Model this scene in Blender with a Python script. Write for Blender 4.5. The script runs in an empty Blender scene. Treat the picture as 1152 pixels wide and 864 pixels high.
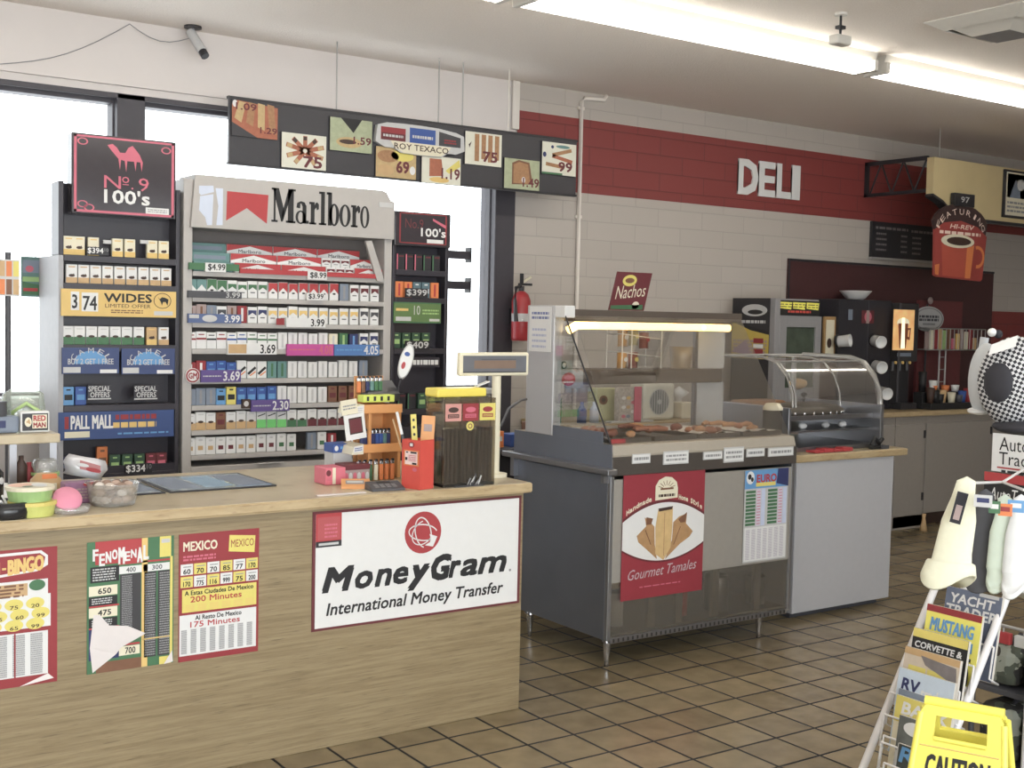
import bpy, bmesh, math, random
import numpy as np
from mathutils import Vector as V, Matrix
random.seed(7)
C = bpy.context.scene.collection
# ---------------------------------------------------------------- camera maths (1152x864)
F_PX, YAW, PITCH, ROLL, CAM_H = 1355.92, math.radians(34.605), math.radians(3.186), math.radians(1.267), 1.5478
_cy, _sy, _cp, _sp = math.cos(YAW), math.sin(YAW), math.cos(PITCH), math.sin(PITCH)
FWD = V((_sy*_cp, _cy*_cp, -_sp)); _r = V((_cy, -_sy, 0)); _u = _r.cross(FWD)
RIGHT = math.cos(ROLL)*_r + math.sin(ROLL)*_u
UP = -math.sin(ROLL)*_r + math.cos(ROLL)*_u
CAM = V((0, 0, CAM_H))
def ray(px, py): return FWD + RIGHT*((px-576)/F_PX) - UP*((py-432)/F_PX)
def atY(px, py, Y): d = ray(px, py); return CAM + d*(Y/d.y)
def atX(px, py, X): d = ray(px, py); return CAM + d*(X/d.x)
def atZ(px, py, Z): d = ray(px, py); return CAM + d*((Z-CAM_H)/d.z)
def rectY(x0, y0, x1, y1, Y):
    a = atY(x0, y0, Y); b = atY(x1, y1, Y); return a.x, b.x, b.z, a.z      # x0 x1 z0 z1
# ---------------------------------------------------------------- materials
def lin(c):
    c = c/255.0
    return c/12.92 if c <= .04045 else ((c+.055)/1.055)**2.4
def col(rgb):
    c = [lin(v) for v in rgb]; g = .3*c[0]+.59*c[1]+.11*c[2]
    return tuple(.012+.97*(.84*v+.16*g) for v in c)+(1,)
MATS = {}
def mat(name, rgb, rough=.5, metal=0, noise=.08, scale=30, emit=0, bump=0, spec=.4):
    if name in MATS: return MATS[name]
    m = bpy.data.materials.new(name); m.use_nodes = True
    nt = m.node_tree; b = nt.nodes['Principled BSDF']
    c = col(rgb)
    b.inputs['Roughness'].default_value = rough; b.inputs['Metallic'].default_value = metal
    b.inputs['Specular IOR Level'].default_value = spec
    if noise > 0:
        tc = nt.nodes.new('ShaderNodeTexCoord'); n = nt.nodes.new('ShaderNodeTexNoise')
        n.inputs['Scale'].default_value = scale; n.inputs['Detail'].default_value = 3
        mx = nt.nodes.new('ShaderNodeMix'); mx.data_type = 'RGBA'
        mx.inputs[6].default_value = tuple(v*(1-noise) for v in c[:3])+(1,)
        mx.inputs[7].default_value = tuple(min(1, v*(1+noise)) for v in c[:3])+(1,)
        nt.links.new(tc.outputs['Object'], n.inputs['Vector'])
        nt.links.new(n.outputs['Fac'], mx.inputs[0]); nt.links.new(mx.outputs[2], b.inputs['Base Color'])
        if bump:
            bp = nt.nodes.new('ShaderNodeBump'); bp.inputs['Strength'].default_value = bump; bp.inputs['Distance'].default_value = .01
            nt.links.new(n.outputs['Fac'], bp.inputs['Height']); nt.links.new(bp.outputs[0], b.inputs['Normal'])
    else: b.inputs['Base Color'].default_value = c
    if emit:
        b.inputs['Emission Color'].default_value = c; b.inputs['Emission Strength'].default_value = emit
    MATS[name] = m; return m
def glass(name, tint=(250, 252, 251), refl=.08, rough=.02, haze=0.0):
    if name in MATS: return MATS[name]
    m = bpy.data.materials.new(name); m.use_nodes = True; nt = m.node_tree; nt.nodes.clear()
    o = nt.nodes.new('ShaderNodeOutputMaterial'); t = nt.nodes.new('ShaderNodeBsdfTransparent'); g = nt.nodes.new('ShaderNodeBsdfGlossy')
    t.inputs[0].default_value = col(tint); g.inputs['Roughness'].default_value = rough
    lw = nt.nodes.new('ShaderNodeLayerWeight'); lw.inputs['Blend'].default_value = .25
    mul = nt.nodes.new('ShaderNodeMath'); mul.operation = 'MULTIPLY_ADD'; mul.inputs[1].default_value = .35; mul.inputs[2].default_value = refl*.5; mul.use_clamp = True
    mx = nt.nodes.new('ShaderNodeMixShader')
    nt.links.new(lw.outputs['Fresnel'], mul.inputs[0]); nt.links.new(mul.outputs[0], mx.inputs[0])
    nt.links.new(t.outputs[0], mx.inputs[1]); nt.links.new(g.outputs[0], mx.inputs[2])
    if haze:
        d = nt.nodes.new('ShaderNodeBsdfDiffuse'); d.inputs[0].default_value = col(tint); m2 = nt.nodes.new('ShaderNodeMixShader'); m2.inputs[0].default_value = haze
        nt.links.new(mx.outputs[0], m2.inputs[1]); nt.links.new(d.outputs[0], m2.inputs[2]); nt.links.new(m2.outputs[0], o.inputs[0])
    else: nt.links.new(mx.outputs[0], o.inputs[0])
    MATS[name] = m; return m
def nodemat(name, fn, rough=.5, metal=0, spec=.4):
    m = bpy.data.materials.new(name); m.use_nodes = True; nt = m.node_tree; b = nt.nodes['Principled BSDF']
    b.inputs['Roughness'].default_value = rough; b.inputs['Metallic'].default_value = metal; b.inputs['Specular IOR Level'].default_value = spec
    fn(nt, b); MATS[name] = m; return m
def N(nt, t, **kw):
    n = nt.nodes.new(t)
    for k, v in kw.items(): n.inputs[k].default_value = v
    return n
def mixc(nt, fac, a, b):
    mx = nt.nodes.new('ShaderNodeMix'); mx.data_type = 'RGBA'
    nt.links.new(fac, mx.inputs[0])
    for i, c in ((6, a), (7, b)):
        if isinstance(c, tuple): mx.inputs[i].default_value = c
        else: nt.links.new(c, mx.inputs[i])
    return mx.outputs[2]
# shared colours
K = lambda n, rgb, **k: mat(n, rgb, **k)
white = K('white_print', (218, 218, 217), noise=.03)
cream = K('cream_plastic', (222, 214, 186), noise=.04)
black = K('black_print', (22, 21, 24), noise=.1)
blackp = K('black_plastic', (34, 32, 38), rough=.4, noise=.12)
darkgrey = K('dark_grey_plastic', (70, 70, 76), rough=.45)
grey = K('grey_plastic', (140, 140, 142), rough=.45)
lgrey = K('light_grey_paint', (190, 190, 190), rough=.45)
red = K('red_print', (180, 40, 46), noise=.06)
dred = K('dark_red_print', (150, 28, 38), noise=.06)
pink = K('pink_print', (205, 92, 116), noise=.06)
orange = K('orange_print', (224, 120, 40), noise=.06)
yellow = K('yellow_print', (218, 202, 78), noise=.06)
gold = K('gold_print', (222, 184, 92), noise=.06)
tan = K('tan_print', (196, 158, 104), noise=.1)
brown = K('brown_print', (122, 78, 48), noise=.15)
dbrown = K('dark_brown_print', (64, 40, 30), noise=.15)
green = K('green_print', (58, 112, 70), noise=.08)
lgreen = K('light_green_print', (150, 188, 110), noise=.12)
teal = K('teal_print', (92, 136, 134), noise=.08)
blue = K('blue_print', (44, 82, 158), noise=.06)
navy = K('navy_print', (40, 48, 100), noise=.08)
lblue = K('light_blue_print', (86, 150, 205), noise=.06)
purple = K('purple_print', (92, 70, 140), noise=.06)
magenta = K('magenta_print', (196, 60, 150), noise=.06)
mauve = K('mauve_print', (160, 138, 134), noise=.08)
maroon = K('maroon_print', (104, 28, 38), noise=.06)
bluegrey = K('blue_grey_print', (120, 132, 150), noise=.08)
steel = K('brushed_steel', (150, 150, 154), rough=.32, metal=.85, noise=.06, scale=8)
dsteel = K('dark_steel', (88, 88, 92), rough=.3, metal=.8, noise=.1, scale=8)
chrome = K('chrome_wire', (200, 200, 205), rough=.2, metal=.9, noise=0)
wire = K('grey_wire', (170, 168, 165), rough=.4, metal=.3, noise=0)
# ---------------------------------------------------------------- mesh builder
_bev = {}
class MB:
    def __init__(s): s.v = []; s.f = []; s.mi = []; s.sm = []; s.mats = []; s.M = None
    def add(s, vs, fs, m, smooth=False):
        if m not in s.mats: s.mats.append(m)
        k = s.mats.index(m); o = len(s.v)
        if s.M is not None: vs = [s.M @ V(p) for p in vs]
        s.v += [tuple(p) for p in vs]
        for f in fs: s.f.append(tuple(i+o for i in f)); s.mi.append(k); s.sm.append(smooth)
        return s
    def box(s, x0, x1, y0, y1, z0, z1, m, b=0):
        x0, x1 = min(x0, x1), max(x0, x1); y0, y1 = min(y0, y1), max(y0, y1); z0, z1 = min(z0, z1), max(z0, z1)
        if b <= 0:
            vs = [(x, y, z) for z in (z0, z1) for y in (y0, y1) for x in (x0, x1)]
            return s.add(vs, [(0, 2, 3, 1), (4, 5, 7, 6), (0, 1, 5, 4), (2, 6, 7, 3), (0, 4, 6, 2), (1, 3, 7, 5)], m)
        b = min(b, .49*min(x1-x0, y1-y0, z1-z0))
        bm = bmesh.new(); bmesh.ops.create_cube(bm, size=1)
        for v in bm.verts: v.co = V(((x0+x1)/2+v.co.x*(x1-x0), (y0+y1)/2+v.co.y*(y1-y0), (z0+z1)/2+v.co.z*(z1-z0)))
        bmesh.ops.bevel(bm, geom=bm.edges[:], offset=b, segments=2, affect='EDGES', profile=.5)
        bm.verts.index_update()
        s.add([v.co.copy() for v in bm.verts], [tuple(v.index for v in f.verts) for f in bm.faces], m); bm.free(); return s
    def tube(s, pts, r, m, n=8, smooth=True):
        pts = [V(p) for p in pts]; vs = []; fs = []
        ref = V((0, 0, 1))
        for i, p in enumerate(pts):
            d = (pts[min(i+1, len(pts)-1)]-pts[max(i-1, 0)]).normalized()
            a = d.cross(ref if abs(d.dot(ref)) < .95 else V((1, 0, 0))).normalized(); b2 = d.cross(a)
            rr = r[i] if isinstance(r, (list, tuple)) else r
            vs += [p+(a*math.cos(2*math.pi*k/n)+b2*math.sin(2*math.pi*k/n))*rr for k in range(n)]
        for i in range(len(pts)-1):
            for k in range(n): fs.append((i*n+k, i*n+(k+1) % n, (i+1)*n+(k+1) % n, (i+1)*n+k))
        s.add(vs, fs, m, smooth)
        s.add(vs[:n], [tuple(range(n))], m); s.add(vs[-n:], [tuple(range(n))], m); return s
    def lathe(s, prof, o, m, n=20, ax=None, sx=1, sy=1, smooth=True):
        o = V(o); R = V((0, 0, 1)).rotation_difference(V(ax)).to_matrix() if ax is not None else Matrix.Identity(3)
        vs = []; fs = []
        for r, z in prof: vs += [o+R @ V((r*sx*math.cos(2*math.pi*k/n), r*sy*math.sin(2*math.pi*k/n), z)) for k in range(n)]
        for i in range(len(prof)-1):
            for k in range(n): fs.append((i*n+k, i*n+(k+1) % n, (i+1)*n+(k+1) % n, (i+1)*n+k))
        return s.add(vs, fs, m, smooth)
    def cyl(s, o, r, h, m, n=16, ax=None, r2=None):
        r2 = r if r2 is None else r2
        return s.lathe([(0.0001, 0), (r, 0), (r, 0), (r2, h), (r2, h), (0.0001, h)], o, m, n, ax, smooth=False)
    def ball(s, o, r, m, sx=1, sy=1, sz=1, n=14, jit=0):
        prof = [(max(1e-4, math.sin(math.pi*i/8))*r, -math.cos(math.pi*i/8)*r*sz) for i in range(9)]
        k = len(s.v); s.lathe(prof, o, m, n, sx=sx, sy=sy)
        if jit:
            for i in range(k, len(s.v)): s.v[i] = tuple(c+random.uniform(-jit, jit) for c in s.v[i])
        return s
    def prism(s, poly, y0, y1, m):      # poly in (x,z), extruded along y
        n = len(poly)
        a = [(x, y0, z) for x, z in poly]; b = [(x, y1, z) for x, z in poly]
        return s.add(a+b, [tuple(range(n)), tuple(range(2*n-1, n-1, -1))]+[(i, i+n, (i+1) % n+n, (i+1) % n) for i in range(n)], m)
    def prismx(s, poly, x0, x1, m):     # poly in (y,z), extruded along x
        n = len(poly)
        a = [(x0, y, z) for y, z in poly]; b = [(x1, y, z) for y, z in poly]
        return s.add(a+b, [tuple(range(n)), tuple(range(2*n-1, n-1, -1))]+[(i, i+n, (i+1) % n+n, (i+1) % n) for i in range(n)], m)
    def mesh(s, name, org=V((0, 0, 0))):
        me = bpy.data.meshes.new(name); me.from_pydata([tuple(V(p)-org) for p in s.v], [], s.f)
        for m in s.mats: me.materials.append(m)
        me.polygons.foreach_set('material_index', s.mi); me.polygons.foreach_set('use_smooth', s.sm)
        me.update(); return me
    def build(s, name, parent=None, org=None):
        if parent is None:
            if org is None:
                a = np.array([tuple(p) for p in s.v]); org = V(((a[:, 0].min()+a[:, 0].max())/2, (a[:, 1].min()+a[:, 1].max())/2, a[:, 2].min()))
            org = V(org)
            o = bpy.data.objects.new(name, s.mesh(name, org)); o.location = org
        else:
            w = V((0, 0, 0)); p = parent
            while p: w = w+p.location; p = p.parent
            o = bpy.data.objects.new(name, s.mesh(name, w)); o.parent = parent
        C.objects.link(o); return o
def tag(o, label, cat, group=None):
    o['label'] = label; o['category'] = cat
    if group: o['group'] = group
    return o
def thing(name, loc, label, cat, group=None):
    o = bpy.data.objects.new(name, None); o.empty_display_size = .05; C.objects.link(o); o.location = V(loc); return tag(o, label, cat, group)
def struct(o): o['kind'] = 'structure'; return o
# ---------------------------------------------------------------- text and flat printing
_txt = {}
def text_geo(s, bold=0, shear=0):
    bold = 0; k = (s, bold, shear)
    if k not in _txt:
        cu = bpy.data.curves.new('t', 'FONT'); cu.body = s; cu.size = 1; cu.offset = bold; cu.shear = shear; cu.resolution_u = 2; cu.dimensions = '2D'; cu.fill_mode = 'FRONT'
        ob = bpy.data.objects.new('t', cu); C.objects.link(ob); bpy.context.view_layer.update()
        ev = ob.evaluated_get(bpy.context.evaluated_depsgraph_get()); me = ev.to_mesh()
        vs = [(v.co.x, v.co.y) for v in me.vertices]; fs = [tuple(p.vertices) for p in me.polygons]
        ev.to_mesh_clear(); bpy.data.objects.remove(ob); bpy.data.curves.remove(cu)
        xs = [p[0] for p in vs]; ys = [p[1] for p in vs]; x0, x1, y0, y1 = min(xs), max(xs), min(ys), max(ys)
        _txt[k] = ([((x-x0)/max(1e-6, x1-x0), (y-y0)/max(1e-6, y1-y0)) for x, y in vs], fs)
    return _txt[k]
class Cv:
    """flat printing on a rectangle: u 0..1 left to right, v 0..1 top to bottom"""
    def __init__(s, mb, o, u, v, lift=.0006):
        s.mb = mb; s.o = V(o); s.u = V(u); s.w = V(v); s.n = s.u.cross(s.w).normalized()*-1; s.lift = lift
    @staticmethod
    def Y(mb, x0, x1, z0, z1, y, **k): return Cv(mb, (x0, y, z1), (x1-x0, 0, 0), (0, 0, z0-z1), **k)
    def p(s, u, v, L): return s.o+s.u*u+s.w*v+s.n*(s.lift*L)
    def poly(s, pts, m, L=1): s.mb.add([s.p(u, v, L) for u, v in pts], [tuple(range(len(pts)))], m); return s
    def rect(s, u0, v0, u1, v1, m, L=1): return s.poly([(u0, v0), (u0, v1), (u1, v1), (u1, v0)], m, L)
    def ell(s, cu, cv, ru, rv, m, L=1, n=20, a0=0, a1=360):
        pts = [(cu+ru*math.cos(math.radians(a0+(a1-a0)*i/n)), cv-rv*math.sin(math.radians(a0+(a1-a0)*i/n))) for i in range(n if a1-a0 == 360 else n+1)]
        return s.poly(pts, m, L)
    def ring(s, cu, cv, ru, rv, t, m, L=1, n=24, a0=0, a1=360):
        q = [math.radians(a0+(a1-a0)*i/n) for i in range(n+1)]
        for a, b in zip(q[:-1], q[1:]):
            s.poly([(cu+ru*math.cos(a), cv-rv*math.sin(a)), (cu+ru*math.cos(b), cv-rv*math.sin(b)), (cu+ru*(1-t)*math.cos(b), cv-rv*(1-t)*math.sin(b)), (cu+ru*(1-t)*math.cos(a), cv-rv*(1-t)*math.sin(a))], m, L)
        return s
    def line(s, pts, t, m, L=1):    # t in metres
        for (a, b), (c, d) in zip(pts[:-1], pts[1:]):
            p = s.p(a, b, L); q = s.p(c, d, L); k = (q-p).cross(s.n).normalized()*t/2
            s.mb.add([p+k, p-k, q-k, q+k], [(0, 1, 2, 3)], m)
        return s
    def text(s, t, u0, v0, u1, v1, m, L=2, bold=.01, shear=0, rise=0):   # rise: v shift from left to right
        vs, fs = text_geo(t, bold, shear)
        bv = bold*.9 if bold > .012 else 0; bu = min(.12, bv*abs(v1-v0)*s.w.length/max(1e-6, abs(u1-u0)*s.u.length))
        for i, (a, b) in enumerate(((0, 0),) if not bv else ((0, 0), (1, 0), (0, 1), (1, 1), (.5, .5))):
            s.mb.add([s.p(u0+(u1-u0)*(x*(1-2*bu)+2*bu*a), v1+(v0-v1)*(y*(1-2*bv)+2*bv*b)+rise*x, L+.04*i) for x, y in vs], fs, m)
        return s
    def slab(s, ch, u0, v0, u1, v1, m, L=2, x=.33, st=None):
        """condensed slab-serif letter filling the box; x = x-height line as a fraction from the top"""
        W, H = u1-u0, v1-v0; R = lambda a, b, c, d: s.rect(u0+W*a, v0+H*b, u0+W*c, v0+H*d, m, L); xt = v0+H*x
        def bowl(a0, a1, b0, b1, t, th):
            cu, cv, ru, rv = u0+W*(a0+a1)/2, v0+H*(b0+b1)/2, W*(a1-a0)/2, H*(b1-b0)/2; q = [2*math.pi*i/28 for i in range(29)]
            for i, j in zip(q[:-1], q[1:]): s.poly([(cu+ru*math.cos(i), cv-rv*math.sin(i)), (cu+ru*math.cos(j), cv-rv*math.sin(j)), (cu+ru*(1-t)*math.cos(j), cv-rv*(1-th)*math.sin(j)), (cu+ru*(1-t)*math.cos(i), cv-rv*(1-th)*math.sin(i))], m, L)
        if ch == 'M':
            R(.0, .94, .26, 1); R(.09, 0, .17, 1); R(.6, .94, 1, 1); R(.68, 0, .92, 1); R(0, 0, .2, .06); R(.8, 0, 1, .06)
            s.poly([(u0+W*.05, v0), (u0+W*.30, v0), (u0+W*.53, v0+H*.66), (u0+W*.45, v0+H*.98), (u0+W*.40, v0+H*.98)], m, L); s.poly([(u0+W*.7, v0), (u0+W*.88, v0), (u0+W*.47, v0+H*.98), (u0+W*.42, v0+H*.8)], m, L)
        elif ch == 'l': R(.28, 0, .78, 1); R(0, 0, .5, .07); R(0, .94, 1, 1)
        elif ch == 'r': R(.16, x, .56, 1); R(0, x, .3, x+.07); R(0, .94, .74, 1); s.poly([(u0+W*.5, v0+H*(x+.14)), (u0+W*.66, v0+H*(x+.02)), (u0+W*.84, v0+H*x), (u0+W, v0+H*(x+.06)), (u0+W, v0+H*(x+.2)), (u0+W*.8, v0+H*(x+.24)), (u0+W*.72, v0+H*(x+.16)), (u0+W*.54, v0+H*(x+.24))], m, L)
        elif ch == 'b': R(.12, 0, .42, 1); R(0, 0, .3, .07); bowl(.2, 1, x, 1.01, .62, .16)
        elif ch == 'o': bowl(0, 1, x, 1.01, .56, .14)
        elif ch == 'a':
            R(.52, x+.12, .82, .97); R(.52, .9, 1, .99); bowl(0, .78, x+.28, 1.01, .5, .2); s.poly([(u0+W*.06, v0+H*(x+.2)), (u0+W*.12, v0+H*(x+.06)), (u0+W*.4, v0+H*x), (u0+W*.68, v0+H*(x+.03)), (u0+W*.82, v0+H*(x+.14)), (u0+W*.52, v0+H*(x+.16)), (u0+W*.42, v0+H*(x+.07)), (u0+W*.36, v0+H*(x+.08)), (u0+W*.34, v0+H*(x+.22))], m, L)
        return s
    def curve(s, t, fn, u0, u1, h, m, L=2, bold=.03):
        n = len(t); du = (u1-u0)/n
        for i, ch in enumerate(t):
            if ch == ' ': continue
            vs, fs = text_geo(ch); u = u0+du*i; sl = (fn(u+du)-fn(u))/du; low = ch in 'acemnorsuvwxyz'; hh = h*(.72 if low else 1); W = du*(.9 if ch not in 'il' else .4)
            for a, b in ((0, 0), (.1, 0), (0, .1), (.1, .1)): s.mb.add([s.p(u+W*(x*.9+a), fn(u)+sl*W*x-hh*(y*.9+b), L+a*.3+b*.2) for x, y in vs], fs, m)
        return s
    def arc(s, t, cu, cv, ru, rv, h, a0, a1, m, L=2, bold=.02, wd=None):
        """letters along an arc; angles in degrees, h = letter height in v, wd = width in u"""
        n = len(t); au = s.u.length; av = s.w.length
        for i, ch in enumerate(t):
            if ch == ' ': continue
            a = math.radians(a0+(a1-a0)*i/max(1, n-1)); vs, fs = text_geo(ch, bold, 0)
            c = V((math.cos(a), math.sin(a))); tx = V((math.sin(a), -math.cos(a)))
            W = (wd or h*av/au*.6)*au*(.4 if ch in "I1'" else 1)
            pu, pv = cu+ru*c.x, cv-rv*c.y; pts = []
            for x, y in vs:
                dx = (x-.5)*W*tx.x+y*h*av*c.x; dy = (x-.5)*W*tx.y+y*h*av*c.y
                pts.append(s.p(pu+dx/au, pv-dy/av, L))
            s.mb.add(pts, fs, m)
        return s
    def dash(s, u0, v0, u1, v1, rows, m, L=2, fill=.5, seed=1):
        r = random.Random(seed); h = (v1-v0)/rows
        for i in range(rows):
            u = u0
            while u < u1-.004:
                w = (u1-u0)*r.uniform(.06, .2); s.rect(u, v0+h*(i+.5-fill/2), min(u1, u+w), v0+h*(i+.5+fill/2), m, L); u += w+(u1-u0)*.03
        return s
def ordw(i): return ['first', 'second', 'third', 'fourth', 'fifth', 'sixth', 'seventh', 'eighth', 'ninth', 'tenth', 'eleventh', 'twelfth'][i]
def place(i, n): 
    if i == 0: return 'leftmost'
    if i == n-1: return 'rightmost'
    return ordw(i)+' from left' if i < (n+1)//2 else ordw(n-1-i)+' from right'
# ================================================================ ROOM
CEIL, YB = 3.02, 6.3
XL, XR, YF = -2.2, 10.6, -1.8
def tile_nodes(nt, b):
    g = N(nt, 'ShaderNodeNewGeometry'); mp = N(nt, 'ShaderNodeMapping'); mp.inputs['Location'].default_value = (-2.7172+.21*40, -3.9029+.21*40, 0)
    br = nt.nodes.new('ShaderNodeTexBrick'); br.offset = 0; br.squash = 1
    for k, v in (('Scale', 1), ('Mortar Size', .0062), ('Mortar Smooth', .15), ('Brick Width', .21), ('Row Height', .21), ('Bias', 0)): br.inputs[k].default_value = v
    br.inputs['Color1'].default_value = col((156, 138, 102)); br.inputs['Color2'].default_value = col((138, 121, 88)); br.inputs['Mortar'].default_value = col((18, 14, 13))
    n = N(nt, 'ShaderNodeTexNoise', Scale=9.0, Detail=5.0)
    nt.links.new(g.outputs['Position'], mp.inputs['Vector']); nt.links.new(mp.outputs[0], br.inputs['Vector']); nt.links.new(mp.outputs[0], n.inputs['Vector'])
    mx = nt.nodes.new('ShaderNodeMix'); mx.data_type = 'RGBA'; mx.blend_type = 'MULTIPLY'; mx.inputs[0].default_value = .5
    cr = nt.nodes.new('ShaderNodeValToRGB'); cr.color_ramp.elements[0].position = .3; cr.color_ramp.elements[0].color = (.55, .55, .55, 1); cr.color_ramp.elements[1].position = .7
    nt.links.new(n.outputs['Fac'], cr.inputs[0]); nt.links.new(br.outputs['Color'], mx.inputs[6]); nt.links.new(cr.outputs[0], mx.inputs[7]); nt.links.new(mx.outputs[2], b.inputs['Base Color'])
    rr = nt.nodes.new('ShaderNodeMapRange'); rr.inputs[3].default_value = .24; rr.inputs[4].default_value = .8; nt.links.new(br.outputs['Fac'], rr.inputs[0]); nt.links.new(rr.outputs[0], b.inputs['Roughness'])
    bp = nt.nodes.new('ShaderNodeBump'); bp.invert = True; bp.inputs['Strength'].default_value = .5; bp.inputs['Distance'].default_value = .003
    nt.links.new(br.outputs['Fac'], bp.inputs['Height']); nt.links.new(bp.outputs[0], b.inputs['Normal'])
tiles = nodemat('floor_tiles', tile_nodes, rough=.3, spec=.5)
def block_nodes(c1, mort):
    def fn(nt, b):
        g = N(nt, 'ShaderNodeNewGeometry'); sp = N(nt, 'ShaderNodeSeparateXYZ'); cb = N(nt, 'ShaderNodeCombineXYZ')
        nt.links.new(g.outputs['Position'], sp.inputs[0]); nt.links.new(sp.outputs[0], cb.inputs[0]); nt.links.new(sp.outputs[2], cb.inputs[1])
        br = nt.nodes.new('ShaderNodeTexBrick'); br.offset = .5
        for k, v in (('Scale', 1), ('Mortar Size', .004), ('Mortar Smooth', .6), ('Brick Width', .41), ('Row Height', .1215), ('Bias', 0)): br.inputs[k].default_value = v
        c = col(c1); br.inputs['Color1'].default_value = c; br.inputs['Color2'].default_value = tuple(v*.95 for v in c[:3])+(1,); br.inputs['Mortar'].default_value = col(mort)
        nt.links.new(cb.outputs[0], br.inputs['Vector']); nt.links.new(br.outputs['Color'], b.inputs['Base Color'])
        bp = nt.nodes.new('ShaderNodeBump'); bp.invert = True; bp.inputs['Strength'].default_value = .35; bp.inputs['Distance'].default_value = .004
        nt.links.new(br.outputs['Fac'], bp.inputs['Height']); nt.links.new(bp.outputs[0], b.inputs['Normal'])
    return fn
block = nodemat('painted_block', block_nodes((184, 175, 166), (170, 161, 153)), rough=.55)
redblock = nodemat('red_painted_block', block_nodes((138, 46, 43), (108, 34, 34)), rough=.5)
plaster = mat('white_plaster', (214, 206, 202), rough=.7, noise=.03, scale=6)
ceilm = mat('stippled_ceiling', (238, 228, 218), rough=.9, noise=.10, scale=120, bump=.4)
frame_m = mat('dark_bronze_frame', (62, 58, 66), rough=.45, noise=.08)
struct(MB().box(XL, XR, YF, YB+.2, -.1, 0, tiles).build('floor'))
struct(MB().box(XL, XR, YF, YB+.2, CEIL, CEIL+.12, ceilm).build('ceiling'))
WZ0, WZ1 = 1.10, 2.63
w = MB(); XW = 4.33
w.box(XL, XW, YB, YB+.18, 0, WZ0, plaster).box(XL, XW, YB, YB+.18, WZ1, CEIL, plaster).box(XW, XR, YB, YB+.18, 0, CEIL, block)
struct(w.build('wall_back'))
struct(MB().box(XL, XW, YB-.02, YB, WZ1+.055, WZ1+.075, plaster).build('trim_1'))
struct(MB().box(XW+.012, XR, YB-.004, YB, 2.368, 2.845, redblock).build('trim_2'))
struct(MB().box(9.37, XR, YB-.004, YB, .95, 1.69, redblock).build('trim_3'))
struct(MB().box(XL-.15, XL, YF, YB+.18, 0, CEIL, plaster).build('wall_left'))
struct(MB().box(XR, XR+.15, YF, YB+.18, 0, CEIL, block).build('wall_right'))
# front wall behind the camera, with the shop's big front windows
w = MB(); w.box(XL, XR, YF-.15, YF, 0, .35, plaster).box(XL, XR, YF-.15, YF, 2.7, CEIL, plaster)
FW = [(-2.0, -.35), (-.2, 1.6), (1.75, 3.6), (3.75, 5.4)]
edges = [XL]+[e for q in FW for e in q]+[XR]
for a, b_ in zip(edges[::2], edges[1::2]): w.box(a, b_, YF-.15, YF, .35, 2.7, plaster)
struct(w.build('wall_front'))
pane = glass('window_glass', (254, 255, 255), refl=.04)
def window(n, x0, x1, z0, z1, y, mull=()):
    t = bpy.data.objects.new('window_%d' % n, None); C.objects.link(t); t.location = ((x0+x1)/2, y, z0); struct(t)
    m = MB(); d = .014
    m.box(x0, x0+d, y, y+.1, z0, z1, frame_m, .004).box(x1-d, x1, y, y+.1, z0, z1, frame_m, .004).box(x0+d, x1-d, y, y+.1, z0, z0+d, frame_m, .004).box(x0+d, x1-d, y, y+.1, z1-.03, z1, frame_m, .004)
    for k in mull: m.box(k-.02, k+.02, y+.02, y+.08, z0+d, z1-.03, frame_m, .004)
    m.build('window_frame', t); MB().box(x0+d, x1-d, y+.047, y+.053, z0+d, z1-.03, pane).build('window_pane', t)
    return t
window(1, XL+.05, 1.855, WZ0, WZ1, YB+.04, mull=())
window(2, 1.99, 4.19, WZ0, WZ1, YB+.04)
struct(MB().box(1.85, 1.995, YB-.012, YB+.16, WZ0, WZ1+.016, frame_m, .004).build('trim_4'))
struct(MB().box(4.185, 4.335, YB-.012, YB+.16, WZ0-.4, WZ1+.02, frame_m, .004).build('trim_5'))
struct(MB().box(XL, 4.19, YB-.012, YB, WZ1-.012, WZ1+.016, frame_m, .003).build('trim_6'))
struct(MB().box(XL, 4.185, YB-.12, YB, WZ0-.03, WZ0, lgrey, .003).build('trim_7'))
for i, (a, b_) in enumerate(FW): window(3+i, a, b_, .35, 2.7, YF-.12)
# conduits on the block wall
paintw = mat('painted_pipe', (222, 214, 204), rough=.5, noise=.02)
m = MB(); m.tube([(4.835, YB-.018, .95), (4.835, YB-.018, 2.955), (4.86, YB-.018, 2.98), (5.02, YB-.018, 2.985), (5.04, YB-.018, 3.015)], .013, paintw)
m.box(4.81, 4.86, YB-.02, YB, 2.2, 2.22, paintw).box(4.81, 4.86, YB-.02, YB, 2.9, 2.92, paintw)
tag(m.build('conduit_pipe'), 'thin white conduit with an elbow at the ceiling, crossing the red stripe', 'pipe')
tag(MB().box(4.29, 4.34, YB-.03, YB-.013, 2.72, CEIL-.001, paintw, .004).build('conduit_pipe'), 'white cable cover running down to the left end of the red stripe', 'pipe')
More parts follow.
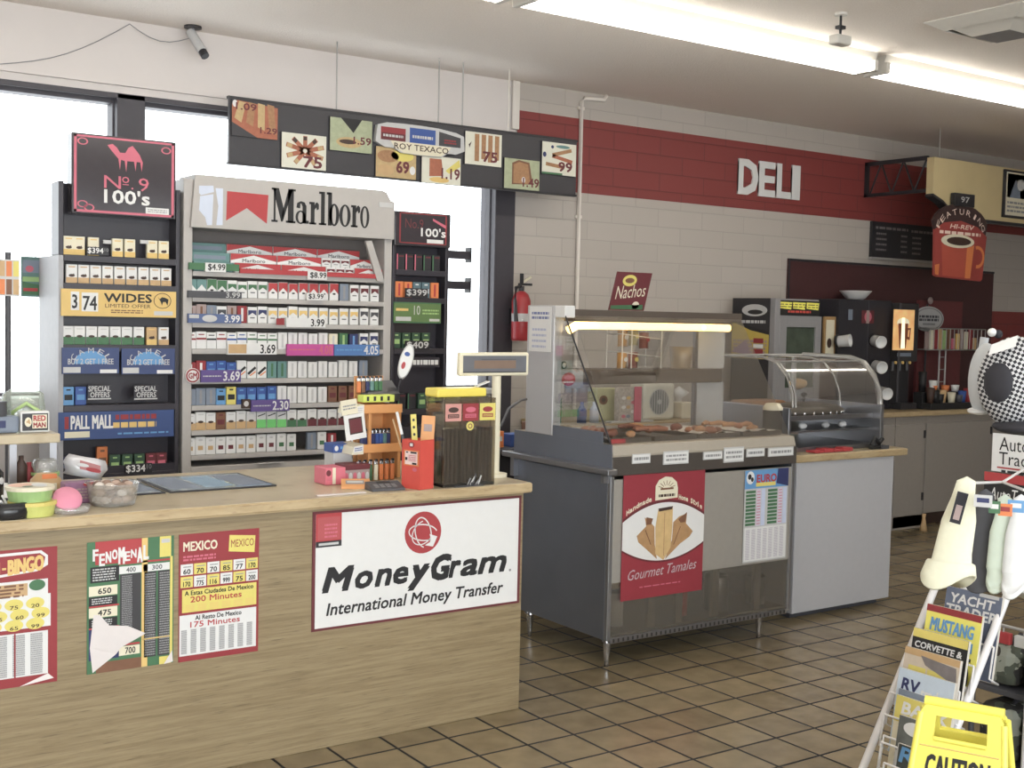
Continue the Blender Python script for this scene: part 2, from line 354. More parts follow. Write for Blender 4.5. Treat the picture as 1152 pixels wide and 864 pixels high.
# DELI letters
for ch, a, b_ in (('D', 834, 853), ('E', 857, 872), ('L', 877, 890), ('I', 894, 900)):
    bsh = .032
    x0, x1, z0, z1 = rectY(a, 181+(a-834)*.13, b_, 218+(b_-834)*.07, YB-.03)
    vs, fs = text_geo(ch, .022, 0); m = MB()
    z0, z1 = 2.478, 2.712
    n = len(vs); ed = {}
    for f in fs:
        for i in range(len(f)):
            e = (f[i], f[(i+1) % len(f)]); k = tuple(sorted(e)); ed[k] = None if k in ed else e
    for j, (dx, dz) in enumerate(((0, 0), (.02, 0), (0, .02), (.02, .02), (.01, .01))):
        P_ = lambda x, y, yy: (x0-.01+dx+(x1-x0)*x, yy, z0-.01+dz+(z1-z0)*y)
        m.add([P_(x, y, YB-.018-.0002*j) for x, y in vs], fs, white)
        m.add([P_(x, y, yy) for yy in (YB-.018-.0002*j, YB-.0045) for x, y in vs], [(e[1], e[0], e[0]+n, e[1]+n) for e in ed.values() if e], white)
    tag(m.build('sign_letter'), 'white raised capital letter %s on the red wall stripe' % ch, 'letter', 'letters of the word on the red stripe')
# ceiling fluorescent line
tube_m = mat('lit_tube', (255, 250, 238), noise=0, emit=11)
housing = mat('white_enamel', (205, 200, 190), rough=.4, noise=.03)
LY = 4.42
for i, (a, b_) in enumerate(((.60, 2.99), (3.06, 5.36), (5.43, 7.80))):
    t = thing('ceiling_light', ((a+b_)/2, LY, CEIL), ['lit fluorescent strip at the top edge, leftmost of the line', 'lit long fluorescent strip light, middle of the ceiling line', 'lit fluorescent strip on the ceiling, rightmost of the line'][i], 'light', 'fluorescent strips in one line on the ceiling')
    MB().prismx([(LY-.075, CEIL), (LY+.075, CEIL), (LY+.06, CEIL-.045), (LY-.06, CEIL-.045)], a, b_, housing).build('housing', t)
    for dy in (-.055, .05):
        MB().tube([(a+.03, LY+dy, CEIL-.075), (a+.05, LY+dy, CEIL-.075), (b_-.05, LY+dy, CEIL-.075), (b_-.03, LY+dy, CEIL-.075)], .024, tube_m, 10).build('lamp_tube', t)
    for x in (a, b_-.03): MB().box(x, x+.03, LY-.08, LY+.08, CEIL-.1, CEIL-.04, housing, .004).build('end_cap', t)
# bright strips further back in the shop (out of frame, same ceiling fixtures)
for i, (yy, a, b_) in enumerate(((1.4, -.8, 1.6), (1.4, 1.7, 4.1), (1.4, 4.2, 6.6))):
    t = thing('ceiling_light', ((a+b_)/2, yy, CEIL), 'lit fluorescent strip over the shop floor, %s of the second line' % ('left', 'middle', 'right')[i], 'light', 'fluorescent strips of the second ceiling line')
    MB().box(a, b_, yy-.075, yy+.075, CEIL-.045, CEIL, housing).build('housing', t)
    for dy in (-.05, .05): MB().tube([(a+.03, yy+dy, CEIL-.075), (b_-.03, yy+dy, CEIL-.075)], .022, tube_m, 10).build('lamp_tube', t)
# ceiling diffuser
a = [atZ(*q, CEIL-.05) for q in ((1058, 26), (1143, 8), (1165, 16), (1078, 36))]
cx, cy = 5.25, 3.52
t = thing('ceiling_vent', (cx, cy, CEIL), 'square white ceiling air vent with angled vanes at upper right', 'vent')
for k, (s_, zz) in enumerate(((.26, .0), (.17, .03))):
    mm = MB()
    for q in range(4):
        R = Matrix.Translation((cx, cy, 0)) @ Matrix.Rotation(q*math.pi/2, 4, 'Z'); mm.M = R
        mm.add([(-s_, -s_, CEIL-.005-zz), (s_, -s_, CEIL-.005-zz), (s_-.07, -s_+.07, CEIL-.045-zz), (-s_+.07, -s_+.07, CEIL-.045-zz), (-s_, -s_, CEIL-zz), (s_, -s_, CEIL-zz), (s_-.07, -s_+.07, CEIL-.04-zz), (-s_+.07, -s_+.07, CEIL-.04-zz)], [(0, 1, 2, 3), (4, 7, 6, 5), (0, 4, 5, 1), (3, 2, 6, 7)], housing)
    mm.M = None
    mm.build('vane_ring', t)
MB().box(cx-.1, cx+.1, cy-.1, cy+.1, CEIL-.075, CEIL-.068, grey).box(cx-.02, cx+.02, cy-.02, cy+.02, CEIL-.068, CEIL, grey).build('centre_plate', t)
# small bracket hung at the strip joint
p = atZ(945, 46, CEIL-.13)
t = thing('ceiling_bracket', (p.x, p.y, CEIL), 'small white swivel bracket with dark clamps hanging before the strip light', 'bracket')
MB().cyl((p.x, p.y, CEIL-.012), .03, .012, housing).build('mount', t)
MB().tube([(p.x, p.y, CEIL-.01), (p.x, p.y, CEIL-.11)], .006, blackp).box(p.x-.02, p.x+.02, p.y-.015, p.y+.015, CEIL-.075, CEIL-.06, blackp).build('stem', t)
MB().box(p.x-.05, p.x+.05, p.y-.03, p.y+.03, CEIL-.15, CEIL-.105, housing, .008).build('head', t)
# security camera
p = atY(217, 36, 6.2)
t = thing('security_camera', (p.x, 6.2, CEIL), 'small grey security camera on a ceiling mount above the windows', 'camera')
MB().cyl((p.x, 6.2, CEIL-.012), .045, .012, blackp).build('mount', t)
MB().tube([(p.x, 6.2, CEIL-.01), (p.x, 6.2, CEIL-.06)], .01, grey).build('bracket_arm', t)
d = V((.25, -.55, -.75)).normalized(); q = V((p.x, 6.2, CEIL-.05))
MB().tube([q-d*.03, q+d*.11], .025, lgrey, 12).build('camera_body', t)
MB().tube([q+d*.11, q+d*.145], .022, blackp, 12).build('lens', t)
cab = []
a0 = atY(0, 72, YB-.01); a1 = atY(146, 27, YB-.01)
for k in range(9): f = k/8; cab.append((a0.x+(a1.x-a0.x)*f, YB-.01, a0.z+(a1.z-a0.z)*f-.05*math.sin(math.pi*f)))
for k in range(1, 7): f = k/6; cab.append((a1.x+(p.x-.02-a1.x)*f, YB-.01-.09*f, a1.z+(2.955-a1.z)*f-.05*math.sin(math.pi*f)))
MB().tube(cab, .0025, grey, 6).build('cable', t)
# ================================================================ HANGING MENU BOARD
bx0, bx1, bz0, bz1, BY = 2.336, 4.588, 2.31, 2.643, 6.0
t = thing('menu_board', ((bx0+bx1)/2, BY, bz0), 'long dark hanging menu board with snack photos and a shop badge', 'menu board')
boardm = mat('charcoal_board', (52, 50, 56), rough=.4, noise=.06)
m = MB().box(bx0, bx1, BY, BY+.02, bz0, bz1, boardm); m.box(bx0-.006, bx1+.006, BY-.004, BY+.024, bz1-.006, bz1+.008, blackp).box(bx0-.006, bx1+.006, BY-.004, BY+.024, bz0-.008, bz0+.004, blackp)
m.build('board', t)
for px in (381, 496, 523, 575):
    x = atY(px, 140, BY).x; MB().tube([(x, BY+.03, bz0+.1 if px == 575 else bz1-.02), (x, BY+.03, CEIL)], .004, wire if px != 575 else paintw, 6).build('hanging_rod', t)
pale = mat('pale_photo', (216, 214, 196), noise=.06); ggrn = mat('salad_green', (164, 172, 136), noise=.25, scale=40); crust = mat('crust_brown', (166, 118, 72), noise=.3, scale=60)
tort = mat('tortilla', (190, 160, 104), noise=.2, scale=50); sausage = mat('sausage', (170, 92, 58), noise=.2, scale=60)
def photo(px0, py0, px1, py1, fn, label):
    x0, x1, z0, z1 = rectY(px0, py0, px1, py1, BY)
    m = MB().box(x0, x1, BY-.012, BY-.001, z0, z1, blackp); c = Cv.Y(m, x0, x1, z0, z1, BY-.012); fn(c); o = m.build('photo_card', t); o['label'] = label
def ph1(c):
    c.rect(0, 0, 1, 1, boardm); c.poly([(0, .12), (0, .62), (.55, 1), (.98, 1), (.98, .1), (.1, 0)], sausage, 1.5)
    for k in range(4): c.poly([(.05+.25*k, .5+.1*k), (.2+.25*k, .62+.08*k), (.3+.2*k, .05), (.15+.2*k, .02)], tort if k % 2 == 0 else crust, 2)
    c.text('1.09', .08, .06, .52, .26, maroon, 3, .03).text('1.29', .6, .68, .97, .86, maroon, 3, .03).ell(.06, .1, .05, .1, white, 3)
def ph2(c):
    c.rect(.01, .01, .99, .99, pale)
    for a in (20, 55, 90, 128, 160, 205, 240, 300, 335):
        r = math.radians(a); c.line([(.52+.05*math.cos(r), .48-.05*math.sin(r)), (.52+.44*math.cos(r), .48-.42*math.sin(r))], .024, sausage, 2); c.line([(.52+.3*math.cos(r), .48-.3*math.sin(r)), (.52+.42*math.cos(r), .48-.4*math.sin(r))], .02, dbrown if 40 < a < 140 else tort, 2.5)
    c.text('75', .48, .62, .9, .95, maroon, 3, .04)
def ph3(c):
    c.rect(.01, .01, .99, .99, ggrn); c.poly([(.25, 0), (.75, 0), (.55, .42)], black, 1.5).ell(.45, .72, .3, .16, tort, 2).ell(.42, .7, .2, .07, dbrown, 2.5).text('1.59', .55, .52, .97, .75, maroon, 3, .03)
def ph4(c):
    c.rect(.01, .01, .99, .99, tort).ell(.3, .3, .26, .2, crust, 2).ell(.65, .25, .28, .18, yellow, 2).ell(.25, .75, .2, .18, tan, 2).text('69', .5, .42, .82, .82, maroon, 3, .04).ell(.9, .7, .07, .14, white, 3)
def ph5(c):
    c.rect(.01, .01, .99, .99, pale).poly([(.2, .1), (.5, .1), (.55, .7), (.2, .75)], sausage, 2).poly([(.6, .5), (.95, .05), (.98, .3), (.7, .6)], yellow, 2).ell(.45, .85, .25, .1, gold, 2).text('1.19', .5, .4, .97, .8, maroon, 3, .03)
def ph6(c):
    c.rect(.01, .01, .99, .99, pale)
    for k in range(4): c.rect(.26+.18*k, .06, .38+.18*k, .88-.08*(k % 2), crust, 2)
    c.text('75', .48, .56, .88, .88, maroon, 3, .04).poly([(.1, .4), (.18, .3), (.12, .5)], dbrown, 2)
def ph7(c):
    c.rect(.01, .01, .99, .99, ggrn).poly([(.22, .85), (.22, .15), (.4, .04), (.7, .1), (.8, .8)], brown, 2).poly([(.26, .8), (.26, .2), (.42, .1), (.66, .16), (.74, .8)], crust, 2.5).text('1.49', .52, .6, .98, .9, maroon, 3, .03).ell(.54, .68, .05, .1, white, 3)
def ph8(c):
    c.rect(.01, .01, .99, .99, pale).line([(.3, .4), (.85, .2)], .022, crust, 2).line([(.3, .42), (.88, .56)], .022, sausage, 2).line([(.12, .68), (.6, .74)], .022, crust, 2).ell(.08, .4, .05, .08, navy, 2).ell(.3, .15, .04, .05, navy, 2).ell(.6, .12, .2, .05, teal, 2).text('99', .48, .58, .88, .88, maroon, 3, .04).rect(.01, .93, .6, .99, green, 2)
for a in ((260, 112, 312, 158, ph1, 'photo of wrapped snacks marked 1.09'), (315.5, 148, 366, 193, ph2, 'photo of a star of brown fried sticks marked 75'), (370, 131, 417.5, 174, ph3, 'photo of a green salad pocket marked 1.59'), (421.5, 164, 467, 203, ph4, 'photo of golden snacks marked 69'), (473, 174, 517, 209.5, ph5, 'photo of fried strips marked 1.19'),
          (522, 147, 563, 189, ph6, 'photo of four brown sticks marked 75'), (566, 177, 605.5, 215.5, ph7, 'photo of a brown wrap on green marked 1.49'), (608.5, 158.5, 646.5, 199.5, ph8, 'photo of zigzag sticks marked 99')): photo(*a)
x0, x1, z0, z1 = rectY(420, 136, 519.5, 178.5, BY); z0 -= .012
def sh(pts): return [(x0+(x1-x0)*u, z1-(z1-z0)*v) for u, v in pts]
m = MB(); out = [(.02, .12), (.12, .02), (.3, 0), (.5, .0), (.7, .02), (.9, .1), (.99, .2), (1, .7), (.9, .84), (.8, .84), (.74, .98), (.5, 1), (.28, .98), (.2, .84), (.1, .84), (0, .68)]
m.prism(sh(out), BY-.03, BY-.001, lgrey); c = Cv.Y(m, x0, x1, z0, z1, BY-.03)
c.rect(.055, .17, .325, .6, dred).rect(.37, .1, .66, .6, blue).poly([(.7, .12), (.7, .6), (.95, .6), (.95, .26)], boardm).rect(.06, .36, .325, .6, maroon, 1.5)
c.poly([(.16, .6), (.2, .8), (.3, .97), (.5, .99), (.72, .97), (.8, .8), (.84, .62)], cream, 1.6).text('ROY TEXACO', .2, .66, .81, .86, dbrown, 3, .015)
c.dash(.08, .4, .3, .5, 1, lgrey, 2, .8, 3).dash(.4, .33, .63, .45, 1, lgrey, 2, .8, 4).dash(.76, .35, .9, .52, 2, dred, 2, .6, 5)
m.build('badge', t)['label'] = 'grey hexagonal badge with red, blue and black fields over a cream name plate'
# ================================================================ CIGARETTE RACKS
RY = 5.6
PW, PD, PH = .0485, .022, .083
PK = {  # code: (base, style, colour, description)
 'c': (cream, 'camel', gold, 'cream pack'), 'W': (white, 'camel', tan, 'white tan-based pack'), 'G': (white, 'low', green, 'white green-based pack'), 'T': (tan, 'camel', gold, 'tan pack'),
 't': (teal, 'chev', white, 'teal pack'), 'g': (white, 'chevtop', green, 'white green-chevron pack'), 'h': (white, 'topbox', green, 'white green-topped pack'), 'r': (white, 'chevtop', red, 'white red-chevron pack'), 'R': (white, 'topbox', maroon, 'white maroon-topped pack'),
 's': (bluegrey, 'plain', grey, 'blue-grey pack'), 'm': (mauve, 'plain', brown, 'mauve pack'), 'b': (white, 'topbox', navy, 'white navy-topped pack'), 'o': (white, 'topbox', gold, 'white gold-topped pack'), 'k': (white, 'topbox', darkgrey, 'white grey-topped pack'),
 'w': (white, 'band', dred, 'white red-banded pack'), 'B': (white, 'band', blue, 'white blue-banded pack'), 'K': (white, 'band', black, 'white black-banded pack'), 'n': (white, 'band', green, 'white green-banded pack'),
 'p': (white, 'plain', lgrey, 'plain white pack'), 'P': (cream, 'plain', lgrey, 'plain cream pack'), 'v': (navy, 'plain', lblue, 'navy pack'), 'e': (green, 'plain', lgreen, 'green pack'), 'd': (dred, 'plain', white, 'red pack'), 'u': (blue, 'box', lblue, 'blue pack'),
 'x': (white, 'diag', black, 'white diagonal-stripe pack'), 'q': (teal, 'plain', green, 'dull teal pack'), 'a': (lblue, 'box', black, 'aqua pack'), 'y': (yellow, 'box', black, 'yellow pack'), 'f': (brown, 'box', maroon, 'brown pack'), 'l': (white, 'low', tan, 'white tan-bottomed pack'),
 'L': (white, 'lowbig', green, 'white bright-green-bottomed pack'), 'M': (white, 'low', maroon, 'white maroon-bottomed pack'), 'i': (white, 'dot', tan, 'white gold-label pack'), 'j': (white, 'dot', maroon, 'white maroon-label pack'), 'z': (white, 'dot', green, 'white green-label pack'), 'O': (orange, 'box', brown, 'tall orange pack'),
 'E': (mat('dark_green_print', (44, 78, 56)), 'box', lgreen, 'dark green pack'), 'D': (maroon, 'box', pink, 'dark red pack'), 'N': (mat('midnight_print', (46, 50, 92)), 'box', bluegrey, 'dark blue pack'), 'S': (blackp, 'spine', pink, 'black pink-edged pack'), 'Z': (blackp, 'spine', green, 'black green-edged pack'), 'Q': (orange, 'plain', red, 'orange pack'), 'U': (mat('dusk_teal', (84, 112, 122)), 'box', white, 'grey-teal pack')}
_pm = {}
def pack_mesh(code, h=PH, wd=PW):
    k = (code, h, wd)
    if k in _pm: return _pm[k]
    base, st, c2, _ = PK[code]; m = MB().box(-wd/2, wd/2, 0, PD, 0, h, base, .0015); c = Cv.Y(m, -wd/2, wd/2, 0, h, 0)
    if st == 'chev': c.poly([(0, .62), (.5, .3), (1, .62), (1, .98), (0, .98)], c2)
    elif st == 'chevtop': c.rect(.02, .02, .98, .28, c2).poly([(.02, .28), (.98, .28), (.98, .62), (.5, .34), (.02, .62)], c2).ell(.5, .62, .18, .05, black, 2)
    elif st == 'topbox': c.rect(.06, .2, .94, .52, c2).poly([(.06, .54), (.5, .36), (.94, .54)], white, 2).rect(.25, .64, .75, .7, darkgrey, 2)
    elif st == 'camel': c.rect(0, .7, 1, 1, c2).ell(.5, .6, .28, .08, dbrown, 2).rect(.62, .5, .72, .6, dbrown, 2).rect(.2, .1, .8, .16, c2, 2)
    elif st == 'low': c.rect(0, .58, 1, 1, c2).ell(.5, .55, .28, .07, dbrown, 2).rect(.2, .12, .8, .17, lgrey, 2)
    elif st == 'lowbig': c.rect(0, .5, 1, 1, mat('bright_green', (96, 200, 96))).line([(.1, .3), (.9, .15)], .005, black, 2)
    elif st == 'band': c.rect(0, .36, 1, .47, c2).rect(.2, .14, .8, .2, c2, 2)
    elif st == 'box': c.rect(.14, .42, .86, .72, c2).rect(.3, .12, .7, .2, c2)
    elif st == 'diag': c.line([(.1, .75), (.9, .35)], .012, c2).line([(.3, .85), (.9, .6)], .006, orange)
    elif st == 'dot': c.rect(.24, .5, .76, .74, c2).ell(.5, .18, .22, .06, lgrey, 2)
    elif st == 'spine': c.rect(.02, 0, .16, 1, c2).rect(.3, .1, .9, .2, maroon)
    else: c.rect(.38, .12, .62, .9, c2 if c2 is not lgrey else lgrey)
    _pm[k] = m.mesh('cigarette_pack'); return _pm[k]
def packs(codes, xs, z, y, row, rack, group, hs=None):
    n = len([c for c in codes if c != ' ']); i = 0
    for k, (c, x) in enumerate(zip(codes, xs)):
        if c == ' ': continue
        o = bpy.data.objects.new('cigarette_pack', pack_mesh(c, (hs or {}).get(k, PH))); C.objects.link(o); o.location = (x, y, z)
        tag(o, '%s, %s on %s of the %s' % (PK[c][3], place(i, n), row, rack), 'cigarettes', group); i += 1
rackblk = mat('rack_black', (46, 42, 52), rough=.35, noise=.08)
# ---- tall black rack at left
X0, X1 = 1.391, 1.944; RD = .36
t = thing('cigarette_rack', ((X0+X1)/2, RY+RD/2, 0), 'tall black cigarette rack under a dark pink-edged header, left of the silver rack', 'display rack')
m = MB().box(X0, X0+.022, RY, RY+RD, 0, 1.78, mat('side_grey', (164, 164, 168)), .003).box(X0, X0+.022, RY, RY+.13, 1.78, 2.109, rackblk, .003).box(X1-.02, X1, RY, RY+.13, 0, 2.109, rackblk, .003)
m.build('side_panel', t)
MB().box(X0+.022, X1-.02, RY+.1, RY+RD, 0, 1.78, rackblk).box(X0+.022, X1-.02, RY+.1, RY+.13, 1.78, 2.109, rackblk).build('back_panel', t)
MB().box(X0+.022, X1-.02, RY, RY+.1, 0, .82, rackblk).build('base', t)
hx0, hx1, hz0, hz1 = 1.442, 1.915, 1.969, 2.326
o = MB().box(hx0, hx1, RY-.02, RY+.06, hz0, hz1, mat('dark_glossy_header', (58, 52, 58), rough=.12, noise=.1), .004).build('header_sign', t)
m = MB(); c = Cv.Y(m, hx0, hx1, hz0, hz1, RY-.02)
for q in ((.02, .02, .98, .045), (.02, .95, .98, .98), (.02, .02, .045, .98), (.955, .02, .98, .98)): c.rect(*q, pink)
c.text('N', .3, .5, .46, .66, pink, 2, .0).text('o', .47, .5, .54, .58, pink, 2, .0).rect(.475, .595, .535, .605, pink, 2).text('.', .56, .63, .58, .655, pink, 2).text('9', .63, .5, .73, .67, pink, 2, .0)
c.text("100's", .3, .67, .74, .85, white, 3, .03).rect(.7, .87, .93, .95, white, 3).dash(.72, .885, .91, .935, 2, grey, 4)
c.poly([(.33, .12), (.38, .1), (.42, .14), (.45, .2), (.5, .2), (.53, .13), (.57, .1), (.61, .16), (.64, .21), (.67, .3), (.66, .42), (.645, .3), (.61, .3), (.6, .42), (.585, .3), (.52, .3), (.51, .44), (.495, .3), (.46, .29), (.45, .42), (.435, .28), (.4, .23), (.36, .17)], pink, 2)
for a, b in ((.1, .1), (.1, .88), (.16, .92), (.9, .12)): c.ring(a, b, .05, .045, .3, pink, 2)
m.build('lettering', o)
def zrow(px, py): return atY(px, py, RY).z
XS = lambda p: [atY(q, 320, RY).x for q in p]
rk = 'tall black rack'; gp = 'packs on the left black rack'
rows = [(289, [78, 90, 106, 133, 147, 172, 185], 'ccccccc', 'top shelf'), (320, [81.5, 95, 108.5, 122, 135.5, 149, 162.5, 175.5, 188], 'WWWWWWWWW', 'second shelf'),
        (388, [77.5, 90.5, 104, 117.5, 131, 144, 157.5, 172, 185.5], 'GGGGGGGTW', 'third shelf'), (455, [78, 92], 'au', 'fourth shelf'), (532, [77, 88, 131, 145, 159, 172, 184], 'NNEEEDD', 'lowest shelf')]
for py, pxs, codes, rn in rows:
    z = zrow(135, py); MB().box(X0+.022, X1-.02, RY-.004, RY+.1, z-.03, z, rackblk, .002).build('shelf', t)
    packs(codes, XS(pxs), z+.0005, RY+.012, rn, rk, gp)
z = zrow(135, 532); o = bpy.data.objects.new('cigarette_pack', pack_mesh('O', .12)); C.objects.link(o); o.location = (atY(118, 510, RY).x, RY+.04, z+.0005); tag(o, 'tall orange pack standing on the lowest shelf of the left black rack', 'cigarettes', gp)
def strip(px0, py0, px1, py1, base, fn, name='advert_strip', d=.008, par=None, Y=RY, label=None):
    x0, x1, z0, z1 = rectY(px0, py0, px1, py1, Y); m = MB().box(x0, x1, Y-.004-d, Y-.0041, z0, z1, base); c = Cv.Y(m, x0, x1, z0, z1, Y-.004-d); fn(c); o = m.build(name, par or t)
    if label: o['label'] = label
    return o
def f(c):
    c.rect(.08, .1, .15, .78, white).rect(.17, .12, .31, .82, white).text('3', .09, .2, .135, .72, black, 2, .02).text('74', .18, .24, .3, .78, black, 2, .02)
    c.text('WIDES', .36, .12, .78, .46, black, 2, .035).text('LIMITED OFFER', .37, .52, .77, .66, dbrown, 2, .0).dash(.42, .72, .7, .88, 2, brown, 2).ring(.875, .36, .08, .3, .08, dbrown, 2).poly([(.83, .2), (.85, .3), (.87, .22), (.9, .24), (.93, .3), (.92, .55), (.905, .4), (.88, .4), (.87, .55), (.86, .4)], black, 3).rect(.8, .76, .97, .92, lgrey, 2)
strip(68, 324.5, 197, 357.5, gold, f, label='gold sign reading 374 and WIDES')
def f(c):
    c.ell(.5, .62, .3, .5, lblue, 1, a0=0, a1=180).arc('CAMEL', .5, .62, .3, .42, .2, 150, 30, lgrey, 2, .02, .1).text('BUY 2 GET 1 FREE', .1, .42, .9, .64, lgrey, 2, .02).rect(.02, .74, .32, .96, lgrey, 2).rect(.66, .84, .96, .98, white, 2)
for q in ((69, 391, 133, 420), (136, 392, 195.5, 420.5)): strip(*q, mat('sign_blue', (52, 70, 120)), f, label='blue sign under the third shelf')
for px in (98, 150):
    strip(px, 433.5, px+26, 449.5, rackblk, lambda c: c.text('SPECIAL', .02, .05, .98, .42, lgrey, 2, .02).text('OFFERS', .1, .46, .94, .82, lgrey, 2, .02).rect(0, .88, 1, .96, lgrey, 2), label='black strip reading SPECIAL OFFERS')
def f(c):
    c.text('PALL MALL', .1, .12, .46, .62, white, 2, .03).rect(.05, .16, .085, .6, dred, 2).dash(.48, .12, .84, .32, 1, dred, 2, .9, 8).dash(.46, .4, .84, .62, 1, gold, 2, .9, 5).rect(.05, .7, .26, .92, cream, 2).dash(.5, .75, .95, .9, 1, lblue, 2, .4)
strip(65, 464, 194.5, 490.5, mat('sign_deep_blue', (44, 72, 130)), f, label='blue sign reading PALL MALL')
for q, s in (((97, 277.5, 121.5, 287.5), '$394'), ((140, 522, 170, 532), '$334')): strip(*q, blackp, lambda c: c.text(s, .03, .1, .75, .9, white, 2, .02).text('10', .8, .1, .98, .55, grey, 2), 'price_tag')
for px in (119.5, 161): strip(px-4, 270, px+5, 274.5, lgrey, lambda c: c, 'price_tag')
# poster and packet card hanging by the rack in the window
sx0 = atY(24, 290, 5.98).x; sx1 = atY(47, 290, 5.98).x; sz0 = atY(36, 334, 5.98).z; sz1 = atY(36, 289, 5.98).z
m = MB().box(sx0, sx1, 5.98, 5.99, sz0, sz1, mat('poster_teal', (88, 126, 122), noise=.2)); c = Cv.Y(m, sx0, sx1, sz0, sz1, 5.98); c.rect(.06, .08, .94, .4, bluegrey).rect(.06, .5, .94, .62, lgreen).poly([(.06, .62), (.94, .7), (.94, .95), (.06, .95)], green).ell(.4, .3, .2, .08, pink, 2).rect(.1, .78, .8, .86, red, 2).line([(.3, 0), (.3, -.3)], .003, darkgrey, .1).line([(.7, 0), (.7, -.3)], .003, darkgrey, .1)
tag(m.build('window_poster'), 'green and blue card hanging in the window left of the tall black rack', 'poster')
m = MB(); ax0, ax1 = atY(-2, 290, 5.2).x, atY(22, 290, 5.2).x; az0, az1 = atY(10, 333, 5.2).z, atY(10, 292, 5.2).z
t = thing('packet_stand', ((ax0+ax1)/2, 5.2, .905), 'slim stand of orange and yellow packets before the left window', 'display stand')
cxm = (ax0+ax1)/2
MB().tube([(cxm, 5.22, 0), (cxm, 5.22, az1+.03)], .012, darkgrey).cyl((cxm, 5.22, 0), .15, .02, blackp).build('pole', t)
m = MB().box(ax0-.01, ax1, 5.2, 5.212, az0, az1, lgrey)
for k in range(6): 
    c = Cv.Y(m, ax0, ax1, az0, az1, 5.2); c.rect(.04+.33*(k % 3), .04+.5*(k//3), .31+.33*(k % 3), .46+.5*(k//3), [tan, orange, yellow, orange, brown, tan][k])
m.build('packet_card', t)
# ---- silver rack
X0, X1 = 1.958, 3.078; silver = mat('silver_rack', (176, 171, 167), rough=.4, noise=.04); backm = mat('rack_back', (104, 96, 92), noise=.06)
t = thing('cigarette_rack', ((X0+X1)/2, RY+RD/2, 0), 'wide silver cigarette rack with a red chevron header, full of packs', 'display rack')
T2 = 2.165
MB().box(X0, X0+.045, RY-.006, RY+RD, 0, T2, silver, .005).build('side_panel', t); MB().box(X1-.045, X1, RY-.006, RY+RD, 0, T2-.06, silver, .005).build('side_panel', t)
MB().box(X0+.045, X1-.045, RY+.2, RY+RD, 0, T2-.02, backm).build('back_panel', t)
zb1 = atY(220, 525, RY).z; MB().box(X0+.045, X1-.045, RY, RY+.2, 0, zb1, silver, .004).build('base', t)
a, b, _, _ = rectY(217, 197, 436, 225, RY)
hz0, hz1 = 1.938, 2.186; hx0, hx1 = 1.985, 3.062
m = MB().prism([(hx0, hz0), (hx1+.012, hz0), (hx1+.012, hz1-.055), (hx1-.01, hz1-.05), (hx1-.035, hz1-.01), (hx1-.06, hz1), (hx0+.02, hz1)], RY-.03, RY+.19, silver)
hd = m.build('header_sign', t)
m = MB(); c = Cv.Y(m, hx0, hx1, hz0, hz1, RY-.03)
def H(pts):    # crop pixels (zoom of 190..450 x 180..370) to header u,v
    r = []
    for x, y in pts:
        p = atY(190+x*.2257, 180+y*.2257, RY-.03); r.append(((p.x-hx0)/(hx1-hx0), (hz1-p.z)/(hz1-hz0)))
    return r
c.poly(H([(290, 155), (285, 302), (388, 240)]), red).poly(H([(290, 155), (388, 240), (496, 175)]), red).poly(H([(496, 175), (388, 240), (488, 318)]), red)
pbl = mat('pale_blue_print', (196, 206, 226), noise=.05)
c.poly(H([(150, 128), (222, 128), (225, 160), (160, 175), (150, 165)]), pbl).poly(H([(155, 180), (222, 170), (215, 325), (190, 325), (180, 285), (150, 250)]), pbl).poly(H([(232, 140), (270, 142), (268, 325), (236, 325), (246, 230)]), pbl)
(u0, v1), = H([(512, 335)]); (u1, _), = H([(994, 335)]); (_, v0), = H([(512, 172)])
x = u0; tt = H([(512, 176), (625, 182), (512, 333), (994, 362), (994, 245)])
mt = MB(); c2 = Cv.Y(mt, hx0, hx1, hz0, hz1, RY-.03)
base_v, cap_v = .80, .13
for ch, a_, b_, top in (('M', 512, 628, .13), ('a', 632, 694, .42), ('r', 700, 744, .42), ('l', 748, 782, .13), ('b', 786, 846, .13), ('o', 850, 903, .42), ('r', 908, 950, .42), ('o', 954, 996, .42)):
    ua = H([(a_, 330)])[0][0]; ub = H([(b_, 330)])[0][0]; c2.slab(ch, ua-.002, cap_v, ub+.002, base_v, black, 2)
    continue
    if ch in 'Mrlb':
        for uu in ([ua+.008] if ch in 'rl' else [ua+.01, ub-.01] if ch == 'M' else []): c2.rect(uu-.016, base_v-.045, uu+.022, base_v, black, 2.2)
        c2.rect(ua-.01, top, ua+.02, top+.05, black, 2.2)
        if ch == 'M': c2.rect(ub-.02, top, ub+.008, top+.05, black, 2.2)
m.build('emblem', hd)['label'] = 'red chevron roof shape with pale blue figures'; mt.build('lettering', hd)
MB().box(hx1-.08, hx1-.0, RY-.033, RY-.0301, hz1-.085, hz1-.06, lgrey).build('warning_label', hd)
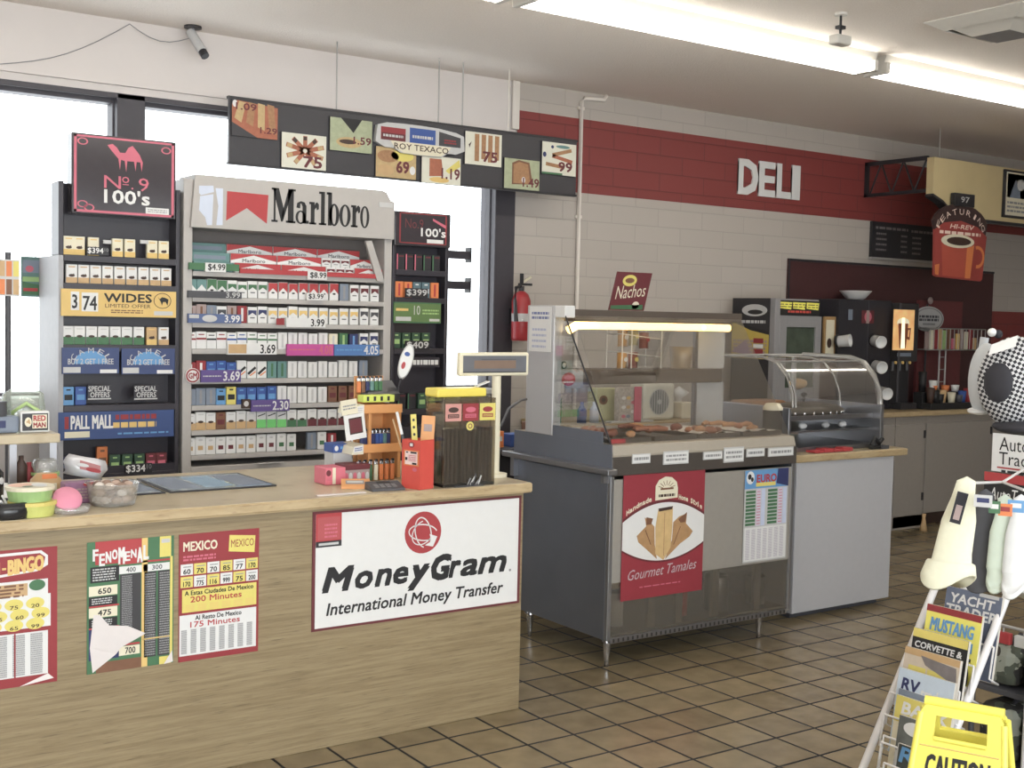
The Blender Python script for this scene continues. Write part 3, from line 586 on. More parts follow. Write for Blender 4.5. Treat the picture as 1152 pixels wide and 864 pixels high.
# slanted bracket on the right side
p = [atY(x, y, RY-.02) for x, y in ((411, 271), (418, 271), (431, 312), (430, 318), (424, 316))]
MB().prism([(q.x, q.z) for q in p], RY-.024, RY-.008, silver).build('side_bracket', t)
lips = [305, 334, 363, 393, 427, 457, 485, 513]
zl = [zrow(212, y) for y in lips]
sh_o = []
for k, z in enumerate(zl):
    m = MB().box(X0+.045, X1-.045, RY, RY+.2, z-.012, z, silver).box(X0+.045, X1-.045, RY-.008, RY, z-.022, z+.002, silver, .002); o = m.build('shelf', t); sh_o.append(o)
rk = 'silver rack'; gp = 'packs on the silver rack'
px19 = [215.5+11.45*k for k in range(19)]
CODES = ['ttgghhhhrrrrrrrsRRR', 'mmskmdbboooooooookk', 'wwKwBBnnnpppppPevbb', 'dduuuxxxqqppppppps ', 'sssayuuuupppppffffs', 'lllfllllLLLGGMMMMd ', 'iiijjiijjzz szd dd ']
CODES[5] = 'lllflllLLLGGMMMMdff'
for k, codes in enumerate(CODES):
    names = ['second shelf', 'third shelf', 'fourth shelf', 'fifth shelf', 'sixth shelf', 'seventh shelf', 'lowest shelf']
    hs = {i: .083+random.choice((0, 0, 0, .004, -.004)) for i in range(19)}
    xs = [atY(q, 360, RY).x for q in px19]
    packs(codes, xs, zl[k+1]+.0025, RY+.004, names[k], rk, gp, hs)
# cartons on the sloped top shelf: three stepped tiers
chevr = red
def carton(x, y, z, l, base, c2, label, plain=False):
    m = MB().box(x, x+l, y, y+.05, z, z+.047, base, .002); c = Cv.Y(m, x, x+l, z, z+.047, y)
    if not plain:
        c.poly([(0, 0), (0, .7), (.5, .12)], c2).poly([(0, 0), (.5, .12), (1, 0)], c2).poly([(1, 0), (.5, .12), (1, .7)], c2).text('Marlboro', .25, .5, .75, .86, darkgrey, 2, .02)
        m.add([(x, y, z+.0475), (x+l, y, z+.0475), (x+l, y+.05, z+.0475), (x, y+.05, z+.0475)], [(0, 1, 2, 3)], white)
    else: c.rect(.1, .3, .9, .7, c2)
    tag(m.build('cigarette_carton'), label, 'carton', 'cartons on the top shelf of the silver rack')
for tier in range(3):
    z = zl[0]+.003+.047*tier; y = RY+.01+.052*tier
    if tier: MB().box(X0+.05, X1-.05, y-.001, RY+.195, zl[0]+.0005, z-.0005, backm).build('riser', t)
    nm = ('front', 'middle', 'back')[tier]
    carton(X0+.055, y, z, .2, teal, bluegrey, 'grey-green carton on the %s tier of the silver rack top shelf' % nm, True)
    x = X0+.26; k = 0
    while x+.24 < X1-.05:
        if tier < 2 and x-X0 > .6: break
        carton(x, y, z, .24, white, red, 'red and white carton, %s on the %s tier of the silver rack' % (ordw(k)+' red one', nm)); x += .245; k += 1
    if tier < 2:
        carton(X0+.91, y, z, .16, white, red, 'short red and white carton at the right end of the %s tier, silver rack' % nm)
        for k in range(3):
            xx = X0+.775+.053*k; o = bpy.data.objects.new('cigarette_pack', pack_mesh('R', .046, .05)); C.objects.link(o); o.location = (xx, y, z+.0005)
            tag(o, 'small white pack, %s, between cartons on the %s tier' % (['left', 'middle', 'right'][k], nm), 'cigarettes', gp)
def pstrip(x0, y0, x1, y1, base, s, tcol, k, u0=.55, extra=None, sg=.1):
    a, b, z0, z1 = rectY(190+x0*.2257, y0, 190+x1*.2257, y1, RY-.02)
    yo = RY-.026 if base is white else RY-.022
    m = MB().box(a, b, yo, RY-.0085, z0, z1, base); c = Cv.Y(m, a, b, z0, z1, yo)
    if s: c.text(s, u0, sg, .97, 1-sg, tcol, 2, .02)
    if extra: extra(c)
    m.build('price_sign', sh_o[k])
cc = lambda y: 180+y*.2257; dd = lambda y: 360+y*.2257
pstrip(100, cc(510), 350, cc(555), green, '', white, 0); pstrip(355, cc(540), 1050, cc(592), red, '', white, 0)
pstrip(180, cc(520)-2, 282, cc(565)-1, white, '$4.99', black, 0, .12); pstrip(690, cc(558)-1, 785, cc(603)-1, white, '$8.99', black, 0, .12)
pstrip(95, cc(650), 362, cc(692), darkgrey, '3.99', lgrey, 1, .7); pstrip(685, cc(662), 770, cc(700), white, '$3.99', black, 1, .1)
pstrip(95, cc(765), 360, cc(815), mat('sign_steel_blue', (78, 98, 146)), '3.99', white, 2, .68, lambda c: c.ell(.4, .5, .14, .4, lgrey).rect(.02, .1, .2, .5, lgrey)); pstrip(583, cc(785), 778, cc(835), white, '3.99', black, 2, .62, lambda c: c.rect(-.25, .1, -.05, .8, dred))
pstrip(290, dd(115), 535, dd(172), white, '3.69', black, 3, .66, lambda c: c.rect(.02, .1, .38, .9, tan))
pstrip(588, dd(120), 820, dd(178), magenta, '4.08', pink, 3, .68, lambda c: c.dash(.05, .35, .6, .6, 1, pink, 2)); pstrip(824, dd(122), 1048, dd(178), mat('sign_sky', (70, 120, 184)), '4.05', white, 3, .65, lambda c: c.dash(.05, .35, .6, .6, 1, lblue, 2))
pstrip(160, dd(250), 358, dd(308), purple, '3.69', white, 4, .55, lambda c: c.dash(.05, .4, .5, .6, 1, lgrey, 2))
x, _, z, _ = rectY(190+122*.2257, dd(278), 300, 450, RY-.03)
z = atY(190+122*.2257, dd(278), RY-.03).z
m = MB().cyl((x, RY-.012, z), .036, .01, white, 20, ax=(0, -1, 0)); c = Cv.Y(m, x-.036, x+.036, z-.036, z+.036, RY-.022); c.ring(.5, .5, .46, .46, .22, dred).text('GM', .2, .3, .8, .7, dred, 2, .04); m.build('price_sign', sh_o[4])
pstrip(410, dd(400), 600, dd(452), purple, '2.30', white, 5, .55, lambda c: c.dash(.05, .4, .5, .6, 1, lgrey, 2)); pstrip(365, dd(395), 405, dd(440), dbrown, '', white, 5, extra=lambda c: c.ell(.5, .5, .3, .3, lgrey))
a, b, z0, z1 = rectY(290, 519, 318, 523, RY-.01); tag(MB().prismx([(RY-.03, zb1+.001), (RY-.002, zb1+.001), (RY-.002, zb1+.003), (RY-.03, zb1+.003)], a, b, white).build('paper_or_glare_slip'), 'white paper slip lying on the bottom ledge of the silver rack', 'paper')
# ---- narrow black rack at right
X0, X1 = 3.085, 3.43
t = thing('cigarette_rack', ((X0+X1)/2, RY+.15, 0), 'narrow black cigarette rack, right of the silver rack, with side arms', 'display rack')
MB().box(X0, X0+.02, RY, RY+.3, 0, 2.09, rackblk, .003).build('side_panel', t); MB().box(X1-.02, X1, RY, RY+.3, 0, 2.09, rackblk, .003).build('side_panel', t)
MB().box(X0+.02, X1-.02, RY+.09, RY+.3, 0, 2.09, rackblk).build('back_panel', t); MB().box(X0+.02, X1-.02, RY, RY+.09, 0, .95, rackblk).build('base', t)
x0, x1, z0, z1 = rectY(448, 238, 500.5, 277, RY)
o = MB().box(X0+.001, X1-.001, RY-.015, RY+.085, z0-.01, 2.09, MATS['dark_glossy_header'], .004).build('header_sign', t)
m = MB(); c = Cv.Y(m, x0, x1, z0, z1, RY-.015)
for q in ((.0, .02, 1, .05), (0, .95, 1, .98), (0, .02, .03, .98), (.97, .02, 1, .98)): c.rect(*q, dred)
c.text("100's", .45, .46, .98, .74, white, 2, .03).rect(.58, .82, .93, .94, white, 2).text('No.9', .12, .2, .5, .5, maroon, 2).poly([(.7, .15), (.98, .35), (.98, .45), (.7, .22)], pink, 2); m.build('lettering', o)
rk = 'narrow black rack'; gp = 'packs on the narrow black rack'
for py, pxs, codes, rn in ((304, [451, 461, 471, 481, 491], 'SSSZZ', 'top shelf'), (335, [450, 460, 470, 480, 490], 'QQUUQ', 'second shelf'), (392, [448, 459, 470, 481], 'EEEE', 'third shelf'), (460, [455, 466, 478, 489], 'ZZEE', 'lowest shelf')):
    z = zrow(470, py); MB().box(X0+.02, X1-.02, RY-.004, RY+.09, z-.03, z, rackblk, .002).build('shelf', t); packs(codes, [atY(q, 350, RY).x for q in pxs], z+.0005, RY+.012, rn, rk, gp)
def f(c): c.rect(0, .06, 1, .94, mat('olive_print', (88, 120, 60))).rect(.04, .3, .3, .42, gold, 2).rect(.04, .7, .36, .9, lgrey, 2).text('10', .42, .15, .55, .6, lgrey, 2).dash(.6, .3, .95, .6, 2, lgreen, 2).rect(.75, .78, .97, .9, lgrey, 2)
strip(442, 339.5, 494.5, 364, green, f)
strip(455, 324, 480, 335, blackp, lambda c: c.text('$399', .05, .1, .95, .9, lgrey, 2, .02), 'price_tag'); strip(455, 383, 482, 394, blackp, lambda c: c.text('$409', .05, .1, .95, .9, lgrey, 2, .02), 'price_tag')
strip(460, 402, 493, 413, rackblk, lambda c: c.dash(.1, .2, .95, .8, 1, white, 2, .8, 9))
for z in (zrow(515, 285), zrow(515, 320)):
    xa = atY(527.5, 300, RY+.15).x
    MB().box(X1, xa, RY+.13, RY+.17, z-.022, z+.022, rackblk, .004).box(xa-.008, xa, RY+.12, RY+.18, z-.04, z+.045, blackp, .003).build('side_arm', t)
# ================================================================ FRONT COUNTER
def grain(c1, c2, c3, sx=1.2, sz=26):
    def fn(nt, b):
        tc = N(nt, 'ShaderNodeTexCoord'); mp = N(nt, 'ShaderNodeMapping'); mp.inputs['Scale'].default_value = (sx, sx, sz)
        n = N(nt, 'ShaderNodeTexNoise', Scale=3.0, Detail=6.0, Roughness=.65); n2 = N(nt, 'ShaderNodeTexNoise', Scale=9.0, Detail=3.0)
        nt.links.new(tc.outputs['Object'], mp.inputs[0]); nt.links.new(mp.outputs[0], n.inputs['Vector']); nt.links.new(mp.outputs[0], n2.inputs['Vector'])
        cr = nt.nodes.new('ShaderNodeValToRGB'); e = cr.color_ramp.elements; e[0].position = .3; e[0].color = col(c1); e[1].position = .62; e[1].color = col(c2)
        nt.links.new(n.outputs['Fac'], cr.inputs[0])
        mr = nt.nodes.new('ShaderNodeMapRange'); mr.inputs[1].default_value = .58; mr.inputs[2].default_value = .8; nt.links.new(n2.outputs['Fac'], mr.inputs[0])
        nt.links.new(mixc(nt, mr.outputs[0], cr.outputs[0], col(c3)), b.inputs['Base Color'])
    return fn
wood = nodemat('counter_laminate', grain((126, 106, 70), (150, 131, 93), (92, 74, 50)), rough=.4)
ctop = nodemat('counter_top_laminate', grain((176, 158, 122), (192, 176, 142), (160, 140, 104), 1.2, 1.2), rough=.28)
ctedge = nodemat('counter_edge', grain((168, 142, 96), (188, 164, 120), (146, 116, 78), 2, 10), rough=.35)
CY, ZC, CXR = 3.83, .905, 2.72
t = thing('checkout_counter', (.6, 4.2, 0), 'long wood-grain checkout counter covered with posters', 'counter')
MB().box(-1.6, 2.71, CY, 4.6, .0, .865, wood, .003).build('body', t)
m = MB(); m.prismx([(CY-.035, .867), (CY-.04, .875), (CY-.04, .898), (CY-.033, .905), (4.62, .905), (4.62, .867)], -1.6, CXR, ctop)
m.prismx([(CY-.0345, .8665), (CY-.041, .874), (CY-.041, .899), (CY-.036, .9035), (CY-.036, .8665)], -1.601, CXR+.001, ctedge); m.build('countertop', t)
glassblue = mat('mat_blue', (160, 172, 180), rough=.08, noise=.15, scale=20)
for pts, lab in ((((1.30, 4.13), (1.385, 4.085), (1.475, 4.45), (1.405, 4.45)), 'left'), (((1.40, 4.115), (1.775, 4.23), (1.79, 4.49), (1.5, 4.46)), 'right')):
    pass
for x0, x1, lab in ((.98, 1.385, 'bluish glass display mat let into the counter behind the candy bowl'), (1.40, 1.80, 'pale glass display mat on the open middle of the counter')):
    m = MB().box(x0, x1, 4.12, 4.5, ZC+.0005, ZC+.006, blackp, .001); m.box(x0+.012, x1-.012, 4.132, 4.488, ZC+.004, ZC+.0065, glassblue); c = Cv(m, (x0, 4.5, ZC+.0065), (x1-x0, 0, 0), (0, -.38, 0))
    for k in range(3): c.rect(.06+.31*k, .12, .33+.31*k, .88, bluegrey if k != 1 else mat('mat_sheet', (130, 160, 184)), .5)
    tag(m.build('counter_mat'), lab, 'counter mat')
# ---- signs taped on the counter front
def poster(name, u0, u1, z0, z1, base, label, cat='poster', d=.0025):
    m = MB().box(u0, u1, CY-d, CY-.0002, z0, z1, base); return m, Cv.Y(m, u0, u1, z0, z1, CY-d), (lambda: tag(m.build(name), label, cat))
# money transfer sign
x0, x1, z0, z1 = 1.808, 2.697, .427, .852
t = thing('money_transfer_sign', ((x0+x1)/2, CY-.003, z0), 'large white sign with red border and round red globe on the counter', 'sign')
m = MB().box(x0, x1, CY-.004, CY-.0003, z0, z1, maroon); c = Cv.Y(m, x0, x1, z0, z1, CY-.004); c.rect(.013, .022, .987, .978, white); m.build('sign_panel', t)
y1 = CY-.0046
def S(x, y):     # crop (340,550)-(600,720) at 4.43x to sign uv
    p = atY(340+x/4.4308, 550+y/4.4308, CY-.004); return ((p.x-x0)/(x1-x0), (z1-p.z)/(z1-z0))
m = MB(); c = Cv.Y(m, x0, x1, z0, z1, y1)
a = S(98, 520); b = S(1015, 415); top = S(130, 390)
def word(c, items, m_, bold, shear=.25, L=1):
    for ch, (xa, ya), (xb, yb) in items:
        ua, va = S(xa, ya); ub, vb = S(xb, yb); c.text(ch, ua, va, ub, vb, m_, L, bold, shear)
cap = (S(130, 392)[1]+S(650, 335)[1])/2; bl = (S(110, 520)[1]+S(1000, 412)[1])/2; xh = bl-(bl-cap)*.72
us = [S(x, 450)[0] for x in (98, 258, 262, 352, 360, 446, 452, 528, 524, 636, 640, 742, 728, 790, 786, 872, 872, 1016)]
for ch, k in zip('Mon', range(3)): c.text(ch, us[2*k], cap if ch == 'M' else xh, us[2*k+1], bl, black, 1, .062, .25)
c.text('e', us[6], xh, us[7], bl, black, 1, .062, .25); c.text('y', us[8], xh, us[9], bl+.07, black, 1, .062, .25); c.text('G', us[10], cap-.01, us[11], bl+.01, black, 1, .062, .25)
for ch, k in zip('ram', (6, 7, 8)): c.text(ch, us[2*k], xh, us[2*k+1], bl, black, 1, .062, .25)
c.ell(S(1035, 404)[0], S(1035, 404)[1], .006, .012, grey, 1)
u0, vv0 = S(118, 640); u1, vv1 = S(1000, 520); c.text('International Money Transfer', u0, .775, u1, .915, black, 1, .02, .2)
m.build('lettering', t)
m = MB(); c = Cv.Y(m, x0, x1, z0, z1, y1); gu, gv = S(602, 217); gr = .088; ga = gr*(x1-x0)/(z1-z0)
c.ell(gu, gv, gr, ga, mat('globe_red', (170, 38, 46)), 1, 32); 
def gp_(pts): return [(gu+gr*x, gv-ga*y) for x, y in pts]
def earc(rx, ry, rot, a0, a1, n=24):
    r = math.radians(rot); return gp_([(rx*math.cos(q)*math.cos(r)-ry*math.sin(q)*math.sin(r), rx*math.cos(q)*math.sin(r)+ry*math.sin(q)*math.cos(r)) for q in [math.radians(a0+(a1-a0)*i/n) for i in range(n+1)]])
c.line(earc(.78, .38, -8, 20, 330), .0045, white, 2).line(earc(.42, .74, 15, -50, 250), .0045, white, 2).line(earc(.66, .5, 40, 60, 290), .004, white, 2).poly(gp_([(.35, -.1), (.78, -.25), (.55, -.72), (.1, -.62), (.45, -.45)]), white, 2.5)
m.build('emblem', t)['label'] = 'round red globe with white orbit lines'
m = MB(); c = Cv.Y(m, x0, x1, z0, z1, y1-.0002); c.rect(.013, .02, .125, .28, red, 1).rect(.02, .05, .118, .24, mat('faded_red', (180, 70, 74)), 1.5).rect(.013, .25, .125, .3, blackp, 2).rect(.025, .265, .112, .285, lgrey, 3).dash(.05, .1, .11, .23, 4, pink, 2, .5)
m.build('sticker', t)['label'] = 'red price sticker in the sign corner'
# mexico calling card poster
m, c, done = poster('calling_card_poster', 1.332, 1.61, .388, .812, dred, 'red and yellow poster headed MEXICO with price grid on the counter')
c.text('MEXICO', .05, .06, .47, .135, cream, 1, .03).poly([(.62, .035), (.95, .055), (.94, .19), (.61, .165)], yellow).text('MEXICO', .64, .075, .93, .135, dred, 2, .01).dash(.05, .165, .45, .215, 2, pink, 1, .6)
nums = ['60', '70', '70', '85', '77', '170', '170', '775', '116', '999', '75', '200']
for k in range(12):
    r, q = divmod(k, 6); u = .02+.163*q; v = .235+.098*r; c.rect(u, v, u+.15, v+.085, white if (q+r) % 2 == 0 else yellow).text(nums[k], u+.03, v+.038, u+.12, v+.078, black, 2, .03).dash(u+.03, v+.012, u+.13, v+.03, 1, grey, 2)
c.rect(.04, .435, .97, .615, yellow).text('A Estas Ciudades De Mexico', .07, .445, .93, .482, black, 2, .03).text('200 Minutes', .14, .492, .78, .54, red, 2, .025)
for k in range(6): c.dash(.08+.15*k, .555, .19+.15*k, .605, 4, gold, 2, .5, k)
c.rect(.01, .635, .97, .955, white).text('Al Resto De Mexico', .2, .645, .78, .682, black, 2, .03).text('175 Minutes', .14, .692, .76, .737, red, 2, .025)
for k in range(8): c.rect(.03+.117*k, .75, .10+.117*k, .94, lgrey, 2).dash(.03+.117*k, .75, .10+.117*k, .94, 14, grey, 3, .45, k)
done()
# fenomenal
m, c, done = poster('calling_card_poster', 1.038, 1.315, .392, .812, green, 'torn green and red poster headed FENOMENAL, left of the red one')
c.rect(.09, .0, .62, .175, red).rect(.62, .0, .69, 1, gold).rect(.69, 0, .83, .175, green, 1.5).rect(.83, .0, .965, .16, yellow, 1.5).rect(.85, .02, .95, .05, lgrey, 2)
for i, ch in enumerate('FENOMENAL'): c.text(ch, .06+.072*i, .055+.012*((i*3) % 4), .125+.072*i+(.01 if ch == 'M' else 0), .145+.02*((i*2) % 3), white, 3, .04)
c.rect(.035, .19, .36, .31, black).dash(.06, .2, .32, .3, 5, lgrey, 2, .5).rect(.35, .175, .97, .19, red).rect(.36, .205, .62, .262, white).text('400', .44, .215, .55, .252, darkgrey, 2, .02).rect(.64, .205, .95, .262, white).text('300', .74, .215, .86, .252, darkgrey, 2, .02)
for a_, b_ in ((.37, .61), (.65, .79), (.81, .95)): c.rect(a_, .265, b_, .73 if a_ < .5 else .93, mat('chart_dark', (52, 50, 54)))
for a_ in (.39, .66, .83): c.dash(a_, .275, a_+.12, .72 if a_ < .5 else .92, 34, grey, 2, .55, int(a_*100))
c.rect(.63, .265, .645, .93, gold, 2).rect(.63, .78, .97, .79, gold, 2).rect(.955, .16, .985, .95, yellow, 2)
for v, s_ in ((.335, '650'), (.5, '475')): c.rect(.02, v, .34, v+.075, cream, 2).text(s_, .12, v+.018, .27, v+.062, black, 3, .03).rect(.02, v+.082, .34, v+.15, black, 2).dash(.05, v+.09, .28, v+.14, 3, lgrey, 3, .5).rect(.02, v+.15, .36, v+.162, red, 2)
c.rect(.02, .66, .36, .9, navy, 1.4).rect(.1, .92, .62, 1, brown, 2).rect(.36, .82, .6, .89, cream, 2).text('700', .43, .83, .55, .88, black, 3, .02).rect(.36, .8, .6, .815, red, 2)
c.rect(.69, .95, .8, 1, green, 2).rect(.83, .94, .97, 1, yellow, 2)
# torn white back of the poster
wp = mat('torn_paper_back', (216, 208, 206), noise=.05)
m.add([c.p(*q) for q in ((.07, .55, 6), (.14, .555, 10), (.24, .64, 14), (.45, .66, 16), (.66, .735, 20), (.38, .82, 14), (.32, .87, 10), (.06, .99, 6), (.03, .8, 4))], [tuple(range(9))], wp)
c.poly([(.88, 1), (.98, .9), (.99, .99)], wp, 8)
done()
# bingo
m, c, done = poster('calling_card_poster', .55, .948, .386, .81, dred, 'red poster with bingo heading and yellow balls at the far left')
c.poly([(.0, .03), (.88, .02), (.93, .06), (.93, .13), (.85, .17), (.0, .24)], white).poly([(.0, .05), (.87, .04), (.91, .07), (.9, .12), (.83, .155), (.0, .215)], dred, 2)
c.text('BINGO', .635, .07, .90, .185, gold, 3, .05, 0, -.02).rect(.595, .125, .625, .14, gold, 3).rect(.55, .085, .58, .195, gold, 3)
c.rect(.0, .23, .93, .36, white).rect(.05, .25, .5, .35, bluegrey, 2).rect(.5, .25, .78, .34, tan, 2).dash(.05, .25, .75, .35, 4, brown, 3, .6).ell(.85, .27, .06, .04, green, 3).rect(0, .34, .95, .58, white, 1.2)
for k in range(18): q, r = k % 6, k//6; u = .06+.155*q+.04*(r % 2); c.ell(u, .40+.075*r, .068, .042, yellow, 3+.2*r).text(['85', '60', '185', '34', '75', '20', '97', '90', '30', '175', '60', '99', '18', '45', '80', '50', '65', '99'][k], u-.03, .405+.075*r, u+.03, .432+.075*r, dbrown, 4.5, .02)
c.rect(0, .61, .93, .93, white)
for k in range(7): c.rect(.02+.13*k, .62, .11+.13*k, .92, lgrey, 2).dash(.02+.13*k, .62, .11+.13*k, .92, 20, grey, 3, .4, k)
for u in (.33, .68): c.rect(u, .61, u+.012, .93, dred, 4)
m.add([c.p(.93, .93, 2), c.p(.72, 1, 2), c.p(.97, .965, 14)], [(0, 1, 2)], wp)
done()
# ================================================================ THINGS ON THE COUNTER, RIGHT
def B(px, py, ymin=3.805):
    q = atZ(px, py, ZC); return q if q.y >= ymin else V((q.x*ymin/q.y, ymin, ZC))
Zt = ZC+.0005
# tiered lighter stand
orp = mat('orange_wood', (222, 150, 72), rough=.45, noise=.12, scale=14)
SY = 4.14
X_ = lambda px, y=SY: atY(px, 500, y).x
Z_ = lambda py, px=430, y=SY: atY(px, py, y).z
t = thing('lighter_stand', (X_(428), SY+.06, ZC), 'orange three-tier counter stand filled with lighters', 'display stand')
xa, xb = X_(408), X_(451)
z2, z1 = Z_(500), Z_(456)
m = MB()
for x in (xa+.03, xb-.012):
    for s_ in (0, 1): m.box(x, x+.012, SY+(.01 if s_ else .1), SY+(.02 if s_ else .11), Zt, z1-.02, orp)
m.box(xb-.014, xb, SY, SY+.14, Zt, z1, orp, .002); m.box(xa+.03, xb-.014, SY+.128, SY+.14, Zt, Z_(425), orp); m.build('side_frame', t)
for k, z in enumerate((z2, z1)):
    m = MB().box(xa, xb, SY-.005, SY+.13, z-.028, z-.02, orp).box(xa, xb, SY-.008, SY-.002, z-.03, z+.004, orp, .002); m.build('tier', t)
    m = MB(); m.add([(xa-.05, SY-.008, z-.034), (xa, SY-.008, z-.034), (xa, SY+.12, z-.034), (xa-.05, SY+.12, z-.034), (xa-.042, SY-.008, z-.004), (xa, SY-.008, z+.006), (xa, SY+.12, z+.006), (xa-.042, SY+.12, z-.004)], [(3, 2, 1, 0), (4, 5, 6, 7), (0, 1, 5, 4), (2, 3, 7, 6), (3, 0, 4, 7)], cream)
    c = Cv(m, (xa-.045, SY-.009, z+.0), (.045, 0, .004), (0, 0, -.03)); c.rect(.05, .1, .95, .9, white, .4).dash(.15, .25, .85, .75, 2, blue if k == 0 else lgrey, 1)
    m.build('price_holder', t)
m = MB().box(xa+.0, xb-.03, SY+.002, SY+.05, z1+.012, z1+.04, mat('lime_plastic', (206, 220, 60), noise=.05), .003)
for k in range(4): m.box(xa+.016+.03*k, xa+.026+.03*k, SY+.0005, SY+.002, z1+.018, z1+.035, blackp)
m.prismx([(SY+.05, z1+.012), (SY+.12, z1+.012), (SY+.12, z1+.09), (SY+.05, z1+.04)], xa+.05, xb+.02, dsteel); m.build('top_tray', t)
def lighter(x, y, z, c1, label, h=.062):
    m = MB().box(x-.008, x+.008, y-.006, y+.006, z, z+h, c1, .003).box(x-.0075, x+.0075, y-.0055, y+.0055, z+h, z+h+.014, chrome, .002).box(x-.003, x+.006, y-.006, y+.004, z+h+.012, z+h+.02, blackp)
    tag(m.build('lighter'), label, 'lighter', 'lighters in the orange stand')
for k in range(8):
    lighter(xa+.012+.0165*k, SY+.03, z2-.0195, [navy, navy, purple, navy, blue, blue, teal, navy][k], 'dark blue lighter, %s on the middle tier of the orange stand' % place(k, 8) if k not in (2, 6) else '%s lighter, %s on the middle tier of the orange stand' % ('purple' if k == 2 else 'teal', place(k, 8)), .06)
for k in range(6):
    lighter(xa+.018+.019*k, SY+.075, z1+.045, [orange, brown, navy, teal, green, green][k], '%s lighter, %s in the top tray of the orange stand' % (['orange', 'brown', 'navy', 'teal', 'green', 'green'][k], place(k, 6)), .045)
for k in range(7):
    lighter(xa-.03+.024*k, SY-.03, Zt, [orange, orange, green, cream, orange, orange, orange][k], '%s lighter, %s in the row standing at the foot of the orange stand' % (['orange', 'orange', 'green', 'cream', 'orange', 'orange', 'orange'][k], place(k, 7)), .062)
# oval plaque standing up on the stand
pc = V((X_(455, SY+.08), SY+.08, Z_(408)))
m = MB(); m.M = Matrix.Translation(pc) @ Matrix.Rotation(math.radians(17), 4, 'Y') @ Matrix.Rotation(math.radians(-28), 4, 'Z')
m.lathe([(.0001, -.006), (.05, -.006), (.055, 0), (.05, .006), (.0001, .006)], (0, 0, 0), lgrey, 28, ax=(0, -1, 0), sx=.5, sy=1.35); c = Cv.Y(m, -.028, .028, -.075, .075, -.0065); c.ell(.5, .5, .42, .44, white).ell(.4, .62, .14, .1, red, 2).ell(.45, .3, .2, .06, blue, 2)
m.tube([(0, 0, -.07), (0, .0, -.2)], .004, blackp); m.M = None
tag(m.build('oval_sign'), 'tilted white oval plaque with red spot rising above the orange stand', 'sign')
# framed cards at the left of the stand
def card(px0, py0, px1, py1, y, base, fn, name, label, cat, rot=0, d=.006, ry=0):
    x0, x1, z0, z1 = rectY(px0, py0, px1, py1, y); cxx, czz = (x0+x1)/2, (z0+z1)/2; w_, h_ = x1-x0, z1-z0
    m = MB(); m.M = Matrix.Translation((cxx, y, czz)) @ Matrix.Rotation(math.radians(rot), 4, 'Y') @ Matrix.Rotation(math.radians(ry), 4, 'Z')
    m.box(-w_/2, w_/2, 0, d, -h_/2, h_/2, base, .001); c = Cv.Y(m, -w_/2, w_/2, -h_/2, h_/2, 0); fn(c, m); m.M = None; return tag(m.build(name), label, cat)
def f(c, m): m.box(-.004, .03, .006, .06, -.004, .004, white); c.rect(.2, .14, .85, .78, dbrown).rect(.24, .2, .8, .72, maroon, 2)
card(388.5, 466, 411, 494, SY-.06, white, f, 'card_holder', 'white framed card with a dark square beside the orange stand', 'card', -8)
card(384, 450, 402, 466, SY-.055, cream, lambda c, m: c.dash(.1, .3, .9, .7, 2, grey, 2), 'price_card', 'cream card fixed above the white framed card by the stand', 'card', -8)
p = B(384, 541)
x0, x1 = X_(370, 4.26), X_(391, 4.26); zt = Z_(498, 380, 4.26); zm = Z_(508, 380, 4.26)
t = thing('snack_box', ((x0+x1)/2, 4.26, ZC), 'blue and white carton standing behind the pink candy box', 'box')
MB().box(x0, x1, 4.22, 4.30, Zt, zm, lgrey, .002).build('carton', t); m = MB().box(x0-.002, x1+.002, 4.218, 4.302, zm, zt, blue, .003); Cv.Y(m, x0, x1, zm, zt, 4.218).ell(.15, .5, .1, .3, white).rect(.35, .3, .9, .6, lblue); m.build('lid', t)
# pink candy box
x0, x1 = X_(361.5, 4.1), X_(384, 4.1); zt = Z_(523, 372, 4.1)
t = thing('candy_box', ((x0+x1)/2+.04, 4.1, ZC), 'pink and red open candy box on the counter left of the lighters', 'box')
m = MB().box(x0, x1, 4.06, 4.16, Zt, zt-.006, mat('candy_pink', (216, 100, 120), noise=.1), .003); c = Cv.Y(m, x0, x1, Zt, zt-.006, 4.06); c.rect(.34, .0, .5, .95, cream).ell(.15, .3, .12, .18, maroon, 1).rect(.05, .55, .3, .75, pink, 2); m.build('box', t)
m = MB().box(x1+.0, x1+.11, 4.075, 4.15, Zt, zt-.02, mauve, .003).box(x1, x1+.11, 4.07, 4.155, zt-.02, zt+.0, maroon, .003); c = Cv.Y(m, x1, x1+.11, Zt, zt-.02, 4.075)
for k in range(6): c.ell(.1+.16*k, .5, .07, .3, [pink, lgrey][k % 2])
m.build('tray', t)
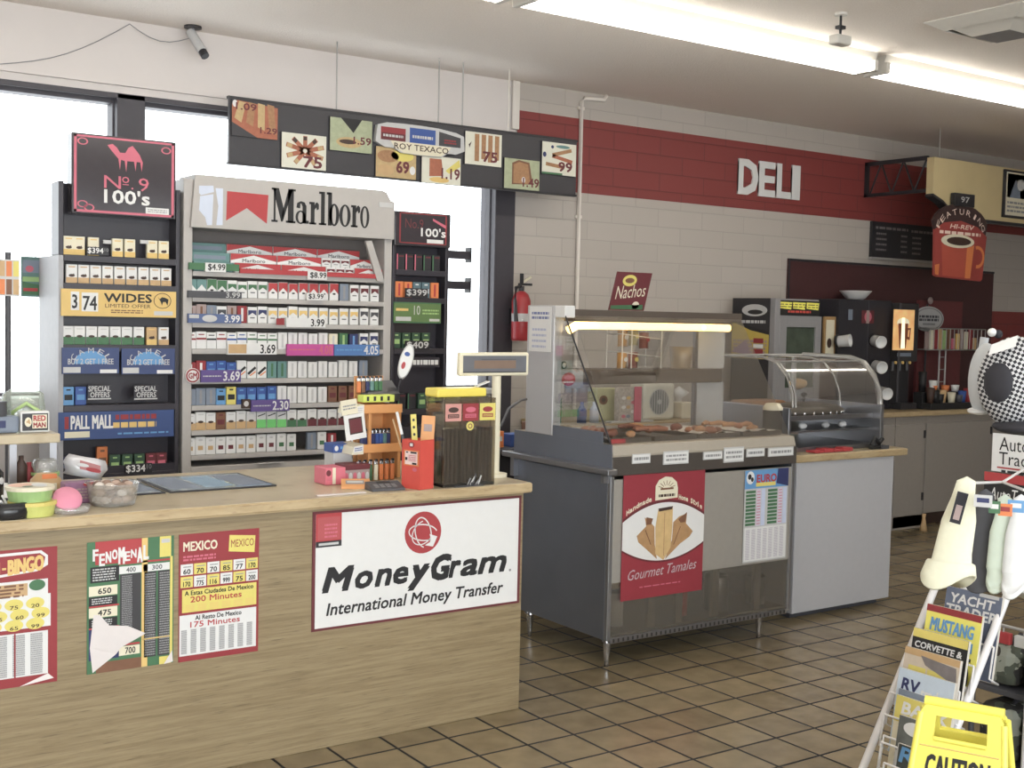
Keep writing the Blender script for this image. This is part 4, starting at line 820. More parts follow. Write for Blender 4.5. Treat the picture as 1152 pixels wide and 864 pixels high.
# small orange price holder and grey calculator lying in front
def lying(px, py, w_, d_, h_, base, name, label, cat, fn=None, rot=0):
    p = B(px, py, 3.845); m = MB(); m.M = Matrix.Translation((p.x, p.y, ZC+.0004)) @ Matrix.Rotation(math.radians(rot), 4, 'Z')
    m.prismx([(-d_/2, 0), (d_/2, 0), (d_/2, h_), (-d_/2+.006, h_*.35), (-d_/2, h_*.25)], -w_/2, w_/2, base)
    c = Cv(m, (-w_/2, d_/2, h_), (w_, 0, 0), (0, -d_+.006, -h_*.65)); 
    if fn: fn(c)
    m.M = None; return tag(m.build(name), label, cat)
lying(400, 549, .105, .06, .03, orp, 'price_holder', 'small orange wedge with a grey label lying before the lighters', 'price holder', lambda c: c.rect(.15, .25, .8, .75, grey).rect(.2, .35, .75, .6, lgrey, 2), -25)
lying(433, 551, .13, .07, .028, darkgrey, 'calculator', 'dark grey calculator lying on the counter edge by the red carton', 'calculator', lambda c: [c.rect(.3, .12, .72, .35, black)]+[c.rect(.15+.18*i, .45+.16*j, .28+.18*i, .55+.16*j, grey) for i in range(4) for j in range(3)], -5)
m = MB(); p = B(385, 556, 3.815); m.box(p.x-.1, p.x+.09, p.y-.012, p.y+.012, ZC+.0004, ZC+.003, wp); tag(m.build('paper_or_glare_slip'), 'thin white strip painting a glare line on the counter edge below the pink box', 'paper')  # pale strip laid on the edge to paint a line of glare, no paper
# red carton with tools
f0 = B(472, 554.5)
rw, rd, rh = .092, .075, .182
t = thing('red_carton', (f0.x, f0.y, ZC), 'bright red upright carton holding rulers and sticks on the counter', 'carton')
M0 = Matrix.Translation((f0.x, f0.y, 0)) @ Matrix.Rotation(math.radians(-73), 4, 'Z')
redc = mat('carton_red', (216, 62, 44), noise=.05)
m = MB(); m.M = M0
zt = Zt+rh
m.box(-rw, 0, 0, .004, Zt, zt, redc).box(-rw, 0, rd-.004, rd, Zt, zt, redc).box(-rw, -rw+.004, .004, rd-.004, Zt, zt, redc).box(-.004, 0, .004, rd-.004, Zt, zt, redc).box(-rw+.004, -.004, .004, rd-.004, Zt, Zt+.004, redc)
m.M = None; m.build('carton_body', t)
m = MB(); m.M = M0; c = Cv.Y(m, -rw, 0, Zt, zt, 0); c.ell(.52, .1, .16, .06, dred).rect(.44, .07, .6, .13, white, 2).rect(.1, .21, .94, .53, orange).rect(.18, .235, .86, .505, mat('label_pinkwhite', (236, 208, 204)), 2).rect(.24, .245, .36, .27, black, 3).rect(.48, .24, .82, .275, black, 3).rect(.2, .36, .32, .42, black, 3).rect(.58, .46, .82, .5, black, 3).dash(.38, .3, .8, .44, 4, pink, 3).ell(.72, .6, .12, .04, pink, 2)
m.M = None; m.build('label', t)
def tool(u, v, h, lean, w_, base, name, label, cat, fn=None, d=.003):
    m = MB(); m.M = M0 @ Matrix.Translation((u, v, Zt+.005)) @ Matrix.Rotation(math.radians(43), 4, 'Z') @ Matrix.Rotation(math.radians(lean), 4, 'Y'); m.box(-w_/2, w_/2, -d/2, d/2, 0, h, base, .0008)
    if fn: fn(Cv.Y(m, -w_/2, w_/2, 0, h, -d/2))
    m.M = None; tag(m.build(name), label, cat, 'tools in the red carton')
tool(-.05, .04, .27, -4, .022, yellow, 'ruler', 'yellow spotted ruler sticking up from the red carton', 'ruler', lambda c: [c.ell(.5, .08+.1*k, .2, .02, black) for k in range(5)])
tool(-.06, .035, .285, -14, .01, blackp, 'stick', 'dark stick with white tip leaning left out of the red carton', 'stick', lambda c: c.rect(0, 0, 1, .3, white), .008)
tool(-.03, .055, .265, 3, .05, orp, 'card', 'orange card rising from the back of the red carton', 'card', lambda c: c.rect(.2, .12, .8, .22, mauve))
tool(-.075, .04, .26, -17, .006, tan, 'chopstick', 'thin tan stick leaning far left out of the red carton', 'stick', None, .006)
# acrylic cigar dispenser
d0 = B(499, 552); yF = d0.y+.012
x0 = X_(499.5, yF); x1 = X_(557, yF); zt = atY(528, 448, yF).z; yB = yF+.14
t = thing('cigar_dispenser', ((x0+x1)/2, (yF+yB)/2, ZC), 'tall clear acrylic cigar dispenser with yellow lid and three labels', 'dispenser')
acr = glass('acrylic', (240, 236, 226), refl=.06, haze=.02)
m = MB().box(x0, x1, yF, yF+.004, Zt, zt, acr).box(x0, x0+.004, yF+.004, yB-.004, Zt, zt, acr).box(x1-.004, x1, yF+.004, yB-.004, Zt, zt, acr).box(x0, x1, yB-.004, yB, Zt, zt, acr)
for k in (1, 2): xx = x0+(x1-x0)*k/3; m.box(xx-.0015, xx+.0015, yF+.004, yB-.004, Zt, zt, acr)
m.build('case', t)
MB().box(x0, x1, yF+.004, yB, Zt, Zt+.01, blackp).build('base', t)
MB().box(x0-.002, x1-.01, yF+.05, yB+.005, zt+.001, zt+.034, mat('lid_yellow', (238, 216, 24), rough=.35, noise=.04), .006).build('lid', t)
for k, (bc, tc) in enumerate(((mat('label_rose', (206, 140, 130)), dbrown), (dred, pink), (yellow, dred))):
    a = x0+(x1-x0)*(k+.04)/3; b_ = x0+(x1-x0)*(k+.96)/3; m = MB().box(a, b_, yF-.0015, yF-.0002, zt-.085, zt-.02, bc); c = Cv.Y(m, a, b_, zt-.085, zt-.02, yF-.0015); c.ell(.5, .35, .32, .16, tc).rect(.15, .6, .85, .82, tc).dash(.2, .64, .8, .78, 2, bc, 2); m.build('label', t)
xx = x0+(x1-x0)*.49; m = MB().cyl((xx, yF-.0016, zt-.105), .02, .0014, blackp, 20, ax=(0, 1, 0)); Cv.Y(m, xx-.02, xx+.02, zt-.125, zt-.085, yF-.0016).ell(.5, .5, .42, .42, yellow).ring(.5, .5, .25, .25, .4, brown, 2); m.build('sticker', t)
cig = mat('cigar_brown', (56, 38, 32), noise=.25, scale=50, rough=.6)
for k in range(3):
    for r_ in range(2):
        for q in range(4):
            xx = x0+(x1-x0)*(k+.14+.24*q)/3; yy = yF+.02+.05*r_
            o = MB().tube([(xx, yy, Zt+.012), (xx, yy, zt-.12+.012*random.random()-.03*r_)], .0085, cig, 8).build('cigar'); tag(o, 'dark brown cigar standing upright in the acrylic dispenser', 'cigar', 'cigars in the acrylic dispenser')

m = MB(); m.M = Matrix.Translation((0, 0, .0015))
for k in range(5): m.tube([(x0+.1+.012*k, yF-.012, ZC+.006), (x0+.115+.012*k+.01*(k % 2), yF-.008, ZC+.03+.008*(k % 3))], .003, [grey, lgrey, darkgrey][k % 3], 6)
m.ball((x0+.12, yF-.012, ZC+.008), .0075, blackp).box(x0+.04, x0+.17, yF-.018, yF-.006, ZC+.0004, ZC+.004, darkgrey); tag(m.build('key_bundle'), 'small tangle of grey metal clips at the foot of the acrylic dispenser', 'clips')
MB().box(X_(484, yF+.08), X_(498, yF+.08), yF+.06, yF+.12, Zt, zt-.08, dbrown, .002); o = MB().box(X_(487, yF+.09), X_(493, yF+.09), yF+.07, yF+.12, Zt, atY(490, 478, yF+.09).z, dbrown, .003).build('dark_carton'); tag(o, 'dark brown narrow carton between the red carton and the acrylic dispenser', 'carton')
# pole display
yP = yB+.045; xp = atY(557.5, 480, yP).x
t = thing('customer_display', (xp, yP, ZC), 'cream customer price display on a pole behind the acrylic dispenser', 'display')
zd0 = atY(556, 422, yP).z; MB().cyl((xp, yP, Zt), .05, .014, cream, 20).build('base', t); MB().cyl((xp, yP, Zt+.014), .0185, zd0-Zt-.013, cream, 18).build('pole', t)
a, b_, z0, z1 = rectY(517.5, 397, 595, 422.5, yP-.03)
o = MB().box(a, b_, yP-.03, yP-.002, z0, z1+.002, cream, .008).build('display_head', t)
m = MB(); c = Cv.Y(m, a, b_, z0, z1+.002, yP-.0302); c.rect(.045, .14, .955, .86, mat('display_window', (106, 108, 116), rough=.15)).rect(.2, .34, .8, .68, mat('display_filter', (132, 108, 92), rough=.2), 2).rect(.3, .28, .8, .31, darkgrey, 2).rect(.045, .82, .955, .86, black, 2); m.build('screen', o)
m = MB().tube([atY(563, 480, yP+.02), atY(572, 460, yP+.06), atY(586, 450, yP+.2), atY(592, 449, yP+.3)], .006, darkgrey, 6)
m.build('cable', t)
# open white booklet behind the dispenser lid
m = MB(); p = atY(543, 434, yB-.03); m.M = Matrix.Translation((p.x, yB-.03, zt+.0365)) @ Matrix.Rotation(math.radians(-18), 4, 'Y'); m.box(-.03, .03, -.012, .012, .008, .012, white); m.M = None; tag(m.build('paper_or_glare_slip'), 'folded white paper lying on the yellow dispenser lid', 'paper')
# ================================================================ THINGS ON THE COUNTER, LEFT
# raised shelf
ax_ = atY(68, 487, 4.32); zS = ax_.z-.0
t = thing('counter_shelf', (.7, 4.45, ZC), 'raised beige shelf on posts at the left end of the counter', 'shelf')
zsh = atY(60, 488, 4.34).z; xe = atY(68, 490, 4.34).x
MB().box(.0, xe, 4.34, 4.56, zsh-.032, zsh, ctop, .004).build('shelf_board', t)
for px in (14, 59):
    x = atY(px, 520, 4.42 if px < 20 else 4.5).x; y = 4.42 if px < 20 else 4.5; MB().box(x-.012, x+.012, y-.012, y+.012, Zt, zsh-.0325, steel).build('post', t)
xx = atY(40, 475, 4.42)
a, b_, z0, z1 = rectY(23, 463, 56, 486, 4.40)
m = MB().box(a, b_, 4.40, 4.44, zsh+.0005, z1, white, .006); c = Cv.Y(m, a, b_, zsh, z1, 4.40); c.rect(.06, .1, .94, .9, blackp).ell(.26, .5, .12, .22, cream, 2).poly([(.18, .5), (.3, .35), (.34, .6)], tan, 3).rect(.4, .16, .9, .8, cream, 2).text('RED', .43, .2, .86, .46, red, 3, .05).text('MAN', .43, .52, .86, .76, dred, 3, .05)
tag(m.build('tobacco_box'), 'white box with a black and red panel on the raised shelf', 'box')
bagm = glass('clear_bag', (240, 248, 240), refl=.2, rough=.15, haze=.15)
t = thing('clear_bag', (atY(26, 460, 4.5).x, 4.5, zsh), 'clear plastic bag with green handles behind the white box on the shelf', 'bag')
bx_ = atY(26, 450, 4.5).x; zb = atY(26, 437, 4.5).z
MB().lathe([(.001, 0), (.075, .002), (.08, .04), (.07, zb-zsh-.02), (.04, zb-zsh), (.001, zb-zsh)], (bx_, 4.5, zsh+.0005), bagm, 18, sy=.5).build('bag_body', t)
lm_ = mat('lime_strap', (170, 200, 120)); MB().tube([(bx_-.05, 4.452, zsh+.004), (bx_-.045, 4.452, zsh+.07), (bx_, 4.452, zsh+.10), (bx_+.045, 4.452, zsh+.07), (bx_+.05, 4.452, zsh+.004)], .007, lm_).build('handle', t)
m = MB(); p = atY(5, 470, 4.42); m.box(p.x-.07, p.x+.045, 4.40, 4.46, zsh+.0005, zsh+.06, bluegrey, .01).cyl((p.x-.02, 4.43, zsh+.06), .03, .05, darkgrey).box(p.x-.06, p.x, 4.398, 4.402, zsh+.02, zsh+.045, navy); tag(m.build('tape_dispenser'), 'blue-grey tape dispenser at the left of the raised shelf', 'dispenser')
candy = [mat('candy_%d' % i, c_, noise=.1) for i, c_ in enumerate(((206, 190, 176), (150, 120, 100), (190, 160, 140), (120, 92, 80), (226, 216, 206)))]
# clear candy bowl
p = B(134, 571); bz = atY(134, 543, p.y+.07).z-ZC; bw = (atY(163, 560, p.y+.07).x-atY(106, 560, p.y+.07).x)/2
t = thing('candy_bowl', (p.x, p.y+.07, ZC), 'clear plastic bowl of wrapped candies in front of the blue mat', 'bowl')
bowl = glass('bowl_plastic', (250, 250, 250), refl=.3, rough=.08, haze=.12)
MB().lathe([(.001, .001), (bw*.82, .001), (bw*.9, .02), (bw, bz), (bw+.006, bz+.004), (bw-.004, bz), (bw*.9-.004, .022), (bw*.8, .005), (.001, .005)], (p.x, p.y+.07, ZC), bowl, 28).build('bowl', t)
k = 0
for zz, cnt, rad in ((.022, 10, .7), (.022, 4, .3), (.045, 10, .74), (.045, 4, .3), (.066, 8, .62), (.07, 3, .25)):
    for i in range(cnt):
        a = 2*math.pi*i/cnt+zz*40; m = MB().ball((p.x+math.cos(a)*bw*rad*.95, p.y+.07+math.sin(a)*bw*rad*.95, ZC+zz), .0155, candy[k % 5], 1.1, .8, .8, 8); tag(m.build('wrapped_candy'), 'small wrapped candy in the clear bowl', 'candy', 'candies in the clear bowl'); k += 1
# crisp bag
p = B(103, 548); zt = atY(100, 509, p.y+.1).z
t = thing('snack_bag', (p.x, p.y+.14, ZC), 'silver snack bag with red print standing behind the candy bowl', 'bag')
m = MB(); m.M = Matrix.Translation((p.x, p.y+.14, Zt)) @ Matrix.Rotation(math.radians(14), 4, 'Y')
h_ = zt-ZC-.02; foil = mat('silver_foil', (214, 214, 220), rough=.3, metal=.2, noise=.2, scale=20)
vs = []; 
for i in range(7):
    f_ = i/6; th = .035*math.sin(math.pi*min(1, f_*1.02))+.002; w_ = .075+.008*math.cos(f_*9)
    vs.append([(-w_, -th*.2, h_*f_), (-w_*.5, -th, h_*f_+.004*math.sin(i*3)), (0, -th*1.1, h_*f_), (w_*.5, -th, h_*f_-.004*math.sin(i*2)), (w_, -th*.2, h_*f_), (w_*.5, th, h_*f_), (0, th, h_*f_), (-w_*.5, th, h_*f_)])
fl = [q for r in vs for q in r]; m.add([(x, y, max(z, .02)) for x, y, z in fl], [(i*8+k, i*8+(k+1) % 8, i*8+8+(k+1) % 8, i*8+8+k) for i in range(6) for k in range(8)]+[tuple(range(8)), tuple(range(48, 56))], foil, True)
m.build('bag_body', t)
m2 = MB(); m2.M = m.M; c = Cv.Y(m2, -.07, .07, .03, h_, -.042); c.poly([(.25, .2), (.8, .3), (.85, .75), (.3, .7)], mat('print_rose', (190, 120, 120))).ell(.65, .62, .2, .12, red, 2).ell(.35, .45, .16, .1, white, 2); m2.build('front_print', t)
# tubs
limep = mat('tub_lid_lime', (200, 204, 92), noise=.08)
for k, (px, py, up) in enumerate(((41, 581, 0), (38, 581, 1))):
    p = B(41, 582); yy = p.y+.05; m = MB(); r_ = .068
    z0 = Zt+up*.0465; 
    t = thing('food_tub', (p.x-.008*up, yy, z0), ['lower of two stacked yellow tubs at the counter front', 'upper stacked tub with peach and white lid at the counter front'][up], 'tub', 'two stacked tubs on the counter')
    MB().lathe([(.001, 0), (r_*.9, 0), (r_, .034), (.001, .034)], (p.x-.008*up, yy, z0), [limep, lgreen][up], 24, smooth=False).build('tub_body', t)
    m = MB().lathe([(.001, .034), (r_+.004, .034), (r_+.004, .045), (r_-.004, .046), (.001, .046)], (p.x-.008*up, yy, z0), [mat('tub_lid_yellow', (214, 196, 84)), cream][up], 24, smooth=False)
    if up: c = Cv(m, (p.x-.008-r_, yy+r_, z0+.046), (2*r_, 0, 0), (0, -2*r_, 0)); c.ell(.35, .45, .3, .32, mat('peach_print', (232, 180, 150))).ell(.68, .6, .16, .3, white, 2).ell(.4, .75, .12, .08, green, 3)
    m.build('lid', t)
# ashtray and jar
p = B(13, 586); t = thing('round_ashtray', (p.x, p.y+.06, ZC), 'black round ashtray at the far left front of the counter', 'ashtray')
MB().lathe([(.001, .002), (.066, .002), (.07, .02), (.068, .05), (.058, .052), (.05, .03), (.001, .026)], (p.x, p.y+.06, Zt-.002), mat('gloss_black', (30, 30, 34), rough=.15), 26).build('dish', t)
m = MB()
for k in range(5): a = k*1.3; m.tube([(p.x+.02*math.cos(a), p.y+.06+.02*math.sin(a), ZC+.032), (p.x+.058*math.cos(a+.3), p.y+.06+.058*math.sin(a+.3), ZC+.058)], .004, white, 6)
m.build('stubs', t)
p = B(4, 566); m = MB().lathe([(.001, 0), (.035, 0), (.035, .085), (.022, .1), (.022, .12), (.001, .12)], (p.x-.01, p.y+.12, Zt), mat('gloss_black', (30, 30, 34)), 18); c = Cv.Y(m, p.x-.045, p.x+.025, ZC+.02, ZC+.08, p.y+.12-.0352); c.ell(.5, .5, .2, .3, lgrey).ell(.8, .3, .1, .2, lgrey)
tag(m.build('black_jar'), 'black jar with white marks at the far left of the counter', 'jar')
# pink lidded tray and purple box
p = B(78, 578); m = MB().lathe([(.001, 0), (.055, 0), (.062, .02), (.001, .02)], (p.x+.01, p.y+.03, Zt), bowl, 22)
tag(m.build('clear_tray'), 'clear low plastic tray in front of the pink disc on the counter', 'tray')
m = MB(); m.M = Matrix.Translation((p.x-.002, p.y+.015, ZC+.045)) @ Matrix.Rotation(math.radians(48), 4, 'X'); m.lathe([(.001, -.004), (.042, -.004), (.045, 0), (.042, .006), (.001, .008)], (0, 0, 0), mat('pink_lid', (224, 132, 160), noise=.05), 24); m.M = None
tag(m.build('pink_lid'), 'pink round lid propped up on the clear tray', 'lid')
p = B(97, 569); m = MB().box(p.x-.055, p.x+.05, p.y+.05, p.y+.11, Zt, ZC+.07, mat('purple_candy_box', (140, 92, 128), noise=.25, scale=60), .005); c = Cv.Y(m, p.x-.055, p.x+.05, ZC, ZC+.07, p.y+.05); c.dash(.1, .25, .9, .8, 4, mauve, 1, .6).ell(.75, .1, .2, .1, red, 2)
tag(m.build('candy_carton'), 'purple candy carton between the tubs and the candy bowl', 'carton')
p = B(88, 556); zz = atY(88, 545, p.y+.16).z
m = MB().lathe([(.001, 0), (.04, 0), (.045, zz-ZC-.012), (.001, zz-ZC-.012)], (p.x, p.y+.16, Zt), mauve, 20).lathe([(.03, zz-ZC-.012), (.052, zz-ZC-.01), (.052, zz-ZC+.004), (.03, zz-ZC+.006), (.03, zz-ZC-.012)], (p.x, p.y+.16, Zt), yellow, 20)
tag(m.build('yellow_rim_jar'), 'jar with a yellow rim standing behind the purple carton', 'jar')
p = B(66, 566); zz = atY(66, 532, p.y+.17).z
m = MB().lathe([(.001, 0), (.045, 0), (.05, .03), (.05, zz-ZC-.02), (.03, zz-ZC), (.001, zz-ZC)], (p.x, p.y+.17, Zt), tan, 20)
c = Cv.Y(m, p.x-.03, p.x+.03, ZC+.01, ZC+.09, p.y+.17-.0505); c.rect(.1, .1, .9, .3, orange).rect(.1, .5, .9, .8, cream)
tag(m.build('snack_tub'), 'tan round tub with orange band under the raised shelf end', 'tub')
p = B(54, 552); zz = atY(54, 514, p.y+.1).z
t = thing('clear_jar', (p.x, p.y+.04, ZC), 'clear jar with pale green lid ring behind the stacked tubs', 'jar')
MB().lathe([(.001, 0), (.04, 0), (.042, .02), (.042, zz-ZC-.01), (.034, zz-ZC), (.032, zz-ZC-.004), (.038, .01), (.001, .008)], (p.x, p.y+.04, Zt), bowl, 20).build('glass_body', t)
MB().lathe([(.0425, .05), (.048, .05), (.048, .062), (.0425, .062), (.0425, .05)], (p.x, p.y+.04, Zt), lgreen, 20).build('ring', t)
for k, (px, py, c_, h_, lab) in enumerate(((28, 545, green, .07, 'green bottle under the raised shelf'), (36, 546, dbrown, .085, 'dark bottle under the raised shelf beside the green one'), (45, 545, dred, .06, 'dark red bottle under the raised shelf'))):
    p = B(px, py+12); m = MB().lathe([(.001, 0), (.021, 0), (.021, h_), (.009, h_+.02), (.009, h_+.035), (.001, h_+.035)], (p.x, p.y+.16, Zt), c_, 14); tag(m.build('small_bottle'), lab, 'bottle')
# ================================================================ DELI WARMER
DX0, DX1, DY, DB = 3.335, 4.50, 4.06, 4.80
ss = mat('deli_steel', (150, 150, 152), rough=.34, metal=.75, noise=.07, scale=5)
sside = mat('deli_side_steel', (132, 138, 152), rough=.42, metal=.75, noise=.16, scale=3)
band = mat('deli_band', (84, 76, 70), rough=.4, metal=.3)
ledge = mat('deli_ledge', (168, 158, 142), rough=.4, noise=.05)
t = thing('deli_warmer', ((DX0+DX1)/2, (DY+DB)/2, 0), 'stainless steel deli food warmer with slanted glass, beside the checkout counter', 'food warmer')
MB().box(DX0, DX0+.02, DY+.02, DB, .13, .86, sside, .003).build('side_panel', t); MB().box(DX1-.02, DX1, DY+.02, DB, .13, .86, sside, .003).build('side_panel', t)
MB().box(DX0+.02, DX1-.02, DB-.02, DB, .45, .86, ss).build('back_panel', t); MB().box(DX0+.02, DX1-.02, DY+.02, DB-.02, .13, .15, dsteel).build('floor_panel', t)
fp = mat('deli_front_grey', (168, 163, 154), rough=.4, metal=.35, noise=.05)
MB().box(DX0+.022, DX1-.022, DY, DY+.02, .385, .845, fp, .002).build('front_panel', t)
m = MB().box(DX0, DX0+.022, DY-.002, DY+.02, .13, .86, ss, .003).box(DX1-.022, DX1, DY-.002, DY+.02, .13, .86, ss, .003).box(DX0+.022, DX1-.022, DY-.002, DY+.02, .115, .14, steel, .003)
for k in range(40): xx = DX0+.04+(DX1-DX0-.08)*k/39; m.box(xx-.004, xx+.004, DY-.004, DY-.002, .12, .136, dsteel)
m.build('front_frame', t)
dg = glass('dark_glass', (225, 220, 212), refl=.16, haze=.07)
MB().box(DX0+.022, DX1-.022, DY+.004, DY+.008, .14, .385, dg).build('lower_window', t)
m = MB()
for xx in (3.62, 3.79, 4.02, 4.30): m.box(xx-.02, xx+.02, DY+.03, DY+.05, .15, .385, ss)
m.build('divider', t)
m = MB()
for xx, c_, r_ in ((3.52, dred, .04), (3.9, red, .03), (4.12, grey, .06), (4.2, lgrey, .05), (4.4, darkgrey, .05)): pass
# tins stored behind the lower window are separate things
for xx, c_, r_, h_, lab in ((3.50, lgrey, .035, .16, 'grey tin'), (3.90, red, .032, .12, 'red tin'), (4.13, steel, .06, .17, 'round steel pot'), (4.40, darkgrey, .05, .14, 'dark tin')):
    o = MB().lathe([(.001, 0), (r_, 0), (r_, h_-.01), (r_-.006, h_), (r_-.006, h_-.004), (.001, h_-.004)], (xx, DY+.14, .1505), c_, 18).build('tin'); tag(o, lab+' stored behind the lower window of the deli warmer', 'tin')
for x_, y_ in ((DX0+.045, DY+.05), (DX1-.16, DY+.05), (DX0+.045, DB-.1), (DX1-.16, DB-.1)):
    m = MB().lathe([(.001, 0), (.010, 0), (.011, .03), (.012, .04), (.018, .1), (.03, .129), (.001, .129)], (x_, y_, 0), chrome, 14); m.build('leg', t)
# tray slide on the left side, top rails
MB().box(DX0-.055, DX0-.001, DY-.05, DB+.03, .872, .898, steel, .004).box(DX0-.03, DX0-.001, DB-.04, DB-.01, .78, .872, steel).box(DX0-.03, DX0-.001, DY+.01, DY+.03, .83, .872, steel).build('tray_slide', t)
m = MB().box(DX0, DX1, DY-.012, DB, .862, .945, band, .003); m.build('label_band', t)
m = MB().prismx([(DY-.012, .946), (DY-.015, .955), (DY-.004, .995), (DY+.04, 1.0), (DB, 1.0), (DB, .946)], DX0, DX1-.015, ledge); m.build('ledge', t)
MB().box(DX0-.003, DX0-.0005, DY-.01, DB, .862, 1.0, sside).box(DX0-.001, DX0+.0025, DY+.06, 4.49, 1.0, 1.05, sside).build('side_skirt', t)
for (x0, y0, x1, y1) in ((711, 511, 731, 520.5), (746, 508, 774, 521), (791, 508.5, 812, 516), (814, 503.5, 836, 519), (839.5, 505, 859.5, 513), (864, 504, 892, 512)):
    a, b_, z0, z1 = rectY(x0, y0, x1, y1, DY-.013); m = MB().box(a, min(b_, DX1), DY-.0165, DY-.0122, z0, z1, lgrey); c = Cv.Y(m, a, min(b_, DX1), z0, z1, DY-.0165); c.rect(.03, .1, .97, .9, white).dash(.1, .2, .9, .8, 1 if y1-y0 < 11 else 2, grey, 2, .5); m.build('price_label', t)
# end post, canopy, glass
pst = mat('post_steel', (190, 190, 192), rough=.4, metal=.35, noise=.06, scale=4)
o = MB().box(DX0, DX0+.05, 4.50, 4.715, 1.0, 1.605, pst, .004).build('end_post', t)
p = [atX(*q, DX0-.001) for q in ((588, 342), (614, 342))]
MB().box(DX0, DX0+.06, 4.42, 4.498, 1.55, 1.605, white, .003).build('end_cap', t)
darkcan = mat('canopy_brown', (88, 76, 66), rough=.4, noise=.06)
MB().box(DX0+.062, DX1-.02, 4.43, 4.75, 1.548, 1.59, darkcan, .003).build('canopy', t)
warm = mat('warm_lamp', (255, 206, 96), noise=0, emit=6)
m = MB().box(DX0+.08, DX1-.06, 4.46, 4.53, 1.533, 1.5475, darkcan); m.build('lamp_housing', t)
m = MB().tube([(DX0+.07, 4.485, 1.49), (DX0+.11, 4.475, 1.515), (DX0+.2, 4.47, 1.517), (DX1-.2, 4.47, 1.517), (DX1-.07, 4.475, 1.515)], .02, warm, 10); m.build('warming_lamp', t)
hot = mat('bright_lamp', (255, 236, 200), noise=0, emit=40)
MB().ball((atY(792, 361, 4.452).x, 4.452, 1.515), .009, hot).build('bulb', t)
cg = glass('deli_glass', (253, 253, 252), refl=.05)
MB().add([(DX0+.064, 4.425, 1.56), (DX1-.03, 4.425, 1.56), (DX1-.03, DY+.01, 1.0), (DX0+.01, DY+.01, 1.0), (DX0+.064, 4.429, 1.56), (DX1-.03, 4.429, 1.56), (DX1-.03, DY+.014, 1.0), (DX0+.01, DY+.014, 1.0)], [(0, 1, 2, 3), (7, 6, 5, 4), (0, 4, 5, 1), (1, 5, 6, 2), (2, 6, 7, 3), (3, 7, 4, 0)], cg).build('front_glass', t)
MB().prismx([(4.5, 1.0), (DY+.02, 1.0), (4.425, 1.55), (4.5, 1.55)], DX0+.004, DX0+.008, cg).build('side_glass', t)
MB().tube([(DX0+.006, DY+.01, 1.0), (DX0+.006, 4.425, 1.56)], .004, blackp, 6).build('glass_edge', t)
# middle shelf and posts
zA, zB = atY(700, 416, 4.55).z, atY(700, 432, 4.55).z
MB().box(DX0+.2, DX1-.03, 4.55, 4.74, zB, zA, darkcan, .003).build('middle_shelf', t)
a = atY(782, 400, 4.6).x; b_ = atY(815, 400, 4.6).x
for zz0, zz1 in ((1.0, zB-.001), (zA+.001, 1.532)):
    MB().box(a, a+.02, 4.6, 4.62, zz0, zz1, steel).box(a+.02, b_, 4.6, 4.62, zz0, zz1, lgrey).build('centre_post', t)
zr = atY(790, 470, 4.5).z
m = MB().box(DX0+.006, DX0+.17, 4.52, 4.6, atX(620, 437, DX0+.02).z-.0, atX(620, 416, DX0+.02).z, steel, .003)
zc0, zc1 = atX(620, 437, DX0+.02).z, atX(620, 416, DX0+.02).z
MB_ = None
o = MB().box(DX0+.055, DX0+.19, 4.515, 4.60, zc0, zc1, mat('control_grey', (160, 160, 160), rough=.4), .003).build('control_box', t)
m = MB(); c = Cv.Y(m, DX0+.055, DX0+.19, zc0, zc1, 4.515); c.ell(.35, .5, .3, .36, red).ell(.35, .42, .2, .14, pink, 2).dash(.12, .55, .58, .75, 1, white, 2); m.build('maker_plate', o)['label'] = 'red oval plate'
pp = atY(637, 411, 4.52); m = MB().lathe([(.001, 0), (.016, 0), (.018, .006), (.001, .01)], (pp.x, 4.545, pp.z), black, 18, ax=(0, -1, 0)).lathe([(.001, .0105), (.0125, .0102), (.001, .0115)], (pp.x, 4.545, pp.z), white, 18, ax=(0, -1, 0)); m.build('thermometer', t)
m = MB()
pr_ = atY(617, 400, 4.6)
MB().box(DX0+.055, DX0+.12, 4.60, 4.603, 1.42, 1.46, mauve).build('vent_plate', t)
# notice taped to the post
y0, y1 = 4.52, 4.695; m = MB().box(DX0-.003, DX0-.0005, y0, y1, atX(600, 395, DX0).z, 1.6, white); zz0, zz1 = atX(600, 395, DX0).z, 1.6
c = Cv(m, (DX0-.003, y1, zz1), (0, y0-y1, 0), (0, 0, zz0-zz1)); c.dash(.12, .1, .9, .3, 2, mat('ink_blue', (110, 120, 170)), 1, .55).dash(.15, .45, .8, .95, 4, mat('ink_faint', (170, 178, 205)), 1, .4, 5)
tag(m.build('paper_notice'), 'white paper notice taped to the steel post of the deli warmer', 'notice')
